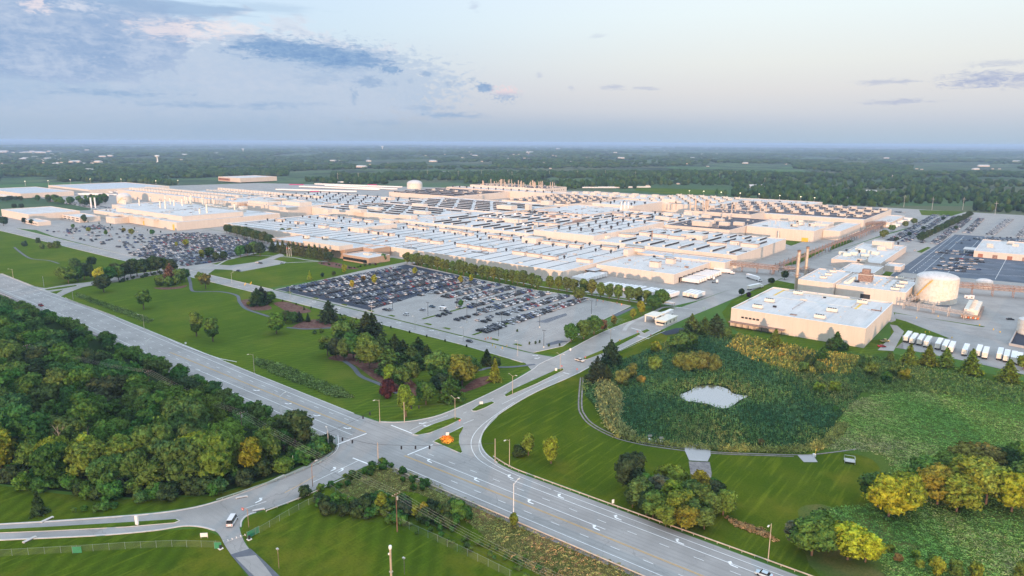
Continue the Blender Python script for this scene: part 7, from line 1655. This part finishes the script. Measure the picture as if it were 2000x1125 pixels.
mp = thing('siren_pole', 'thick pale steel pole with a white ball on top at the bottom edge', 'pole', (*W(767, 1205), 0))
MB().tube((0, 0, 0), (0, 0, 19.5), .30, 'stack', 12, .27).build('shaft', mp); MB().lathe([(.0, 19.5), (.38, 19.6), (.45, 20.1), (.35, 20.5), (0, 20.6)], 'white', 12).build('ball_top', mp); MB().lathe([(.0, -.3), (.3, -.1), (.3, .2), (0, .35)], 'white', 10).build('side_ball', mp, (-.5, 0, 17.9))
MB().box(-.36, .36, -.36, .36, 13, 13.3, 'steel').build('bracket', mp)
for (u, v), lb, h in (((545, 1110), 'floodlight on a thin post on the lower lawn', 6.0), ((790, 1122), 'small lamp on a thin post beside the grey roofs', 5)):
    o = thing('yard_light', lb, 'lamp', (*W(u, v), 0)); MB().tube((0, 0, 0), (0, 0, h), .07, 'rust', 6).build('pole', o); MB().box(-.5, .3, -.25, .25, h, h + .35, 'steel').build('lamp_head', o)
# houses at the bottom edge (only their roofs reach into the photo)
hs = thing('house', 'house of which only the weathered grey hip roof shows at the bottom', 'house', (*W(742, 1190), 0), .7)
MB().box(-6, 6, -5, 5, 0, 3, 'wall_brown').build('wall', hs); b = MB(); b.add([(-6.8, -5.8, 2.8), (6.8, -5.8, 2.8), (6.8, 5.8, 2.8), (-6.8, 5.8, 2.8), (-1.5, 0, 6.6), (1.5, 0, 6.6)], [(0, 1, 5, 4), (1, 2, 5), (2, 3, 4, 5), (3, 0, 4)], 'shingle'); b.build('roof', hs)
hs2 = thing('shed', 'shed with a white edged peaked roof at the bottom edge', 'shed', (*W(857, 1192), 0), .6)
MB().box(-2.5, 2.5, -3, 3, 0, 2.6, 'white').build('wall', hs2); b = MB(); b.add([(-3, -3.4, 2.4), (0, -3.4, 4.8), (3, -3.4, 2.4), (-3, 3.4, 2.4), (0, 3.4, 4.8), (3, 3.4, 2.4)], [(0, 1, 4, 3)[::-1], (1, 2, 5, 4)[::-1], (0, 2, 1), (3, 4, 5)], 'shingle'); b.build('roof', hs2); b = MB(); b.tube((-3, 3.4, 2.4), (0, 3.4, 4.85), .14, 'white', 4).tube((0, 3.4, 4.85), (3, 3.4, 2.4), .14, 'white', 4); b.build('barge_board', hs2)
# ------------------------------------------------------------------ guard rails and fences
def rail(label, pts_, m='stack', h=.78, step=3.8, post='steel', name='guard_rail'):
    ln = pts_; o = thing(name, label, 'guard rail', (*ln[0], 0)); b = MB()
    for a, c_ in zip(ln, ln[1:]):
        a2, c2 = (a[0] - ln[0][0], a[1] - ln[0][1]), (c_[0] - ln[0][0], c_[1] - ln[0][1]); b.tube((*a2, h - .1), (*c2, h - .1), .2, m, 6)
    b.build('rail', o)
    pm = shared(('gp', h, post), lambda: MB().box(-.09, .09, -.09, .09, 0, h, post).mesh('post')); acc = 0; k = 0; big = MB()
    for a, c_ in zip(ln, ln[1:]):
        a, c_ = Vector(a), Vector(c_); L = (c_ - a).length; s = (-acc) % step
        while s < L:
            p = a.lerp(c_, s / L); k += 1
            if k <= 96: link('post', pm, o, (p.x - ln[0][0], p.y - ln[0][1], 0))
            s += step
        acc += L
rail('warm lit guard rail along the near side of the main road east of the junction', [(150, -331.2)] + [(a, -331.9) for a in (160, 200, 240, 300, 330)], step=2.0 * 1.9)
rail('white guard rail curving along the far side of the main road from the slip road', spline([(172, -300.5), (183, -303.2), (196, -303.6), (230, -303.3), (270, -302.6), (340, -301.8)], 4))
rail('grey guard rail between the main road and the roadside wood', [(-30, -330.8), (10, -334.2), (60, -335.4), (95, -337)], 'steel')
rail('grey guard rail along the far left of the main road below the wood', [(-337, -323), (-181, -324), (-77, -327.5), (-30, -330.8)], 'steel', step=4.0)
rail('teal guard rail curving round the left corner of the junction', P((656, 856), (657, 870), (648, 888), (628, 903), (590, 920), (540, 940), (480, 961), (423, 980)), 'chain', .9)
rail('low white edge rail of the lawn along the upper main road', [(-318, -294.4), (-328, -296.0), (-417, -294.0)], 'conc', .3)
rail('short guard rail at the right bend of the west junction road', P((128, 582), (132, 585), (150, 592), (190, 606), (225, 619)), 'stack', .6)
rail('low dark edge posts along the lower side of the side road', P((520, 1000), (560, 985), (600, 969), (640, 951), (680, 933)), 'steel', .6)
rail('white lawn edge rail beside the empty upper main road', P((330, 664), (350, 673), (400, 692), (430, 702), (462, 708)), 'white', .5)
def fence(label, pts_, h=2.4, step=4.0, m='chain', panel='link', ox=None, name='chain_fence'):
    o = thing(name, label, 'fence', (*pts_[0], 0)); x0, y0 = pts_[0]; pn_ = MB(); tp = MB()
    for a, c_ in zip(pts_, pts_[1:]):
        A2, C2 = (a[0] - x0, a[1] - y0), (c_[0] - x0, c_[1] - y0)
        pn_.add([(*A2, .08), (*C2, .08), (*C2, h - .05), (*A2, h - .05)], [(0, 1, 2, 3)], panel); tp.tube((*A2, h), (*C2, h), .028, m, 5)
    pn_.build('mesh_panel', o); tp.build('top_rail', o); pm = shared(('fp', h, m), lambda: MB().tube((0, 0, 0), (0, 0, h + .2), .045, m, 5).mesh('post')); acc = 0; n = 0
    for a, c_ in zip(pts_, pts_[1:]):
        a, c_ = Vector(a), Vector(c_); L = (c_ - a).length; s = (-acc) % step
        while s < L:
            p = a.lerp(c_, s / L); n += 1
            if n <= 95: link('post', pm, o, (p.x - x0, p.y - y0, 0))
            s += step
        acc += L
    return o
fence('chain fence dividing the lower lawn from the triangle of weeds', P((645, 958), (672, 978), (700, 990), (735, 1002), (790, 1030), (850, 1057), (920, 1090), (1000, 1130)), 2.4, 4)
fence('chain fence curving up the lower lawn from the gate to the hedge', P((483, 1052), (510, 1040), (540, 1022), (570, 1004), (600, 988), (635, 975)), 2.2, 4)
fence('chain fence across the lower left lawn up to the gate', P((-40, 1089), (0, 1087), (160, 1078), (250, 1072), (340, 1068), (430, 1070)), 2.2, 4.5)
fence('green screened panel of the fence right of the gate', P((483, 1053), (507, 1040)), 2.3, 3, 'chain', 'greenfab'); fence('green screened panel of the fence left of the gate', P((419, 1072), (433, 1072)), 2.2, 3, 'chain', 'greenfab'); fence('green screened panel far left in the lower fence', P((142, 1081), (160, 1080)), 2.2, 3, 'chain', 'greenfab')
fence('dark picket fence before the bright hall with the blank end wall', P((200, 444), (250, 452), (300, 460), (335, 463), (380, 457), (420, 452)), 2.4, 6, 'dark')
gtq = thing('driveway_gate', 'open swing gate with white reflector plates across the driveway', 'gate', (*W(437, 1066), 0)); q0 = Vector(W(437, 1066))
b = MB()
for k in range(6):
    q = Vector(W(437 + k * 8.4, 1062.5 - k * 2.6)) - q0; b.box(q.x - .25, q.x + .25, q.y - .04, q.y + .04, .6, 1.1, 'white')
b.build('reflector', gtq); q = Vector(W(479, 1050)) - q0; MB().tube((0, 0, .9), (q.x, q.y, .9), .05, 'steel', 5).build('bar', gtq)
for (u, v), lb in (((431, 1072), 'white based gate motor left of the driveway'), ((487, 1054), 'white based gate motor right of the driveway')):
    o = thing('gate_motor', lb, 'gate motor', (*W(u, v), 0)); MB().box(-.6, .6, -.6, .6, 0, .25, 'white').build('base', o); MB().box(-.3, .3, -.3, .3, .25, 1.3, 'dark').build('housing', o)
# ------------------------------------------------------------------ signs and small things
def sign(name, label, p, w_, h, z0, m, posts=2, rz=.3, pm='steel', th=.15):
    o = thing(name, label, 'sign', (*p, 0), rz); MB().box(-w_ / 2, w_ / 2, -th / 2, th / 2, z0, z0 + h, m).build('panel', o)
    for k in range(posts): x = 0 if posts == 1 else (-w_ / 2 + .1 if k == 0 else w_ / 2 - .1); MB().box(x - .06, x + .06, th / 2, th / 2 + .1, 0, z0 + h, pm).build('post', o)
    return o
sign('median_sign', 'white upright slab sign on the grass median at the left', W(268, 1026), 1.1, 3.2, .05, 'white', 0, .3, th=.5)
sign('notched_sign', 'white two post sign beside the gated driveway', W(399, 1052), 2.2, 1.3, .6, 'white', 2, .75)
sign('island_sign', 'white sign standing behind the orange flower bed', W(874, 853), 1.3, 1.6, .3, 'white', 2, .75); sign('median_sign', 'white sign on the small second median', W(940, 791), 1.6, 1.2, .5, 'white', 2, .75)
sign('median_sign', 'white sign on the tip of the third median by the crossing', W(1086, 725), 1.2, 1.4, .3, 'white', 2, .75); sign('square_sign', 'plain white square sign at the verge before the gatehouse', W(1375, 606 + 3), 2.2, 2.4, 1.2, 'white', 1, .75)
sign('lawn_sign', 'small white square sign on the big lawn near the road', W(363, 674), 1.0, 1.0, .8, 'white', 1, .75); sign('road_sign', 'small white sign beside the guard rail below the round slope', W(1197, 988), .8, 1.3, 1.0, 'white', 1, 1.0)
sign('road_sign', 'tiny white sign beside the grass of the car park road', W(857, 656), .7, 1.2, .8, 'white', 1, .75)
sign('road_sign', 'white sign on the verge left of the crossing', W(1114, 687), .9, 1.2, .8, 'white', 1, .75); sign('warning_sign', 'yellow warning sign on the long median', W(1210, 669), .9, .9, 1.0, 'yellow', 1, .75)
def stop(p, label, noentry=False, post='rust'):
    o = thing('stop_sign' if not noentry else 'no_entry_sign', label, 'sign', (*p, 0), .75); b = MB(); n = 8 if not noentry else 16
    vs = [(.45 * math.cos(6.283 * (i + .5) / n), 0, 2.6 + .45 * math.sin(6.283 * (i + .5) / n)) for i in range(n)]; b.add(vs + [(x, .04, z) for x, y, z in vs], [tuple(range(n)), tuple(range(n, 2 * n))[::-1]] + [(i, i + n, (i + 1) % n + n, (i + 1) % n) for i in range(n)], 'red'); b.box(-.3, .3, -.02, -.005, 2.52, 2.68, 'white'); b.build('panel', o); MB().box(-.04, .04, .05, .13, 0, 3.1, post).build('post', o)
for u, v, lb in [(1097, 724, 'red sign at the tip of the third median'), (1127, 730, 'red sign at the roadside opposite the gravel track'), (898, 832, 'red yield sign on the triangle island point'), (1245, 655, 'red sign on the long median before the gatehouse'), (1271, 662, 'red sign on the verge before the gatehouse'), (1143, 706, 'red sign on the lamp pole of the crossing')]: stop(W(u, v), lb)
o = thing('mast_arm_sign', 'red and white no entry sign hanging from a bent brown post', 'sign', (*W(486, 1030), 0), .3); MB().tube((0, 0, 0), (0, 0, 6.4), .09, 'rust', 6).tube((0, 0, 6.3), (-1.8, 0, 6.5), .07, 'rust', 5).build('post', o); MB().box(-2.3, -1.5, -.04, .04, 5.6, 6.4, 'red').box(-2.2, -1.6, -.07, -.045, 5.9, 6.1, 'white').build('panel', o)
for i, (u, v) in enumerate([(962, 676), (968, 680), (981, 682), (990, 678)]):
    o = thing('bollard', f'{ordn(i + 1)} yellow bollard from the left at the lower car park entrance', 'bollard', (*W(u, v), 0), 0, 'yellow bollards at the car park entrance'); MB().tube((0, 0, 0), (0, 0, 1.3), .22, 'yellow', 8).lathe([(.22, 1.3), (.12, 1.42), (0, 1.45)], 'yellow', 8).build('post', o)
for i, (u, v) in enumerate([(478, 558), (489, 556), (480, 556), (491, 554)]):
    o = thing('bollard', f'{ordn(i + 1)} orange yellow barrier from the left on the road at the visitor lawn', 'bollard', (*W(u, v), 0), 0, 'yellow barriers on the visitor road'); MB().tube((0, 0, 0), (0, 0, 1.6), .3, 'yellow', 8).lathe([(.3, 1.6), (.15, 1.75), (0, 1.8)], 'yellow', 8).build('post', o)
for i, (u, v) in enumerate([(948, 664), (953, 662), (959, 663), (1167, 588), (1178, 590), (1205, 593), (1214, 596), (1197, 618)]):
    o = thing('traffic_barrel', f'{ordn(i + 1)} orange barrel from the left about the car park', 'barrel', (*W(u, v), .1), 0, 'orange barrels about the car park'); MB().lathe([(.38, 0), (.36, .5), (.34, 1.2), (0, 1.25)], 'orange', 8).build('drum', o); MB().lathe([(.40, .35), (.39, .6)], 'white', 8).build('band', o)
for i, (u, v) in enumerate([(1832, 619), (1790, 622), (1825, 700), (1940, 645), (1953, 650), (1807, 650), (1815, 650), (1775, 651), (1859, 661), (1913, 636)]):
    o = thing('hydrant_post', f'{ordn(i + 1)} small yellow hydrant post on the grass by the right hand yard', 'hydrant', (*W(u, v), 0), 0, 'yellow hydrants of the right yard'); MB().tube((0, 0, 0), (0, 0, 1.1), .25, 'yellow', 8).build('body', o); MB().tube((-.4, 0, .8), (.4, 0, .8), .12, 'yellow', 6).build('outlet', o)
for k, ((u, v), lb) in enumerate([((1269, 862), 'white solar equipment post at the left on the track'), ((1291, 866), 'white solar equipment post at the right on the track')]):
    o = thing('solar_post', lb, 'instrument', (*W(u, v), 0), .7); MB().box(-.5, .5, -.4, .4, 0, 1.3, 'white').build('cabinet', o); MB().tube((0, 0, 1.3), (0, 0, 2.6), .06, 'steel', 5).build('mast', o); MB().box(-.8, .8, -.05, .05, 2.0, 2.9, 'steel').build('solar_panel', o)
o = thing('equipment_crate', 'dark low equipment between the two solar posts', 'instrument', (*W(1281, 866), 0), .6); MB().box(-1.6, 1.6, -.5, .5, .1, .7, 'dark').build('frame', o); MB().box(-.3, .3, -.3, .3, .7, 1.3, 'white').build('box', o)
o = thing('cannon', 'white boxed device with a yellow antenna on the concrete pad', 'instrument', (*W(1590, 892), 0), .6) ; o.name = 'antenna_box'; MB().box(-.5, .5, -.4, .4, 0, 1.2, 'white').build('cabinet', o); MB().tube((.2, 0, 1.2), (.8, 0, 3.4), .07, 'yellow', 5).build('antenna', o)
o = thing('viewing_platform', 'little grey railed wooden platform on the mown grass at the right', 'platform', (*W(1659, 903), 0), .3); MB().box(-1.9, 1.9, -1.6, 1.6, .7, .9, 'steel').build('deck', o); b = MB()
for x in (-1.8, 1.8):
    for y in (-1.5, 1.5): b.box(x - .07, x + .07, y - .07, y + .07, 0, 2.2, 'steel')
b.build('posts', o); b = MB(); [b.box(-1.9, 1.9, y - .04, y + .04, 2.1, 2.2, 'white') for y in (-1.5, 1.5)]; b.box(1.8, 1.88, -1.5, 1.5, 2.1, 2.2, 'white'); b.build('handrail', o)
for i, (u, v) in enumerate([(561, 501), (565, 501), (569, 501)]):
    o = thing('flagpole', f'{["left", "middle", "right"][i]} white flagpole before the brown office', 'flagpole', (*W(u, v), 0)); MB().tube((0, 0, 0), (0, 0, 11), .22, 'white', 8, .12).build('pole', o); MB().box(.1, 1.3, -.03, .03, 8.2, 9.6, ['red', 'white', 'lot_blue'][i]).build('flag', o)
o = thing('bus_shelter', 'grey shelter roof on posts beside the walkway in the yard corner', 'shelter', (*W(1306, 598), 0), 0); MB().box(-4, 4, -2, 2, 3, 3.4, 'roof').build('roof', o); [MB().box(x - .1, x + .1, y - .1, y + .1, 0, 3, 'rust').build('post', o) for x in (-3.6, 3.6) for y in (-1.7, 1.7)]
o = thing('camper', 'white camper van parked alone among the empty bays', 'camper', (*W(866, 607), .1), .1); MB().box(-3.4, 2.4, -1.1, 1.1, .5, 3.0, 'white').box(2.4, 3.4, -1, 1, .5, 1.7, 'white').build('body', o); MB().box(-2.6, -1.2, -1.13, -1.1, 1.6, 2.3, 'glass').box(2.4, 2.46, -.9, .9, 1.75, 2.5, 'glass').build('window', o); b = MB(); [b.tube((x, s * .9, .4), (x, s * 1.15, .4), .4, 'tyre', 8) for x in (-2, 2.2) for s in (-1, 1)]; b.build('wheels', o)
for i, (u, v, lb) in enumerate([(102, 1005 - 4, 'x'), (92, 1016, 'concrete storm drain inlet on the upper side of the boulevard'), (58, 1055, 'concrete storm drain inlet on the lower side of the boulevard'), (472, 972, 'concrete storm drain inlet below the teal guard rail'), (505, 997, 'concrete storm drain inlet at the lower side road kerb')]):
    if lb == 'x': continue
    o = thing('storm_drain', lb, 'drain', (*W(u, v), 0), math.atan2(1, -.2) if i < 3 else 1.1); MB().box(-1.9, 1.9, -.5, .5, .05, .42, 'kerb').build('hood', o); MB().box(-1.6, 1.6, -.56, -.5, .1, .3, 'dark').build('inlet', o)
# ------------------------------------------------------------------ far country buildings and towers
def water_tower(p, label, h, r_, z0=0):
    o = thing('water_tower', label, 'water tower', (*p, z0)); MB().lathe([(r_ * .55, 0), (r_ * .28, h * .12), (r_ * .24, h * .62), (r_ * .5, h * .72)], 'white', 16).build('stem', o)
    MB().lathe([(r_ * .5, h * .72), (r_ * .95, h * .82), (r_, h * .9), (r_ * .75, h * .97), (r_ * .3, h), (0, h)], 'white', 20).build('bowl', o)
water_tower(W(308, 317), 'white mushroom shaped water tower above the woods at the left', 40, 13); water_tower(W(747, 292.5), 'tiny distant water tower above the horizon woods in the middle', 60, 22, -3)
water_tower(W(475, 297), 'very distant pinkish water tower left of the middle', 40, 14, -2)
hm = {}
for k in range(3):
    b = MB(); L = (14, 40, 70)[k]; w_ = (9, 18, 26)[k]; h = (5, 7, 8)[k]; b.box(-L / 2, L / 2, -w_ / 2, w_ / 2, 0, h, 'wall_pink'); hm[k] = [b.mesh('wall')]
    b = MB(); b.add([(-L / 2 - .5, -w_ / 2 - .5, h), (L / 2 + .5, -w_ / 2 - .5, h), (L / 2 + .5, w_ / 2 + .5, h), (-L / 2 - .5, w_ / 2 + .5, h), (-L / 2 + 2, 0, h + w_ * .3), (L / 2 - 2, 0, h + w_ * .3)], [(0, 1, 5, 4), (1, 2, 5), (2, 3, 4, 5), (3, 0, 4)], 'shingle' if k == 0 else 'roof_grey'); hm[k].append(b.mesh('roof'))
r6 = random.Random(9)
spots = []
for i in range(60): spots.append((r6.gauss(90, 75), r6.gauss(312, 10), 0 if r6.random() < .6 else 1))
for i in range(10): spots.append((r6.uniform(0, 110), 297 + r6.uniform(-2, 3), 2))
for i in range(24): spots.append((r6.gauss(935, 45), r6.uniform(295, 305), 0))
for i in range(16): spots.append((r6.gauss(1060, 50), r6.uniform(300, 314), 0))
for i in range(36): spots.append((r6.uniform(0, 2000), 284 + 44 * r6.random() ** 1.5, 0 if r6.random() < .8 else 1))
for u, v, k in [(650, 314, 1), (720, 315, 1), (705, 329, 2), (723, 323, 0), (757, 321, 0), (1382, 331, 0), (1352, 312, 1), (1372, 303, 1), (1397, 302, 1), (1455, 325, 1), (1560, 318, 0), (1545, 307, 0), (1606, 300, 0), (1785, 343, 2), (1745, 345, 1), (1920, 327, 2), (1938, 332, 0), (1952, 332, 0), (1905, 333, 1), (1985, 318, 1), (1990, 307, 1), (1790, 333, 0), (1800, 334, 0), (1730, 337, 0), (1610, 388, 1), (1585, 392, 0), (1655, 388, 0), (1090, 293, 2), (1035, 302, 2), (1265, 364, 0), (1325, 360, 0), (1480, 367, 2), (360, 304, 2), (185, 305, 1), (200, 306, 1), (215, 305, 1), (160, 322, 1), (930, 337, 0), (870, 338, 1), (885, 338, 0), (985, 337, 1), (1075, 334, 0), (525, 338, 2), (510, 336, 1), (1850, 385, 0), (1700, 377, 1), (1720, 380, 0), (1985, 407, 0)]: spots.append((u, v, k))
spots.sort()
for i, (u, v, k) in enumerate(spots):
    if not (-20 < u < 2020) or v < 284 or v > 420: continue
    p = W(u, v); k = int(k); nm = ['house', 'barn', 'warehouse'][k]
    sc_ = .85 if v < 320 else .6
    o = thing(nm, f'{ordn(i + 1)} from the left of the tiny pale buildings in the far country', nm, (*p, gz(*p) + (7 if v < 335 else 0)), r6.uniform(-.6, 1.2), 'far country buildings'); o.scale = (sc_ * 1.3, sc_ * 1.3, sc_)
    link('wall', hm[k][0], o); link('roof', hm[k][1], o)
for i, (u, v) in enumerate([(1073, 347), (1128, 346), (1182, 345), (1241, 348), (1493, 363), (1405, 352), (1435, 347), (1820, 410), (1765, 405), (1880, 410), (1943, 420), (1000, 348), (835, 345), (700, 352), (660, 352), (940, 345), (895, 347)]):
    o = thing('transmission_pole', f'{ordn(sorted([1073,1128,1182,1241,1493,1405,1435,1820,1765,1880,1943,1000,835,700,660,940,895]).index(u) + 1)} tall thin transmission pole from the left in the woods behind the plant', 'utility pole', (*W(u, v), 0), 0, 'transmission poles behind the plant')
    MB().tube((0, 0, 0), (0, 0, 24), .4, 'steel', 6, .25).build('pole', o); MB().box(-3, 3, -.15, .15, 20, 20.4, 'steel').build('crossarm', o)
for i, (u, v) in enumerate([(50, 363), (95, 362), (138, 360), (177, 358), (237, 358), (305, 362), (348, 361), (1346, 383), (1374, 384), (1408, 386), (1445, 388), (1482, 390), (1522, 393), (1563, 396), (1590, 398)]):
    o = thing('floodlight_mast', f'{ordn(i + 1)} lit floodlight mast from the left along the rear of the plant', 'street lamp', (*W(u, v), 0), 0, 'lit masts along the rear'); MB().tube((0, 0, 0), (0, 0, 12), .2, 'steel', 6).build('pole', o); MB().box(-1, 1, -.5, .5, 12, 12.6, 'litlamp').build('lamp_head', o)
# ------------------------------------------------------------------ haze: the air itself
hb = MB().box(-32000, 32000, -32000, 32000, -18, 131, 'white')
hz = hb.build('haze'); kind(hz, 'stuff')
m, t, b = new_mat('summer_haze'); t.n.remove(b)
pv = t.new('ShaderNodeVolumePrincipled'); pv.inputs['Color'].default_value = (.46, .68, .98, 1); pv.inputs['Density'].default_value = HAZE; pv.inputs['Anisotropy'].default_value = 0.0
t.l.new(pv.outputs[0], t.n['Material Output'].inputs['Volume']); hz.data.materials.clear(); hz.data.materials.append(m)
